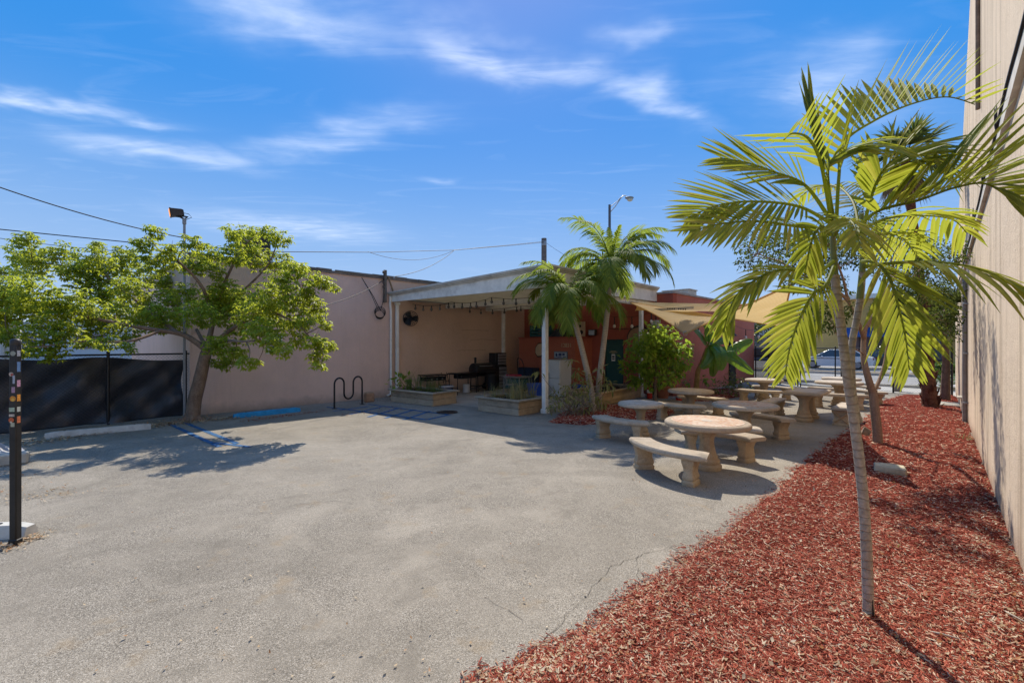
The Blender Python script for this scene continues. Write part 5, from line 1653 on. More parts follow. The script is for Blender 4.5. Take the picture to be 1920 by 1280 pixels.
for x in (-.22, .22): MB().lathe([(.11, -.03), (.125, 0), (.11, .03)], 16, (x, .06, .125), rot=Matrix.Rotation(PI / 2, 3, 'Y')).build('wheel', M_BLACKP, r, 40, local=True)
# blue tubs and cabinet
M_TUB = plain('tub_blue', (.02, .07, .32), .15, 5, .45, 0, .4)
def tub(label, q, s=1.0):
    r = root('plastic_tub', label, 'tub', q)
    MB().lathe([(.24 * s, 0), (.29 * s, .40 * s), (.31 * s, .41 * s), (.31 * s, .44 * s), (.28 * s, .44 * s), (.24 * s, .1 * s), (.01, .08 * s)], 24).build('body', M_TUB, r, 50, local=True)
    for sg in (-1, 1): MB().tube([(sg * .30 * s, -.07, .36 * s), (sg * .34 * s, -.05, .33 * s), (sg * .34 * s, .05, .33 * s), (sg * .30 * s, .07, .36 * s)], .01, 6).build('handle', M_BLACKP, r, local=True)
q = D(1006, 735, 16.3); q.z = 0; tub('big blue plastic tub beside the white canopy post', q, 1.15)
q = D(1086, 735, 16.9); q.z = 0; tub('small blue plastic tub between the fridge and the palm trunk', q, .9)
q = on_block(1000, 0) - U * .3; q.z = 0
r = root('navy_cabinet', 'dark navy storage cabinet against the red block', 'cabinet', q, AV)
MB().box((0, 0, .45), (.82, .45, .9), 0, .01).build('body', plain('navy', (.015, .025, .055), .15, 5, .6), r, local=True)
for s in (-1, 1):
    d_ = MB().box((s * .2, .235, .45), (.38, .02, .82), 0, .004).build('door', plain('navy_door', (.02, .035, .075), .15, 5, .6), r, local=True)
    MB().box((s * .05, .255, .5), (.02, .02, .12), 0, .004).build('handle', M_GALV, d_, local=True)
q = D(1050, 735, 16.6); q.z = 0
r = root('outdoor_fridge', 'white and cream upright fridge standing behind the canopy post', 'fridge', q, AU)
M_FR = plain('fridge_white', (.56, .54, .49), .06, 4, .5, 0, .4, .05)
MB().box((0, 0, .68), (.66, .56, 1.32), 0, .02).build('body', M_FR, r, local=True)
MB().box((-.355, 0, 1.0), (.05, .55, .62), 0, .015).build('door', M_FR, r, local=True); MB().box((-.355, 0, .36), (.05, .55, .62), 0, .015).build('door', M_FR, r, local=True)
for z in (.78, .58): MB().box((-.39, .2, z), (.025, .025, .2), 0, .006).build('handle', M_GALV, r, local=True)
MB().box((0, 0, 1.35), (.64, .54, .02), 0, .005).build('top_panel', M_GALV, r, local=True)

# things on the ledge of the block
def ledge(px, back): return on_block(px, BH + .06) + U * back
r = root('storage_crate', 'teal slatted storage crate on top of the red block', 'crate', ledge(1003, .45), AV)
M_TEAL = plain('teal_plastic', (.025, .10, .11), .2, 5, .6)
for i in range(4):
    for s in (-1, 1): MB().box((0, s * .28, .08 + i * .13), (.9, .02, .10), 0, .004).build('slat', M_TEAL, r, local=True)
for sx in (-1, 1):
    MB().box((sx * .45, 0, .27), (.02, .54, .5), 0, .004).build('end_panel', M_TEAL, r, local=True)
r = root('speaker_box', 'black box with round grille on top of the red block', 'speaker', ledge(1054, .4), AV)
MB().box((0, 0, .30), (.42, .34, .60), 0, .02).build('case', M_BLACKP, r, local=True)
for z, s in ((.2, .13), (.44, .07)): MB().lathe([(s, 0), (s, .015), (s * .6, .004)], 20, (0, .172, z), rot=Matrix.Rotation(-PI / 2, 3, 'X')).build('grille', M_BLACKM, r, 40, local=True)
r = root('folded_tarp', 'dark folded tarp heaped on the red block between crate and painted panel', 'tarp', ledge(1035, .5), AV)
mb = MB(); mb.sheet([[((i / 12 - .5) * .9, (j / 8 - .5) * .5, .02 + .36 * max(0, 1 - (2 * i / 12 - 1) ** 2) * max(0, 1 - (2 * j / 8 - 1) ** 2) + .05 * noise.noise(Vector((i * .7, j * .7, 1)))) for i in range(13)] for j in range(9)]); mb.build('cloth', plain('tarp_dark', (.03, .035, .045), .3, 6, .7), r, 180, local=True)
r = root('painted_panel', 'tan painted board with dark curl shapes standing on the red block', 'painted board', BX0 - U * .4 + V * .35 + Vector((0, 0, BH + .06)), AV)
MB().box((0, 0, .33), (.56, .03, .62), 0, .006, ).build('board', M_TAN, r, local=True)
for x, z, s in ((-.1, .2, .09), (.1, .34, .07), (-.04, .46, .06)): MB().lathe([(s, 0), (s, .006)], 14, (x, .021, z), rot=Matrix.Rotation(-PI / 2, 3, 'X')).build('motif', M_BLACKP, r, 40, local=True)

# drum fan on the pink wall
q = wp(770, .34); q.z = EYE + (HY - 597) / FPX * q.y
r = root('wall_fan', 'round black caged fan mounted high on the peach wall', 'fan', q)
fdn = (-V * .85 - U * .5).normalized(); fx = Vector((-fdn.y, fdn.x, 0)); RFN = Matrix((fx, Vector((0, 0, 1)), fdn)).transposed()
for k, (rr_, zz) in enumerate(((.27, .0), (.275, .06), (.27, .12), (.2, .15), (.13, .16), (.06, .165))):
    MB().tube([q + RFN @ Vector((rr_ * math.cos(a), rr_ * math.sin(a), zz - .05)) for a in np.linspace(0, 2 * PI, 28)], .008, 5).build('cage_ring', M_BLACKM, r, 60)
for k in range(20):
    a = 2 * PI * k / 20; MB().tube([q + RFN @ Vector((rr_ * math.cos(a), rr_ * math.sin(a), zz)) for rr_, zz in ((.06, .115), (.2, .10), (.272, .06), (.27, -.05), (.1, -.08))], .004, 4).build('cage_wire', M_BLACKM, r, 60)
MB().lathe([(.001, -.2), (.09, -.19), (.10, -.06), (.04, .03), (.001, .04)], 16, q, rot=RFN).build('motor', M_BLACKP, r, 50)
for k in range(3):
    a = 2 * PI * k / 3; c_, s_ = math.cos(a), math.sin(a); mb = MB(); pts = []
    for t_, w_, tw in ((.05, .05, .03), (.14, .09, .035), (.23, .11, .025), (.25, .05, .02)):
        for sg in (-1, 1):
            v_ = Vector((c_ * t_ - s_ * sg * w_, s_ * t_ + c_ * sg * w_, sg * tw)); pts.append(q + RFN @ v_)
    mb.add(pts, [(0, 1, 3, 2), (2, 3, 5, 4), (4, 5, 7, 6)]); mb.build('blade', M_BLACKM, r)
mb = MB(); mb.tube([q - fdn * .18, q - fdn * .18 + V * .1 - Vector((0, 0, .05)), q + V * .33 - Vector((0, 0, .05))], .025, 6); mb.box(q + V * .33 - Vector((0, 0, .05)), (.16, .03, .2), AU); mb.build('bracket', M_BLACKM, r)

# festoon lights
M_BULB = plain('bulb_glass', (.62, .58, .50), .05, 5, .15, 0, .6, 0)
def festoon(label, pts, n, dark=True, drop=.10, bs=.045, sag=.1):
    A = []
    for a, b in zip(pts[:-1], pts[1:]): A += sagged(Vector(a), Vector(b), sag, 14)
    r = root('festoon_lights', label, 'string lights', A[0])
    MB().tube(A, .007, 4).build('cable', M_CABLE, r, 60)
    for i in range(n):
        p = A[int((i + .5) / n * (len(A) - 1))]
        MB().tube([p, p - Vector((0, 0, drop))], .02, 6).build('socket', M_BLACKP, r)
        MB().ball(p - Vector((0, 0, drop + bs)), bs, (1, 1, 1.25), 10, 7).build('bulb', M_BULB if not dark else plain('bulb_dark', (.10, .09, .08), .05, 5, .2, 0, .6), r, 60)
zc = CEIL - .06
festoon('string of dark bulbs hung along the front underside of the canopy', [KL + U * .7 + fd * .3 + Vector((0, 0, zc)), KL + U * .8 + fd * 2.2 + Vector((0, 0, zc - .02)), KL + U * .6 + fd * 4.2 + Vector((0, 0, zc)), KK + U * .6 + V * .3 + Vector((0, 0, zc))], 15)
festoon('second string of dark bulbs across the middle of the canopy', [KL + U * 3.2 + fd * .4 + Vector((0, 0, zc)), KL + U * 3.4 + fd * 3 + Vector((0, 0, zc - .05)), KK + U * 3 + V * .6 + Vector((0, 0, zc))], 10)
festoon('string of clear bulbs drooping past the green door and arch', [TC + V * 3.2 - U * .5 + Vector((0, 0, 3.35)), TC + V * 1.7 - U * .55 + Vector((0, 0, 2.95)), TC + V * .2 - U * .4 + Vector((0, 0, 3.3))], 4, False, .3, .06, .12)
festoon('string of clear bulbs along the faded terracotta side wall', [TC + U * .8 - V * .25 + Vector((0, 0, 2.9)), TC + U * 4.9 - V * .3 + Vector((0, 0, 2.9)), T_R - V * .3 + Vector((0, 0, 2.7)), FQ0 + Vector((0, 0, 2.2))], 7, False, .32, .065, .2)

# fittings on the terracotta front
def wall_lamp(label, p, n):
    r = root('wall_lamp', label, 'wall lamp', p)
    n = Vector(n).normalized()
    MB().box(p + n * .02, (.12, .12, .2), math.atan2(n.y, n.x), .01).build('back_plate', M_BLACKM, r)
    MB().tube([p + n * .02 + Vector((0, 0, .05)), p + n * .2 + Vector((0, 0, .16)), p + n * .28 + Vector((0, 0, .06))], .014, 6).build('arm', M_BLACKM, r)
    MB().lathe([(.03, .06), (.05, .04), (.17, -.08), (.16, -.085), (.04, .02)], 18, p + n * .28).build('shade', M_BLACKM, r, 40)
    MB().ball(p + n * .28 - Vector((0, 0, .07)), .045, (1, 1, 1.2), 10, 7).build('bulb', M_BULB, r, 60)
wall_lamp('black shaded lamp on the terracotta side wall above the banana plant', TC + U * 5.6 - V * .003 + Vector((0, 0, 2.35)), -V)
q = TC + V * 3.35 + Vector((0, 0, 2.38))
r = root('wall_speaker', 'black outdoor speaker on a bracket beside the green door', 'speaker', q)
MB().box(q - U * .22, (.26, .30, .26), AU + .3, .03).build('case', M_BLACKP, r); MB().tube([q, q - U * .12], .03, 8).build('bracket', M_BLACKM, r)
MB().box(q - U * .352 - V * .04, (.012, .24, .2), AU + .3).build('grille', M_GALV, r)
q = TC + V * 1.35 - U * .02 + Vector((0, 0, 2.12))
r = root('arched_plaque', 'tan half round plaque above the notice behind the bushy tree', 'plaque', q)
mb = MB(); arc = [(math.cos(a) * .48, math.sin(a) * .48) for a in np.linspace(0, PI, 18)]
RA = Matrix((V, Vector((0, 0, 1)), -U)).transposed()
vs_ = [q + RA @ Vector((x, y, 0)) for x, y in arc] + [q + RA @ Vector((x, y, .035)) for x, y in arc]; n = len(arc)
mb.add(vs_, [tuple(range(n))[::-1], tuple(range(n, 2 * n))] + [(i, (i + 1) % n, n + (i + 1) % n, n + i) for i in range(n)]); mb.build('panel', plain('arch_tan', (.33, .20, .12), .2, 5, .8), r, 30)
mb = MB(); mb.tube([q + RA @ Vector((x * 1.02, y * 1.02, .02)) for x, y in arc], .03, 6); mb.build('rim', M_BRONZE, r, 60)
q = TC + V * 1.25 - U * .02 + Vector((0, 0, 1.80))
r = root('wall_notice', 'white notice sheet on the terracotta wall behind the bushy tree', 'notice', q)
MB().box(q, (.02, .36, .42), AU).build('sheet', plain('notice_white', (.6, .6, .6), .05, 5, .7), r)
mb = MB()
for i in range(4): mb.box(q - U * .013 + Vector((0, 0, .13 - i * .085)), (.004, .26, .03), AU)
build_each(mb, 'print', M_BLACKP, r)
q = TC + V * .62 - U * .09 + Vector((0, 0, 2.62))
r = root('junction_box', 'grey electrical box with conduit high on the terracotta wall', 'electrical box', q)
MB().box(q, (.16, .30, .36), AU, .012).build('box', M_GUTTER, r); MB().tube([q + Vector((0, 0, .18)), q + Vector((0, 0, .9))], .022, 6).build('conduit', M_BLACKM, r)
MB().tube(sagged(q + V * .1 + Vector((0, 0, .1)), TC + V * 3.0 - U * .05 + Vector((0, 0, 2.6)), .15), .014, 5).build('cable', M_CABLE, r, 60)
q = D(1218, 745, 16.0); q.z = 0
r = root('fire_extinguisher', 'red extinguisher standing at the foot of the thin white post', 'extinguisher', q)
M_RED = plain('red_enamel', (.45, .022, .012), .1, 5, .4, 0, .4)
MB().lathe([(.085, 0), (.09, .02), (.09, .42), (.06, .50), (.025, .52)], 18).build('cylinder', M_RED, r, 50, local=True)
MB().box((0, 0, .56), (.05, .05, .07), 0, .01).build('valve', M_BLACKM, r, local=True); MB().box((.04, 0, .60), (.14, .025, .02), 0, .004).build('lever', M_BLACKM, r, local=True)
MB().tube([(.02, -.03, .55), (.11, -.06, .45), (.11, -.06, .15)], .012, 6).build('hose', M_BLACKP, r, local=True)
MB().lathe([(.0915, .2), (.0915, .32)], 18).build('band', M_WHITE, r, 50, local=True)
q = D(1275, 750, 15.6); q.z = 0
r = root('red_bucket', 'red plastic bucket behind the plain pale table', 'bucket', q)
MB().lathe([(.13, 0), (.17, .30), (.18, .31), (.18, .33), (.165, .33), (.125, .03), (.01, .03)], 22).build('body', M_RED, r, 50, local=True)
MB().tube([(-.17, 0, .3), (-.16, -.1, .22), (0, -.19, .18), (.16, -.1, .22), (.17, 0, .3)], .006, 5).build('handle', M_GALV, r, local=True)
q = D(1243, 745, 16.2); q.z = 0
r = root('clay_pot', 'large terracotta plant pot by the dark doorway behind the bushy tree', 'plant pot', q)
MB().lathe([(.17, 0), (.25, .36), (.28, .37), (.28, .44), (.25, .44), (.23, .36), (.01, .34)], 22).build('body', plain('pot_clay', (.34, .13, .08), .2, 5, .9), r, 50, local=True)
MB().lathe([(.232, .38), (.01, .40)], 22).build('soil', M_POTSOIL, r, 50, local=True)
q = TC + V * .9 - U * .45; q.z = 0
r = root('dark_bench', 'low dark timber bench against the terracotta wall by the door', 'bench', q, AV)
M_DKW = wood('dark_wood', (.07, .05, .04), (.03, .022, .018), (1, 1, 10))
for y in (-.13, 0, .13): MB().box((0, y, .43), (1.5, .115, .03), 0, .006).build('slat', M_DKW, r, local=True)
for x in (-.6, .6): MB().box((x, 0, .207), (.06, .34, .414), 0, .008).build('leg', M_DKW, r, local=True)
# dark doorway on the side wall behind the banana
q = TC + U * 6.2 - V * .03
r = root('side_doorway', 'dark framed gate leaf in the faded terracotta side wall', 'door', q + Vector((0, 0, 0)))
MB().box(q + Vector((0, 0, 1.0)), (.62, .05, 2.0), AU, .01).build('leaf', M_BLACKM, r)
for s in (-1, 1): MB().box(q + U * (s * .35) + Vector((0, 0, 1.02)), (.06, .08, 2.04), AU, .008).build('jamb', M_BLACKP, r)

# ------------------------------------------------------------------ shade sail
r = root('shade_sail', 'large tan fabric shade sail stretched between building and tall wall', 'shade sail', D(1320, 585, 12))
def sailcloth():
    t = NT('sail_cloth')
    w = t.n('ShaderNodeTexWave'); t.l(t.vec((1, 1, 1), (0, 0, .6)), w.inputs[0]); w.inputs['Scale'].default_value = 5; w.inputs['Distortion'].default_value = 3
    col = t.ramp(t.noise(1.5, 5), [(.3, (.56, .40, .19)), (.7, (.66, .49, .26))])
    col = t.mix(t.math('MULTIPLY', w.outputs['Fac'], .14), col, (.36, .25, .12))
    t.set(col, .85, 0, .1); t.bump(t.noise(7, 5, .6, t.vec((1, 2, 1))), .6, .03)
    tr = t.n('ShaderNodeBsdfTranslucent'); t.l(t.mix(.3, col, (.95, .64, .22)), tr.inputs['Color'])
    mx = t.n('ShaderNodeMixShader'); mx.inputs[0].default_value = .55
    t.l(t.p.outputs[0], mx.inputs[1]); t.l(tr.outputs[0], mx.inputs[2]); t.l(mx.outputs[0], t.out.inputs[0])
    return t.m
M_SAIL = sailcloth()


def sail(mb, A, B, C, Dd, sagm, curve=.10, n=26, fold=0.0):
    """four cornered membrane A-B-C-D with inward curved edges"""
    ctr = (A + B + C + Dd) / 4; grid = []
    for i in range(n + 1):
        row = []
        for j in range(n + 1):
            u_, v_ = i / n, j / n
            p = A * (1 - u_) * (1 - v_) + B * u_ * (1 - v_) + C * u_ * v_ + Dd * (1 - u_) * v_
            e = curve * (4 * u_ * (1 - u_) * (abs(v_ - .5) * 2) ** 3 + 4 * v_ * (1 - v_) * (abs(u_ - .5) * 2) ** 3)
            p = p.lerp(ctr, e); p = p - Vector((0, 0, sagm * 16 * u_ * (1 - u_) * v_ * (1 - v_)))
            p = p + Vector((0, 0, fold * math.sin(u_ * 3 + v_ * 14) * (1 - abs(2 * u_ - 1))))
            row.append(p)
        grid.append(row)
    mb.sheet(grid); return grid


SA = D(1182, 567, 14.6); SB = D(1285, 625, 10.6); SCc = D(1484, 533, 8.6); SD = D(1478, 614, 15.0)
mb = MB(); g1 = sail(mb, SA, SB, SCc, SD, .10, .045, 28, .012)
M = mb.build('fabric', M_SAIL, r, 180)
for k, row in enumerate(([g[0] for g in g1], [g[-1] for g in g1], g1[0], g1[-1])): MB().tube(row, .022, 5).build('hem', M_SAIL, r, 60)
for a, b in ((SA, D(1105, 561, 13.4)), (SCc, wl(6.4, 4.4)), (SB, D(1222, 600, 14.2)), (SD, T_R + Vector((0, 0, 3.7)))):
    mb = MB(); mb.tube([a, b], .009, 5); mb.build('tension_cable', M_GALV, r)
    MB().tube([a + Vector((.05 * math.cos(t_), 0, .05 * math.sin(t_))) for t_ in np.linspace(0, 2 * PI, 12)], .008, 5).build('ring', M_GALV, r, 60)
# second, narrower sail behind it with its maker's strip
r = root('shade_sail', 'narrow folded tan sail behind the large one, with a pale printed strip', 'shade sail', D(1260, 570, 15))
A2, B2, C2, D2 = D(1186, 566, 14.9), D(1192, 582, 14.2), D(1345, 584, 13.0), D(1400, 570, 15.0)
mb = MB(); g2 = sail(mb, A2, B2, C2, D2, .10, .06, 20, .02); mb.build('fabric', M_SAIL, r, 180)
q0, q1 = D(1226, 577.5, 13.9), D(1300, 580.5, 13.0)
for k, row in enumerate(([g[0] for g in g2], [g[-1] for g in g2])): MB().tube(row, .02, 5).build('hem', M_SAIL, r, 60)
mb = MB(); nrm = Vector((0, -1, 0))
mb.box((q0 + q1) / 2 + Vector((0, -.02, 0)), ((q1 - q0).length, .012, .075), math.atan2((q1 - q0).y, (q1 - q0).x)); mb.build('printed_strip', plain('strip_pale', (.50, .42, .30), .1, 4, .8), r)
mb = MB()
for k in range(9):
    if k == 4: continue
    p = q0.lerp(q1, .36 + k * .055) + Vector((0, -.03, 0)); mb.box(p, (.032, .006, .045), math.atan2((q1 - q0).y, (q1 - q0).x))
build_each(mb, 'print_mark', M_BLACKP, r)
# ------------------------------------------------------------------ plants
def unit(a):
    return a / np.maximum(np.linalg.norm(a, axis=-1, keepdims=True), 1e-9)


def leaf_arrays(P, A, Nn, ln, wd, fold=.25, shape=.42):
    """simple folded leaves: base P, axis A, face normal Nn"""
    n = len(P)
    A = unit(A); S = unit(np.cross(A, Nn)); Nn = np.cross(S, A)
    ln = ln[:, None]; wd = wd[:, None]
    mid = P + A * ln * shape
    up = Nn * wd * fold
    V_ = np.stack([P, mid + S * wd / 2 + up, P + A * ln - Nn * ln * .12, mid - S * wd / 2 + up], 1).reshape(-1, 3)
    b = (np.arange(n) * 4)[:, None]
    F = np.concatenate([b + np.array([[0, 1, 2]]), b + np.array([[0, 2, 3]])])
    return V_, F


def merge(parts):
    Vs, Fs, o = [], [], 0
    for v, f in parts:
        Vs.append(v); Fs.append(f + o); o += len(v)
    return np.concatenate(Vs), np.concatenate(Fs)


def rand_dirs(n):
    return unit(RNG.normal(size=(n, 3)))


def clump_points(c, R, n, flat=.8):
    d = rand_dirs(n) * (RNG.random((n, 1)) ** .45) * R
    d[:, 2] *= flat
    return np.array(c) + d, d


def compound_foliage(clumps, per, ll, lw, k=6, droop=.75, flat=.8):
    """whorls of k drooping leaflets spread through each clump (x, y, z, radius)"""
    parts = []
    for c in clumps:
        n = max(4, int(per * (c[3] / .4) ** 2 * RNG.uniform(.75, 1.2)))
        P, d = clump_points(c[:3], c[3], n, flat)
        az0 = RNG.uniform(0, 2 * PI, n)
        out = unit(d + np.array([0, 0, .25]) * c[3])
        for j in range(k):
            az = az0 + 2 * PI * j / k + RNG.normal(0, .25, n)
            A = np.stack([np.cos(az), np.sin(az), -droop * RNG.uniform(.3, 1.5, n)], 1) + out * .35
            A = unit(A)
            N_ = np.stack([np.zeros(n), np.zeros(n), np.ones(n)], 1) + out * .4 + rand_dirs(n) * .25
            l_ = ll * RNG.uniform(.6, 1.15, n)
            parts.append(leaf_arrays(P + A * .015, A, N_, l_, l_ * lw))
    return merge(parts)


def simple_foliage(clumps, per, ll, lw, droop=.3, flat=.85, jitter=.8):
    parts = []
    for c in clumps:
        n = max(4, int(per * (c[3] / .4) ** 2 * RNG.uniform(.75, 1.2)))
        P, d = clump_points(c[:3], c[3], n, flat)
        A = unit(unit(d) * .7 + rand_dirs(n) * jitter + np.array([0, 0, -droop]))
        N_ = rand_dirs(n) * .6 + np.array([0, 0, 1.0])
        l_ = ll * RNG.uniform(.55, 1.15, n)
        parts.append(leaf_arrays(P, A, N_, l_, l_ * lw))
    return merge(parts)


def bend(a, b, k=.12, n=5):
    a, b = Vector(a), Vector(b); L_ = (b - a).length; off = Vector((random.gauss(0, 1), random.gauss(0, 1), random.gauss(0, .6))) * L_ * k
    return [a.lerp(b, i / n) + off * math.sin(PI * i / n) for i in range(n + 1)]


def smooth_path(pts, n=6):
    pts = [Vector(p) for p in pts]; out = []
    for i in range(len(pts) - 1):
        p0, p1, p2, p3 = pts[max(i - 1, 0)], pts[i], pts[i + 1], pts[min(i + 2, len(pts) - 1)]
        for k in range(n):
            t_ = k / n
            out.append(.5 * ((2 * p1) + (p2 - p0) * t_ + (2 * p0 - 5 * p1 + 4 * p2 - p3) * t_ ** 2 + (3 * p1 - p0 - 3 * p2 + p3) * t_ ** 3))
    out.append(pts[-1]); return out


def limb(mb, pts, r0, r1, n=8):
    q = smooth_path(pts); m = len(q)
    mb.tube(q, [r0 + (r1 - r0) * (i / (m - 1)) ** .8 for i in range(m)], n)
    return q


# --- the spreading tree by the fence
M_BARK = bark('grey_brown_bark', (.36, .26, .19), (.17, .115, .085), 0, .9, (1, 1, .5))
M_LEAFY = leaf('yellow_green_leaf', [(.07, .13, .02), (.14, .22, .026), (.25, .33, .036), (.40, .42, .05)], .55, (.80, .84, .06), .45, .3)
TB = G(361, 788)
r = root('leafy_tree', 'spreading tree with drooping yellow-green leaves leaning beside the fence', 'tree', TB)
d0 = TB.y
mb = MB()
trunk = [TB - Vector((0, 0, .05)), D(364, 755, d0), D(374, 715, d0 - .05), D(383, 675, d0 - .15), D(388, 655, d0 - .2)]
q = smooth_path(trunk); mb.tube(q, [.20, .19] + [.165 - .055 * i / len(q) for i in range(len(q) - 2)], 12)
for k in range(5):
    a = k * 1.3; mb.tube([TB + Vector((.26 * math.cos(a), .26 * math.sin(a), -.03)), TB + Vector((.12 * math.cos(a), .12 * math.sin(a), .1)), TB + Vector((.05 * math.cos(a), .05 * math.sin(a), .35))], [.05, .07, .05], 6)
limbs = []
fk = D(388, 657, d0 - .2)
for pts, r0 in (([fk, D(345, 628, d0 - .4), D(290, 618, d0 - .8), D(220, 606, d0 - 1.2), D(150, 590, d0 - 1.5), D(70, 565, d0 - 1.7), D(10, 560, d0 - 1.7)], .075),
                ([D(330, 622, d0 - .45), D(290, 590, d0 + .2), D(230, 545, d0 + .5), D(180, 510, d0 + .5), D(60, 490, d0 + .4)], .05),
                ([fk, D(398, 610, d0), D(410, 560, d0 + .2), D(430, 510, d0 + .3), D(455, 465, d0 + .3), D(475, 445, d0 + .2)], .075),
                ([D(400, 600, d0), D(380, 540, d0 - .3), D(340, 495, d0 - .5), D(300, 470, d0 - .6), D(280, 445, d0 - .6)], .05),
                ([fk, D(430, 620, d0 - .4), D(480, 590, d0 - .7), D(530, 555, d0 - .8), D(580, 530, d0 - .7), D(612, 528, d0 - .7)], .065),
                ([D(500, 580, d0 - .75), D(545, 600, d0 - 1.0), D(575, 625, d0 - 1.2), D(597, 665, d0 - 1.2)], .035),
                ([fk, D(420, 640, d0 - .8), D(455, 640, d0 - 1.4), D(490, 640, d0 - 1.7), D(530, 655, d0 - 1.8)], .045),
                ([D(402, 590, d0), D(450, 550, d0 + .5), D(500, 500, d0 + .6), D(520, 455, d0 + .4)], .045),
                ([fk, D(375, 630, d0 + .6), D(350, 590, d0 + 1.3), D(300, 560, d0 + 1.9), D(260, 530, d0 + 2.2)], .06),
                ([D(300, 620, d0 - .8), D(240, 640, d0 - 1.6), D(150, 640, d0 - 2.2), D(80, 650, d0 - 2.4)], .04)):
    limbs.append(limb(mb, pts, r0, .012))
cl_px = [(48, 450, 22), (50, 475, 30), (70, 495, 35), (110, 470, 26), (38, 505, 25), (25, 545, 40), (62, 545, 40), (15, 582, 40), (55, 575, 35), (75, 615, 35), (15, 628, 25), (140, 502, 28), (185, 460, 15), (180, 485, 33), (160, 520, 35),
         (200, 505, 33), (237, 480, 28), (270, 455, 20), (292, 432, 18), (255, 507, 33), (295, 490, 33), (190, 545, 38), (130, 560, 38), (110, 590, 35), (160, 580, 38), (175, 612, 35), (120, 625, 30), (220, 585, 35), (245, 545, 36), (230, 620, 30),
         (270, 585, 38), (312, 532, 33), (325, 565, 33), (295, 595, 38), (350, 600, 33), (362, 455, 22), (320, 470, 22), (362, 495, 26), (435, 437, 22), (462, 445, 33), (505, 435, 17), (525, 447, 23), (440, 475, 28), (475, 480, 33), (395, 480, 28),
         (405, 505, 23), (525, 490, 28), (550, 505, 26), (567, 502, 13), (525, 522, 28), (595, 525, 23), (615, 530, 16), (627, 542, 10), (570, 542, 23), (420, 542, 30), (400, 565, 36), (437, 565, 38), (475, 560, 38), (512, 555, 36), (375, 587, 33),
         (425, 590, 33), (475, 590, 38), (517, 587, 33), (550, 570, 28), (582, 570, 26), (595, 592, 20), (607, 607, 13), (575, 600, 20), (550, 610, 23), (495, 620, 33), (520, 640, 26), (532, 657, 16), (450, 620, 22), (405, 645, 28), (420, 675, 22),
         (440, 657, 26), (465, 677, 18), (482, 680, 9), (562, 637, 20), (595, 640, 23), (617, 647, 13), (595, 665, 20), (597, 685, 13), (200, 640, 20), (150, 640, 20), (90, 655, 28), (40, 655, 20), (240, 650, 15), (-30, 560, 45), (-40, 610, 45), (-20, 505, 30), (-60, 580, 45), (345, 545, 25), (210, 560, 30)]
clumps = []
for i, (px, py, rp) in enumerate(cl_px):
    lp = min((p for L_ in limbs for p in L_), key=lambda p: (CX + p.x / p.y * FPX - px) ** 2 + (HY - (p.z - EYE) / p.y * FPX - py) ** 2)
    d = min(max(lp.y + random.gauss(0, .45), 9.3), 12.7 if px > 340 else 14.0)
    c = D(px, py, d); R_ = rp * d / FPX
    clumps.append((c.x, c.y, c.z, R_))
    mb.tube(bend(lp, c, .10), [.016, .014, .012, .009, .007, .004], 5)
    for _ in range(2): mb.tube(bend(c, c + Vector(rand_dirs(1)[0]) * R_ * .9, .1, 3), [.006, .005, .004, .002], 4)
mb.build('trunk', M_BARK, r, 70)
v, f = compound_foliage(clumps, 105, .112, .42, 6, .85)
np_mesh('crown', v, f, M_LEAFY, r)


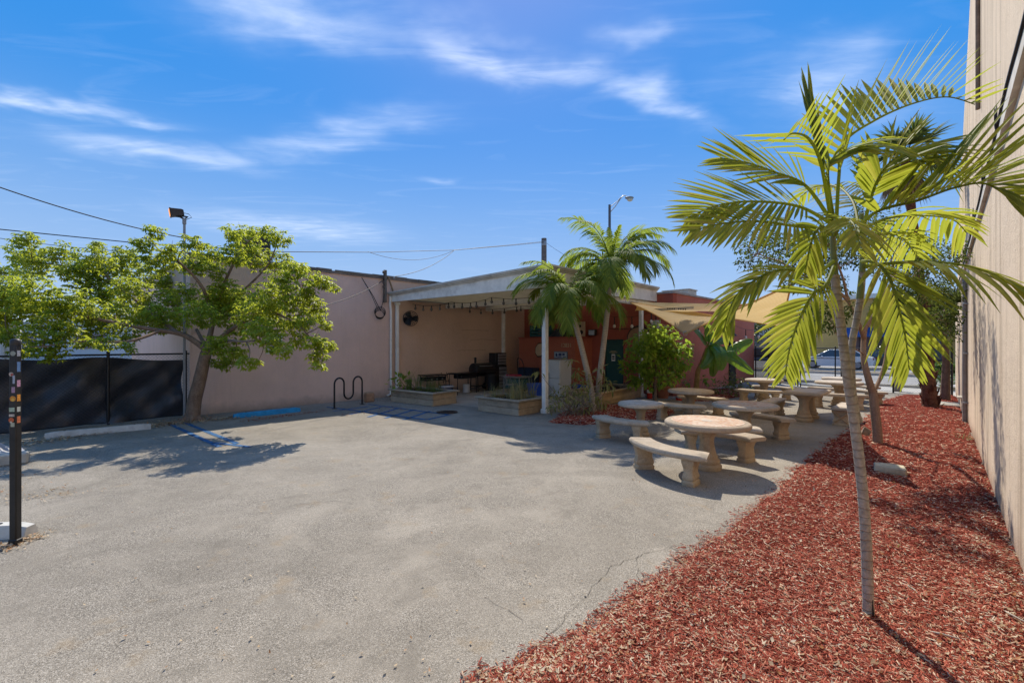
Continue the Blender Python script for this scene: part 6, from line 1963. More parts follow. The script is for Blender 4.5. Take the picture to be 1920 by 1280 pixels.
# --- pinnate palm fronds
def frond_mesh(path, N_hint, leaf_len, n_side, lift=.35, fwd=.8, droop=.25, width=.04, start=.22, rach=.0095, tip=.35, base_len=.45, twist=0.0, one_side=0, fold=.3, sparse=0.0):
    """rachis plus two rows of folded, tapering leaflets"""
    q = smooth_path(path, 8); m = len(q)
    cum = [0.0]
    for a, b in zip(q[:-1], q[1:]): cum.append(cum[-1] + (b - a).length)
    L_ = cum[-1]
    mb = MB()
    mb.tube(q, [rach * (1.25 - 1.05 * (c / L_)) + .0015 for c in cum], 6)
    N_hint = Vector(N_hint).normalized()

    def at(s_):
        s_ = max(0, min(.9999, s_)) * L_
        for i in range(m - 1):
            if cum[i + 1] >= s_:
                k = (s_ - cum[i]) / max(1e-9, cum[i + 1] - cum[i]); return q[i].lerp(q[i + 1], k), (q[min(i + 2, m - 1)] - q[max(i - 1, 0)]).normalized()
        return q[-1], (q[-1] - q[-2]).normalized()
    for side in (-1, 1):
        if one_side and side != one_side: continue
        for i in range(n_side):
            if sparse and random.random() < sparse: continue
            s_ = start + (1 - start) * (i + .3 + .4 * random.random()) / n_side
            p, T = at(s_)
            N_ = N_hint - T * N_hint.dot(T)
            N_ = N_.normalized() if N_.length > .15 else T.orthogonal().normalized()
            S = T.cross(N_) * side
            k = (s_ - start) / (1 - start)
            ln = leaf_len * (base_len + (1 - base_len) * math.sin(min(1, k / .38) * PI / 2)) * (1 - (1 - tip) * max(0, (k - .45) / .55) ** 1.4) * random.uniform(.86, 1.1)
            fw = fwd * (1 + .9 * k) + random.gauss(0, .06)
            A = (S + T * fw + N_ * (lift + random.gauss(0, .07))).normalized()
            B = A.cross(N_ - A * N_.dot(A)).normalized()
            if B.dot(T) < 0: B = -B
            FN = A.cross(B); FN = FN if FN.dot(N_) > 0 else -FN
            w = width * random.uniform(.85, 1.15)
            segs = 5; o = len(mb.v); dr = droop * random.uniform(.6, 1.4)
            for j in range(segs + 1):
                t_ = j / segs
                wj = w * (.35 + .65 * min(1, t_ / .25)) * (1 - max(0, (t_ - .55) / .45) ** 1.5) * .5 + .0008
                c = p + A * (ln * t_) + Vector((0, 0, -1)) * (dr * ln * t_ * t_)
                mb.v += [tuple(c - B * wj + FN * (wj * fold)), tuple(c), tuple(c + B * wj + FN * (wj * fold))]
            for j in range(segs):
                a = o + j * 3
                mb.f += [(a, a + 1, a + 4, a + 3), (a + 1, a + 2, a + 5, a + 4)]
    return mb


M_FROND = leaf('palm_frond', [(.07, .13, .026), (.115, .18, .032), (.17, .225, .04), (.25, .275, .05), (.34, .27, .10)], .52, (.72, .75, .06), .55, .2)
M_FRONDD = leaf('deep_palm_frond', [(.065, .12, .026), (.11, .175, .032), (.175, .24, .04), (.27, .31, .055)], .5, (.55, .65, .07), .6, .15)
M_PTRUNK = bark('ringed_palm_bark', (.58, .50, .40), (.38, .31, .235), 17, .9)
M_PSHAFT = plain('palm_crownshaft', (.16, .19, .06), .25, 8, .55, 0, .3, .15, 30, (.20, .15, .07))

NB = G(1629, 1168)
r = root('young_palm', 'twin-stemmed young palm with arching fronds in the near red mulch', 'palm tree', NB)
st1 = [NB - Vector((0, 0, .05)), D(1627, 1100, 3.16), D(1622, 980, 3.16), D(1612, 870, 3.17), D(1600, 780, 3.18), D(1588, 700, 3.18), D(1578, 620, 3.18), D(1570, 560, 3.16), D(1565, 515, 3.15)]
st2 = [D(1611, 792, 3.20), D(1602, 760, 3.24), D(1597, 710, 3.28), D(1597, 650, 3.30), D(1606, 600, 3.30), D(1614, 550, 3.28), D(1617, 510, 3.26)]
q = smooth_path(st1, 8); m = len(q)
mb = MB(); mb.tube(q, [.035 + .010 * max(0, 1 - i / 5) - .009 * i / m + .0010 * (i % 2) for i in range(m)], 14); mb.build('trunk', M_PTRUNK, r, 70)
q = smooth_path(st2, 8); m = len(q)
mb = MB(); mb.tube(q, [.024 - .003 * i / m + .0008 * (i % 2) for i in range(m)], 12); mb.build('trunk', M_PTRUNK, r, 70)
mb = MB(); a = D(1620, 806, 3.19); mb.tube([a - Vector((.01, 0, 0)), a + Vector((.025, -.02, -.02))], [.03, .022], 10); mb.build('cut_stub', M_BARK, r, 60)
mb = MB(); mb.tube([NB + Vector((-.005, -.040, .02)), NB + Vector((-.005, -.041, .10)), NB + Vector((-.008, -.034, .24))], [.011, .012, .003], 6, True, .35); mb.build('trunk_scar', plain('rot_dark', (.03, .018, .012), .3, 30, .95), r)
mb = MB(); mb.tube(smooth_path([D(1570, 560, 3.16), D(1565, 510, 3.15), D(1562, 450, 3.13), D(1560, 410, 3.12)]), [.026 - .0008 * i for i in range(19)], 10); mb.build('crownshaft', M_PSHAFT, r, 60)
mb = MB(); mb.tube(smooth_path([D(1612, 560, 3.28), D(1617, 500, 3.26), D(1618, 440, 3.25), D(1616, 400, 3.22)]), [.023 - .0007 * i for i in range(19)], 10); mb.build('crownshaft', M_PSHAFT, r, 60)
TOW = (0, -1, .25)
fr = [  # path as (px, py, depth), normal, leaf length, leaflets per side, options
    ([(1560, 430, 3.12), (1548, 350, 3.12), (1537, 300, 3.10), (1526, 255, 3.08), (1517, 200, 3.05)], (0, -.2, 1), .36, 20, dict(lift=.3, fwd=4.2, droop=.0, start=.40, width=.030, tip=.7, base_len=.9)),
    ([(1568, 420, 3.15), (1573, 330, 3.2), (1582, 268, 3.25), (1640, 226, 3.3), (1710, 195, 3.35), (1775, 182, 3.4), (1828, 196, 3.4)], (-.15, .0, 1), .50, 24, dict(lift=1.15, fwd=.75, droop=.02, start=.20, width=0.0319)),
    ([(1614, 420, 3.2), (1650, 394, 3.0), (1720, 376, 2.85), (1790, 352, 2.7), (1850, 345, 2.6), (1905, 382, 2.5)], (-.25, -.55, .8), .55, 24, dict(lift=.75, fwd=.7, droop=.06, start=.18, width=0.0365)),
    ([(1562, 410, 3.1), (1552, 320, 3.0), (1575, 290, 2.95), (1625, 272, 2.85), (1690, 278, 2.8)], (0, -.5, .9), .36, 19, dict(lift=-.1, fwd=.9, droop=.35, start=.3, width=0.0304)),
    ([(1618, 500, 3.25), (1690, 492, 3.1), (1765, 492, 2.9), (1840, 506, 2.75), (1930, 545, 2.6)], (.1, -.35, 1), .42, 20, dict(lift=-.05, fwd=.8, droop=.35, start=.22, width=0.0319, sparse=.15)),
    ([(1617, 490, 3.2), (1642, 492, 2.95), (1668, 522, 2.85), (1684, 575, 2.80), (1697, 630, 2.80), (1704, 690, 2.82)], TOW, .40, 21, dict(lift=.0, fwd=.85, droop=.10, start=.08, width=.029, base_len=.75)),
    ([(1564, 500, 3.1), (1548, 535, 2.95), (1524, 552, 2.85), (1498, 600, 2.80), (1480, 655, 2.80), (1472, 702, 2.8)], TOW, .28, 20, dict(lift=.0, fwd=.9, droop=.12, start=.22, width=.027, base_len=.7)),
    ([(1562, 490, 3.1), (1530, 510, 2.95), (1462, 506, 2.9), (1408, 530, 2.9), (1376, 562, 2.95), (1356, 622, 3.0)], (-.1, -.6, .8), .24, 19, dict(lift=.1, fwd=1.2, droop=.3, start=.34, width=0.0274)),
    ([(1560, 420, 3.1), (1500, 388, 2.85), (1420, 378, 2.7), (1350, 384, 2.65), (1290, 408, 2.6)], (0, -.9, .5), .40, 22, dict(lift=.1, fwd=1.15, droop=.06, start=.28, width=.021)),
    ([(1557, 412, 3.1), (1510, 348, 3.05), (1450, 322, 3.0), (1400, 305, 3.0), (1350, 296, 3.0)], (-.1, -.9, .5), .42, 18, dict(lift=.1, fwd=1.25, droop=.05, start=.30, width=.02)),
    ([(1558, 430, 3.1), (1500, 425, 2.8), (1420, 415, 2.6), (1350, 420, 2.5), (1296, 434, 2.45)], (0, -.8, .6), .36, 20, dict(lift=.0, fwd=1.15, droop=.08, start=.30, width=.021)),
    ([(1558, 410, 3.1), (1540, 310, 2.9), (1518, 262, 2.6), (1488, 250, 2.35), (1470, 262, 2.2)], (-.5, -.1, .9), .36, 13, dict(lift=.45, fwd=.9, droop=.02, start=.3, width=0.0167, sparse=.25)),
    ([(1556, 440, 3.1), (1540, 425, 2.9), (1522, 450, 2.8), (1510, 505, 2.75)], TOW, .22, 12, dict(lift=.0, fwd=1.0, droop=.3, start=.2, width=0.0304)),
    ([(1616, 430, 3.2), (1668, 408, 3.4), (1730, 404, 3.6), (1786, 412, 3.7), (1812, 436, 3.75)], (0, .3, 1), .38, 20, dict(lift=-.1, fwd=.8, droop=.4, start=.2, width=0.0304)),
    ([(1566, 440, 3.1), (1580, 410, 2.8), (1600, 420, 2.5), (1612, 460, 2.35)], (0, -.6, .6), .30, 12, dict(lift=.0, fwd=1.0, droop=.25, start=.25, width=0.0274)),
    ([(1612, 440, 3.2), (1600, 380, 3.5), (1570, 350, 3.9), (1530, 350, 4.2), (1500, 370, 4.4)], (0, .5, 1), .36, 18, dict(lift=.1, fwd=.9, droop=.3, start=.25, width=0.0289)),
    ([(1616, 440, 3.2), (1640, 350, 3.1), (1675, 300, 3.0), (1725, 290, 2.95), (1770, 318, 2.9)], (0, -.6, .8), .42, 22, dict(lift=.1, fwd=.9, droop=.2, start=.3, width=.03)),
    ([(1616, 470, 3.2), (1650, 440, 3.5), (1690, 445, 3.9), (1720, 480, 4.2)], (.2, .5, 1), .36, 16, dict(lift=-.1, fwd=.9, droop=.4, start=.25, width=0.0289)),
]
for pts, nh, ll, ns, kw in fr:
    frond_mesh([D(*p) for p in pts], nh, ll * 1.1, int(ns * 1.12), **kw).build('frond', M_FROND, r)


def feather_palm(label, base, stem, crown_fr, mat, tr=.085, group=None, name='palm_tree'):
    r = root(name, label, 'palm tree', base, 0, group)
    q = smooth_path(stem, 8); m = len(q)
    mb = MB(); mb.tube(q, [tr * (1.15 + .5 * max(0, 1 - i / 6)) - tr * .3 * i / m + .003 * (i % 2) for i in range(m)], 12); mb.build('trunk', M_PTRUNK, r, 70)
    top = q[-1]; ax = (q[-1] - q[-3]).normalized()
    sh = [top - ax * .15, top + ax * .1, top + ax * .35]
    mb = MB(); mb.tube(smooth_path(sh, 4), [tr * .95, tr * 1.0, tr * .95, tr * .9, tr * .8, tr * .7, tr * .6, tr * .45, tr * .3], 10); mb.build('crownshaft', M_PSHAFT, r, 60)
    hub = top + ax * .25
    for az, el, L_, dr, ll in crown_fr:
        p = hub.copy(); pts = [p.copy()]; e = el
        for k in range(7):
            st = L_ / 7
            p = p + Vector((math.cos(az) * math.cos(e), math.sin(az) * math.cos(e), math.sin(e))) * st; pts.append(p.copy()); e -= dr / 7 * (.6 + .9 * k / 7)
        out = Vector((math.cos(az), math.sin(az), 0))
        nh = Vector((0, 0, 1)) * max(.25, math.cos(el)) + out * .5
        frond_mesh(pts[::1], nh, ll, 46, lift=.1, fwd=.75, droop=.5, width=.030, start=.14, rach=.013, tip=.3).build('frond', mat, r)
    return r


rs = random.Random(3)
def crown(n, L_, up, ll, extra=()):
    out = []
    for i in range(n):
        az = 2 * PI * i * .382 + rs.uniform(-.25, .25); k = i % 4
        out.append((az, (1.28, .95, .6, .35)[k] + rs.uniform(-.14, .14), L_ * rs.uniform(.85, 1.15), (1.5, 1.9, 2.1, 1.9)[k] * up, ll))
    return out + list(extra)


pb1, pb2 = G(1113, 776), G(1120, 774) + Vector((.05, .1, 0))
feather_palm('shorter palm of the twin pair, crown drooping in front of the canopy edge', pb1, [pb1 - Vector((0, 0, .05)), D(1108, 730, 12.45), D(1095, 670, 12.45), D(1085, 630, 12.45), D(1078, 605, 12.4), D(1073, 585, 12.35)],
             crown(20, 1.85, 1.22, .50, [(PI, .95, 1.9, 2.4, .45), (-PI / 2 - .5, .8, 1.9, 2.6, .5), (-PI / 2 + .4, .9, 1.9, 2.7, .5)]), M_FRONDD, .075, 'twin palms beside the canopy post')
feather_palm('taller palm of the twin pair, crown raised above the canopy roof', pb2, [pb2 - Vector((0, 0, .05)), D(1123, 720, 12.55), D(1130, 660, 12.6), D(1136, 610, 12.7), D(1141, 560, 12.75), D(1145, 520, 12.8)],
             crown(20, 2.0, 1.12, .52, [(0.15, .85, 2.1, 2.3, .5), (-.35, .45, 2.0, 2.1, .5), (PI / 2, 1.4, 1.3, .3, .3), (-1.2, 1.38, 1.2, .4, .3)]), M_FRONDD, .075, 'twin palms beside the canopy post')


# --- fan palm
def fan_leaf(hub, dir_, L_pet, R_, nseg=22, droop=.25, spread=2.5):
    mb = MB(); d = Vector(dir_).normalized()
    pts = [hub, hub + d * L_pet * .5 + Vector((0, 0, .04)), hub + d * L_pet]
    mb.tube(pts, [.018, .014, .010], 5)
    c = pts[-1]; S = d.cross(Vector((0, 0, 1)));
    S = S.normalized() if S.length > .1 else Vector((1, 0, 0))
    N_ = S.cross(d).normalized()
    for i in range(nseg):
        a = (i / (nseg - 1) - .5) * spread; ln = R_ * (1 - .25 * abs(a) / spread * 2) * random.uniform(.9, 1.06)
        A = (d * math.cos(a) + S * math.sin(a) + N_ * .12 * (1 if i % 2 else -1)).normalized(); B = A.cross(N_).normalized()
        o = len(mb.v)
        for j in range(5):
            t_ = j / 4; w = R_ * .055 * (.25 + 1.2 * t_ if t_ < .5 else 1.7 * (1 - t_) + .02)
            p = c + A * ln * t_ - Vector((0, 0, droop * ln * t_ * t_ * (1 if t_ > .4 else .5)))
            mb.v += [tuple(p - B * w), tuple(p + N_ * w * .5), tuple(p + B * w)]
        for j in range(4):
            q_ = o + j * 3; mb.f += [(q_, q_ + 1, q_ + 4, q_ + 3), (q_ + 1, q_ + 2, q_ + 5, q_ + 4)]
    return mb


M_FAN = leaf('fan_leaf', [(.05, .085, .03), (.085, .12, .04), (.13, .155, .05)], .35, (.25, .30, .05), .65, .15)
M_DEADFAN = leaf('dead_fan', [(.20, .15, .09), (.28, .21, .12), (.34, .27, .17)], .25, (.4, .3, .15), .9, .1)
FBp = G(1745, 765)
r = root('fan_palm', 'tall fan palm with shaggy reddish brown trunk near the cream wall', 'palm tree', FBp)
stem = [FBp - Vector((0, 0, .1)), D(1741, 720, 13.6), D(1736, 640, 13.6), D(1727, 540, 13.5), D(1712, 420, 13.4), D(1697, 300, 13.3)]
q = smooth_path(stem, 10); m = len(q)
mb = MB(); mb.tube(q, [.21 - .10 * min(1, i / (m * .5)) + .008 * (i % 2) for i in range(m)], 14); mb.build('trunk', bark('shaggy_bark', (.26, .13, .085), (.13, .06, .04), 7, .95), r, 60)
mb = MB()
for i in range(90):
    k = rs.uniform(.02, .55); p = q[int(k * (m - 1))]; a = rs.uniform(0, 2 * PI); R_ = .21 - .10 * min(1, k / .5)
    o = Vector((math.cos(a), math.sin(a), 0)); b = p + o * R_ * .85
    mb.tube([b, b + o * .05 + Vector((0, 0, .12)), b + o * .10 + Vector((rs.gauss(0, .02), rs.gauss(0, .02), .22))], [.04, .03, .006], 4, True, .5)
build_each(mb, 'leaf_boot', bark('boot_bark', (.19, .085, .05), (.08, .035, .022), 0, .95), r, 50)
hub = q[-1]
for i in range(17):
    az = i * 2.4; el = 1.35 - i * .115
    fan_leaf(hub, (math.cos(az) * math.cos(el), math.sin(az) * math.cos(el), math.sin(el)), rs.uniform(.5, .75), rs.uniform(.75, .95), 20, .15 + .02 * i).build('fan_leaf', M_FAN, r)
for i in range(6):
    az = i * 1.1; fan_leaf(hub - Vector((0, 0, .2)), (math.cos(az) * .6, math.sin(az) * .6, -.8), .45, .6, 16, .5, 1.6).build('dead_leaf', M_DEADFAN, r)
# a low young fan palm between trunk and wall
lb = D(1772, 735, 15.2); lb.z = .02
r = root('young_fan_palm', 'low fan palm with broad dark leaves between shaggy trunk and cream wall', 'palm tree', lb)
mb = MB(); mb.tube([lb, lb + Vector((.03, 0, 1.2)), lb + Vector((-.05, 0, 2.6))], [.14, .10, .08], 10); mb.build('trunk', M_BARK, r, 60)
for i in range(15):
    az = i * 2.4; el = 1.2 - i * .12
    fan_leaf(lb + Vector((-.05, 0, 2.6)), (math.cos(az) * math.cos(el), math.sin(az) * math.cos(el), math.sin(el)), rs.uniform(.5, .8), rs.uniform(.75, .95), 20, .25).build('fan_leaf', M_FAN, r)

# --- slim multi-stem tree with small leaves
M_SMOOTH = bark('smooth_tan_bark', (.40, .275, .195), (.27, .175, .115), 0, .75, (2, 2, .3))
M_SMALL = leaf('small_leaf', [(.022, .045, .014), (.045, .075, .02), (.075, .11, .028), (.11, .14, .03)], .35, (.26, .33, .04), .6, .12)
SB_ = G(1646, 835)
r = root('slim_tree', 'slim multi-stem tree with smooth tan bark and small dark leaves', 'tree', SB_)
sd_ = SB_.y; mb = MB()
Z3 = lambda x, y, d: D(1560 + x / 3.048, 480 + y / 3.048, d)
lim = []
lim.append(limb(mb, [SB_ - Vector((0, 0, .05)), Z3(258, 1000, sd_), Z3(245, 880, sd_), Z3(232, 765, sd_)], .085, .072, 12))
for pts, r0, r1 in (([Z3(234, 785, sd_), Z3(205, 690, sd_ - .05), Z3(182, 590, sd_), Z3(180, 500, sd_ + .1), Z3(195, 400, sd_ + .1), Z3(250, 320, sd_ + .1), Z3(290, 230, sd_), Z3(360, 120, sd_)], .068, .02),
                    ([Z3(236, 780, sd_), Z3(270, 710, sd_ + .1), Z3(298, 620, sd_ + .2), Z3(312, 530, sd_ + .3), Z3(330, 430, sd_ + .4)], .042, .014),
                    ([Z3(183, 470, sd_ + .1), Z3(150, 380, sd_ - .2), Z3(95, 260, sd_ - .4), Z3(60, 120, sd_ - .5), D(1560, 470, sd_ - .6)], .045, .014),
                    ([Z3(200, 400, sd_ + .1), Z3(240, 340, sd_ + .3), Z3(290, 270, sd_ + .6), D(1690, 540, sd_ + .8), D(1730, 500, sd_ + .9)], .035, .012),
                    ([Z3(95, 260, sd_ - .4), Z3(20, 190, sd_ - .5), D(1530, 530, sd_ - .6), D(1480, 500, sd_ - .7), D(1420, 475, sd_ - .7)], .03, .01),
                    ([Z3(312, 530, sd_ + .3), D(1690, 640, sd_ + .4), D(1740, 600, sd_ + .6), D(1770, 580, sd_ + .7)], .016, .006),
                    ([Z3(182, 560, sd_), Z3(130, 530, sd_ - .3), D(1580, 640, sd_ - .5), D(1560, 615, sd_ - .6)], .016, .006)):
    lim.append(limb(mb, pts, r0, r1, 8))
cl = []
tl = [(1405, 462, 26), (1430, 440, 28), (1455, 462, 28), (1400, 490, 18), (1480, 490, 26), (1440, 500, 24), (1500, 462, 25), (1520, 500, 30), (1495, 525, 25), (1540, 530, 26), (1560, 480, 32), (1545, 445, 28), (1585, 450, 32), (1600, 420, 26), (1640, 440, 30), (1680, 450, 32),
      (1715, 470, 34), (1750, 480, 34), (1785, 480, 22), (1805, 468, 18), (1700, 500, 32), (1740, 520, 34), (1765, 550, 30), (1730, 560, 28), (1775, 590, 24), (1780, 625, 20), (1690, 540, 26), (1650, 500, 26), (1620, 480, 26), (1570, 540, 24), (1530, 575, 22), (1555, 600, 26), (1530, 615, 18), (1690, 640, 24), (1660, 655, 14),
      (1715, 615, 24), (1745, 600, 24), (1585, 580, 20), (1620, 395, 20), (1660, 410, 22)]
for px, py, rp in tl:
    lp = min((p for L_ in lim[1:] for p in L_), key=lambda p: (CX + p.x / p.y * FPX - px) ** 2 + (HY - (p.z - EYE) / p.y * FPX - py) ** 2)
    d = lp.y + random.gauss(0, .5); c = D(px, py, d); cl.append((c.x, c.y, c.z, rp * d / FPX * 1.15)); mb.tube(bend(lp, c, .12), [.011, .010, .008, .006, .005, .003], 5)
    for _ in range(3): mb.tube(bend(c, c + Vector(rand_dirs(1)[0]) * rp * d / FPX, .1, 3), [.004, .003, .003, .002], 4)
mb.build('trunk', M_SMOOTH, r, 70)
v, f = simple_foliage(cl, 560, .072, .5)
np_mesh('crown', v, f, M_SMALL, r)

# --- bushy broadleaf tree by the canopy
M_GLOSSY = leaf('glossy_leaf', [(.07, .15, .022), (.13, .25, .03), (.21, .34, .04), (.33, .42, .06)], .5, (.6, .8, .08), .38, .4)
bd0 = 15.0; BT = D(1228, 750, bd0); BT.z = 0
r = root('bushy_tree', 'small bushy tree with glossy broad leaves in front of the terracotta wall', 'tree', BT)
mb = MB(); L0 = limb(mb, [BT - Vector((0, 0, .05)), D(1229, 725, bd0), D(1230, 690, bd0), D(1232, 650, bd0), D(1234, 620, bd0)], .06, .02, 8)
cl = []
bl_ = [(1235, 615, 15), (1222, 625, 18), (1248, 628, 18), (1205, 640, 18), (1185, 645, 14), (1240, 645, 24), (1265, 648, 18), (1215, 655, 24), (1190, 660, 16), (1255, 665, 24), (1280, 660, 15), (1230, 670, 26), (1200, 680, 20), (1285, 680, 14), (1265, 690, 20), (1240, 695, 22), (1172, 688, 11), (1180, 698, 9), (1205, 705, 18),
       (1190, 715, 14), (1225, 715, 16), (1250, 712, 14), (1270, 705, 12), (1215, 690, 18), (1290, 650, 9), (1168, 676, 8)]
for px, py, rp in bl_:
    c = D(px, py, bd0 + random.gauss(0, .42)); cl.append((c.x, c.y, c.z, rp * bd0 / FPX)); lp = min(L0[6:], key=lambda p: (p - c).length); mb.tube(bend(lp, c, .1, 4), [.018, .014, .011, .008, .005], 5)
mb.build('trunk', M_BARK, r, 70)
v, f = simple_foliage(cl, 150, .19, .58, .45, 1.0, .7)
np_mesh('crown', v, f, M_GLOSSY, r)

# --- banana plant
M_BAN = leaf('banana_leaf', [(.07, .18, .022), (.12, .26, .03)], .55, (.5, .75, .06), .35, .45)
bn = D(1305, 735, 17.4); bn.z = 0
r = root('banana_plant', 'banana plant with torn broad leaves against the faded terracotta wall', 'banana plant', bn)
mb = MB(); mb.tube(smooth_path([bn, D(1308, 700, 17.3), D(1315, 680, 17.2), D(1322, 660, 17.1), D(1328, 645, 17.0)]), [.11 - .003 * i for i in range(25)], 10); mb.build('stem', plain('banana_stem', (.36, .24, .10), .3, 6, .8, 0, .2, .2, 30, (.14, .09, .04)), r, 60)
hubb = D(1328, 648, 17.0)


def banana_leaf(pts, w, Nh=(0, -.4, 1)):
    q = smooth_path([Vector(p) for p in pts], 6); m = len(q); mb = MB()
    mb.tube(q, [.022 * (1 - .85 * i / m) for i in range(m)], 6)
    Nh = Vector(Nh)
    for side in (-1, 1):
        for i in range(2, m - 1):
            a, b = q[i], q[i + 1]; T = (b - a).normalized(); S = T.cross(Nh - T * Nh.dot(T)).normalized() * side; N_ = S.cross(T) * side
            k0, k1 = (i - 2) / (m - 3), (i - 1) / (m - 3)
            wf = lambda k: w * (math.sin(PI * min(1, max(0, .06 + .92 * k)) ** .75) ** .6)
            gap = .12 if rs.random() < .35 else 0
            dz = Vector((0, 0, -1)) * (.22 + rs.uniform(-.06, .06))
            up_ = Vector((0, 0, .12))
            a2 = a + (b - a) * gap
            p0, p1 = a2 + S * wf(k0) * .55 + up_ * wf(k0), b + S * wf(k1) * .55 + up_ * wf(k1)
            p2, p3 = a2 + S * wf(k0) + dz * wf(k0) + (b - a) * .2, b + S * wf(k1) + dz * wf(k1) + (b - a) * .2
            o = len(mb.v); mb.v += [tuple(x) for x in (a, b, p0, p1, p2, p3)]; mb.f += [(o, o + 1, o + 3, o + 2), (o + 2, o + 3, o + 5, o + 4)]
    return mb


for pts, w, nh in (([hubb, D(1316, 630, 16.8), D(1302, 616, 16.6), D(1292, 612, 16.5)], .26, (-.2, -.6, .7)),
                   ([hubb, D(1345, 655, 16.8), D(1372, 655, 16.6), D(1395, 643, 16.5), D(1410, 636, 16.5)], .26, (0, -.7, .7)),
                   ([hubb, D(1350, 655, 16.7), D(1372, 668, 16.5), D(1395, 685, 16.3), D(1413, 699, 16.2)], .30, (0, -.8, .7)),
                   ([hubb, D(1342, 650, 16.6), D(1352, 662, 16.2), D(1352, 680, 16.0), D(1350, 694, 15.95)], .24, TOW),
                   ([hubb, D(1334, 660, 16.6), D(1328, 676, 16.3), D(1314, 690, 16.2)], .24, (-.3, -.7, .6)),
                   ([hubb, D(1330, 625, 16.9), D(1326, 612, 16.8), D(1316, 604, 16.7)], .18, (-.2, -.8, .4)),
                   ([hubb, D(1345, 640, 17.2), D(1360, 635, 17.5), D(1375, 645, 17.8)], .22, (.1, -.3, 1)),
                   ([hubb, D(1338, 668, 17.3), D(1338, 690, 17.3), D(1334, 705, 17.2)], .2, TOW)):
    banana_leaf(pts, w, nh).build('leaf', M_BAN, r)


# --- low shrubs
def shrub(label, base, clumps, mat, per, ll, lw, name='shrub', stems=6, sm=None, cat='shrub', droop=.3):
    r = root(name, label, cat, base)
    mb = MB(); tops = [Vector(c[:3]) for c in clumps]
    for c in tops:
        mb.tube(bend(Vector(base) + Vector((random.uniform(-.1, .1), random.uniform(-.1, .1), -.02)), c, .12, 5), [.014, .012, .010, .008, .006, .004], 5)
    mb.build('stems', sm or M_BARK, r, 70)
    v, f = simple_foliage(clumps, per, ll, lw, droop); np_mesh('leaves', v, f, mat, r)
    return r


def pxcl(lst, d, jit=.2, k=1.0):
    out = []
    for px, py, rp in lst:
        dd_ = d + random.gauss(0, jit); c = D(px, py, dd_); out.append((c.x, c.y, max(c.z, .08), rp * dd_ / FPX * k))
    return out


M_YELL = leaf('pale_lance_leaf', [(.13, .16, .045), (.24, .25, .07), (.36, .34, .13), (.44, .40, .20)], .4, (.45, .42, .12), .5, .3)
M_STEM = bark('pale_stem', (.34, .27, .20), (.20, .15, .11), 0, .8)
b = G(1075, 779)
shrub('scraggly shrub with pale drooping leaves at the foot of the twin palms', b, pxcl([(1040, 738, 10), (1046, 752, 12), (1038, 764, 9), (1070, 673, 7), (1082, 698, 9), (1060, 725, 8), (1123, 692, 8), (1134, 712, 10), (1143, 724, 11), (1103, 710, 10), (1110, 752, 8), (1070, 732, 11), (1090, 722, 11), (1100, 735, 12), (1055, 745, 10), (1125, 740, 8), (1080, 750, 12), (1098, 764, 10), (1010, 696, 6), (1128, 757, 8)], 12.0, .3, 1.2),
      M_YELL, 110, .20, .26, 'flowering_shrub', 6, M_STEM, 'shrub', .8)
mb = MB(); b2 = G(1085, 783); r = root('bare_branches', 'tangle of bare pale branches under the scraggly shrub', 'dead branches', b2)
for k in range(16):
    a = rs.uniform(0, 2 * PI); e = rs.uniform(.3, 1.3); L_ = rs.uniform(.4, .9)
    mb = MB(); mb.tube(bend(b2 + Vector((rs.uniform(-.5, .5), rs.uniform(-.1, .25), 0)), b2 + Vector((math.cos(a) * L_ * math.cos(e) * 1.2, math.sin(a) * .4 * L_, .05 + L_ * math.sin(e))), .12), [.014, .012, .01, .008, .006, .003], 5); mb.build('branch', M_STEM, r, 60)
b = D(1378, 742, 16.6); b.z = 0
M_OLIVE = leaf('olive_leaf', [(.05, .075, .02), (.10, .13, .03), (.18, .20, .05), (.26, .25, .08)], .35, (.3, .32, .06), .45, .35)
shrub('low olive green shrub below the banana leaves in red mulch', b, pxcl([(1345, 728, 12), (1360, 720, 14), (1376, 712, 14), (1390, 720, 13), (1400, 726, 11), (1368, 732, 12), (1385, 732, 12), (1352, 736, 9), (1370, 700, 10)], 16.6, .35, 1.1), M_OLIVE, 80, .15, .35)
b = D(1300, 738, 17.0); b.z = 0
shrub('dark leafy plant at the foot of the terracotta wall left of the banana stem', b, pxcl([(1262, 722, 10), (1275, 715, 10), (1316, 712, 10), (1332, 718, 9), (1290, 722, 9)], 17.0, .3, 1.1), M_GLOSSY, 45, .22, .5, 'foliage_plant')
b = D(1283, 742, 16.4); b.z = 0
shrub('grey dried twiggy plant between clay pot and banana stem', b, pxcl([(1275, 712, 9), (1285, 720, 10), (1295, 724, 8), (1280, 728, 9)], 16.4, .2, 1.1), leaf('grey_leaf', [(.16, .13, .11), (.26, .22, .19), (.34, .29, .26)], .2, (.3, .25, .2), .8, .1), 40, .14, .3, 'dried_plant')


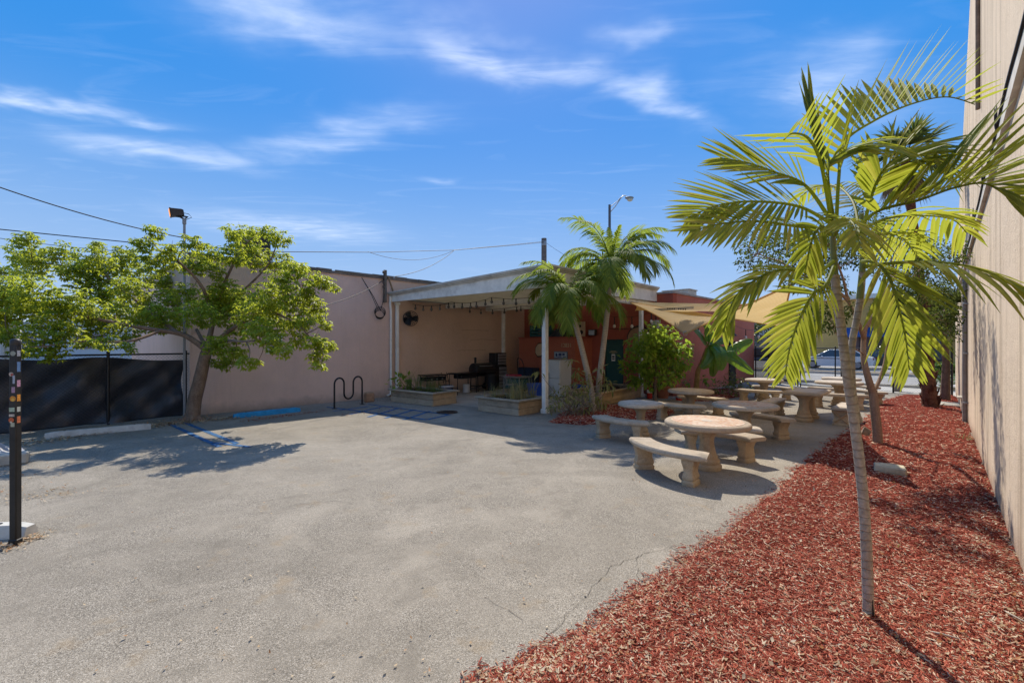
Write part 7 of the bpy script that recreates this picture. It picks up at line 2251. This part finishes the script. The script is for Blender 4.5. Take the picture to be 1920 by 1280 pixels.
def grass_tuft(name, label, cs, n, h, mat, spread=.12, lean=.35, w=.012, cat='grass clump', rz=.0):
    r = root(name, label, cat, cs[0])
    Vs, Fs = [], []
    o = 0
    for c in cs:
        for _ in range(n):
            a = RNG.uniform(0, 2 * PI); p = np.array(c) + np.array([RNG.normal(0, spread), RNG.normal(0, spread), 0]); hh = h * RNG.uniform(.5, 1.1); ln = lean * RNG.uniform(.2, 1.4) * hh
            ax = np.array([math.cos(a), math.sin(a), 0]); sd2 = np.array([-math.sin(a), math.cos(a), 0]) * w / 2
            for j in range(5):
                t_ = j / 4; q_ = p + ax * ln * t_ ** 2 + np.array([0, 0, hh * (t_ - .18 * t_ ** 3)]); k = 1 - .92 * t_
                Vs += [q_ - sd2 * k, q_ + sd2 * k]
            for j in range(4): Fs.append([o + j * 2, o + j * 2 + 1, o + j * 2 + 3, o + j * 2 + 2])
            o += 10
    tag(np_mesh('blades', np.array(Vs), np.array(Fs), mat, r), kind='stuff')
    return r


M_STRAW = leaf('straw_blade', [(.20, .20, .07), (.34, .31, .14), (.46, .40, .22)], .35, (.42, .40, .15), .6, .2)
M_BLADE = leaf('green_blade', [(.07, .12, .03), (.14, .20, .05), (.25, .29, .09)], .4, (.3, .38, .06), .5, .3)
top = Vector((0, 0, .36))
nA = (Vector((-1.67, 1.3, 0)).normalized(), Vector((.62, .8, 0)).normalized())
def inA(a, b_): return PAc + nA[0] * a + nA[1] * b_ + top
grass_tuft('grass_clump', 'upright green grass clump in the planter by the pink wall', [inA(-.35, 0), inA(-.55, .1), inA(-.15, .15)], 45, .55, M_BLADE, .09)
grass_tuft('grass_clump', 'arching pale grass beside the broadleaf plant in the pink wall planter', [inA(.35, .1), inA(.5, -.15)], 50, .85, M_BLADE, .07, .5)
nB = (Vector((-1.14, .95, 0)).normalized(), Vector((.72, .8, 0)).normalized())
def inB(a, b_): return PBc + nB[0] * a + nB[1] * b_ + top
grass_tuft('grass_clump', 'straw coloured grass filling the grey plank planter towards the smoker', [inB(.4, .1), inB(.15, .3), inB(.55, -.2)], 45, .48, M_STRAW, .13, .5)
grass_tuft('grass_clump', 'tall straw grass leaning over the corner of the grey plank planter', [inB(-.35, 0), inB(-.5, .3), inB(-.3, -.25)], 55, .82, M_STRAW, .10, .55)
b = inA(.62, .1)
shrub('broad leaved dark green plant in the planter against the pink wall', b, pxcl([(748, 708, 9), (758, 716, 9), (742, 720, 8), (765, 706, 7), (752, 698, 6)], b.y, .12, 1.2), M_GLOSSY, 40, .22, .5, 'broadleaf_plant', cat='plant')
b = inA(.95, -.1)
shrub('small drooping leafed plant hanging over the end of the pink wall planter', b, pxcl([(735, 716, 6), (733, 724, 6)], b.y - .1, .1, 1.3), M_GLOSSY, 30, .20, .35, 'trailing_plant', cat='plant')
b = PCc + top + U * .9
shrub('sparse grey green plant in the long low planter', b, pxcl([(1175, 716, 7), (1186, 712, 7), (1196, 715, 6)], b.y, .2, 1.1), M_OLIVE, 30, .14, .3, 'planter_plant', cat='plant')
# weeds and dead palm bits in the mulch
p = G(1812, 828) + Vector((0, 0, .04)); grass_tuft('weed_tuft', 'small yellow-green weed in the mulch by the cream wall', [p], 26, .16, M_STRAW, .08, .9, .014, 'weed')
p = G(1680, 1040) + Vector((0, 0, .05)); grass_tuft('weed_tuft', 'tiny green sprout in the mulch beside the young palm trunk', [p], 7, .08, M_BLADE, .02, .5, .006, 'weed')
M_STICK = plain('pale_stick', (.48, .40, .31), .25, 12, .9)
for i, (a_, b_, lab) in enumerate((((1830, 1190), (1865, 1178), 'thin pale twig lying in the near mulch'), ((1885, 1165), (1925, 1190), 'pale dry palm stem lying by the foot of the cream wall'), ((1745, 1205), (1800, 1222), 'curved pale bark strip on the red mulch'),
                                    ((1640, 930), (1680, 921), 'short grey stick near the mossy block'), ((1690, 1110), (1720, 1132), 'slender pale splinter in the mulch near the young palm'))):
    A_, B_ = G(*a_) + Vector((0, 0, .075)), G(*b_) + Vector((0, 0, .085))
    o = MB().tube(bend(A_, B_, .06, 6), [.005, .007, .007, .006, .006, .005, .003], 6).build('fallen_twig', M_STICK, None, 60, loc=A_); tag(o, lab, 'twig')

# --- greenery beyond the fences
def hedge(label, u0, u1, v0, v1, h, mat, n):
    r = root('clipped_hedge', label, 'hedge', UV((u0 + u1) / 2, (v0 + v1) / 2, .06))
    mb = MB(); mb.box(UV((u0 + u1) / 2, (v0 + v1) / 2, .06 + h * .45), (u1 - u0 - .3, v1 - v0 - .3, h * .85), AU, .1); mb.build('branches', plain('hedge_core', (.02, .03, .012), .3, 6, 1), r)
    P = np.stack([RNG.uniform(u0, u1, n), RNG.uniform(v0, v1, n), RNG.uniform(.1, h, n)], 1)
    f_ = RNG.integers(0, 3, n); P[f_ == 0, 2] = h + RNG.normal(0, .04, (f_ == 0).sum()); P[f_ == 1, 0] = u0 + RNG.normal(0, .04, (f_ == 1).sum())
    W = P[:, :1] * np.array(U)[None] + P[:, 1:2] * np.array(V)[None]; W[:, 2] = P[:, 2] + .06
    v, f = leaf_arrays(W, rand_dirs(n) + np.array([0, 0, .3]), rand_dirs(n) * .6 + np.array([0, 0, 1]), RNG.uniform(.08, .16, n), RNG.uniform(.05, .08, n))
    np_mesh('leaves', v, f, mat, r)
M_HEDGE = leaf('hedge_leaf', [(.035, .085, .016), (.065, .14, .022), (.10, .19, .03)], .35, (.22, .36, .03), .4, .4)
hedge('low clipped hedge on the street verge seen through the fence', 35.7, 37.6, -14, 1.2, .62, M_HEDGE, 14000)


def bg_tree(label, base, h, clumps, trunk_r, mat, per=60, ll=.26, lw=.5, name='street_tree'):
    r = root(name, label, 'tree', base); mb = MB()
    base = Vector(base); L_ = limb(mb, [base, base + Vector((.1, 0, h * .3)), base + Vector((-.05, .1, h * .6)), base + Vector((.1, 0, h * .85))], trunk_r, trunk_r * .3, 8)
    for c in clumps: mb.tube(bend(min(L_[4:], key=lambda p: (p - Vector(c[:3])).length), Vector(c[:3]), .1, 4), [trunk_r * .35, trunk_r * .28, trunk_r * .2, trunk_r * .14, .01], 5)
    mb.build('trunk', M_BARK, r, 70); v, f = simple_foliage(clumps, per, ll, lw); np_mesh('crown', v, f, mat, r)


def ball_clumps(c, R_, n, rc, flat=.75):
    out = []
    for _ in range(n):
        d = Vector(rand_dirs(1)[0]) * R_ * rs.uniform(.5, 1); out.append((c[0] + d.x, c[1] + d.y, c[2] + d.z * flat, rc * rs.uniform(.7, 1.2)))
    return out


M_DKLEAF = leaf('dark_street_leaf', [(.022, .045, .014), (.04, .07, .02), (.07, .10, .028)], .3, (.16, .22, .03), .45, .35)
q = D(1452, 690, 25); q.z = 0; bg_tree('dark shrubby tree behind the black screened fence', q, 3.4, ball_clumps((q.x, q.y, 2.7), 1.5, 18, .6), .09, M_DKLEAF, 60, .17, .45)
q = D(1500, 690, 36); q.z = 0; bg_tree('street tree with thin crown in front of the grey shop', q, 5, ball_clumps((q.x, q.y, 4.0), 1.8, 16, .7), .12, M_DKLEAF, 40, .24, .5)
q = D(1700, 690, 42); q.z = 0; bg_tree('round crowned street tree in front of the yellow shop', q, 6, ball_clumps((q.x, q.y, 4.6), 2.5, 26, .95), .16, M_DKLEAF, 50, .28, .5)
q = D(1768, 690, 26); q.z = 0; bg_tree('leafy tree between the street and the end of the cream wall', q, 5.2, ball_clumps((q.x, q.y, 3.9), 1.6, 24, .65), .11, M_OLIVE, 60, .18, .5)
q = D(1772, 728, 19.2); q.z = 0
r = root('spiky_bush', 'bright green bush of arching spiky fronds behind the low fence', 'bush', q)
for i in range(26):
    az = i * 2.4; el = rs.uniform(.35, 1.35); p = q + Vector((0, 0, .1)); pts = [p]; e = el
    for k in range(5): p = p + Vector((math.cos(az) * math.cos(e), math.sin(az) * math.cos(e), math.sin(e))) * .27; pts.append(p); e -= .3
    frond_mesh(pts, Vector((0, 0, 1)) + Vector((math.cos(az), math.sin(az), 0)) * .4, .2, 16, lift=.2, fwd=.8, droop=.2, width=.03, start=.1, rach=.012).build('frond', M_HEDGE, r)
q = D(1300, 690, 60); q.z = 0
for i, (px, d, h) in enumerate(((-40, 34, 5.2), (70, 40, 5.0), (170, 42, 4.6))):
    q = D(px, 690, d); q.z = 0
    bg_tree(('dark tree beyond the pale blue warehouse, nearest the frame edge', 'dark tree showing over the pale blue warehouse roof', 'dark tree between warehouse and white shed')[i], q, h, ball_clumps((q.x, q.y, h * .75), 1.8, 18, .8), .14, M_DKLEAF, 45, .26, .5)
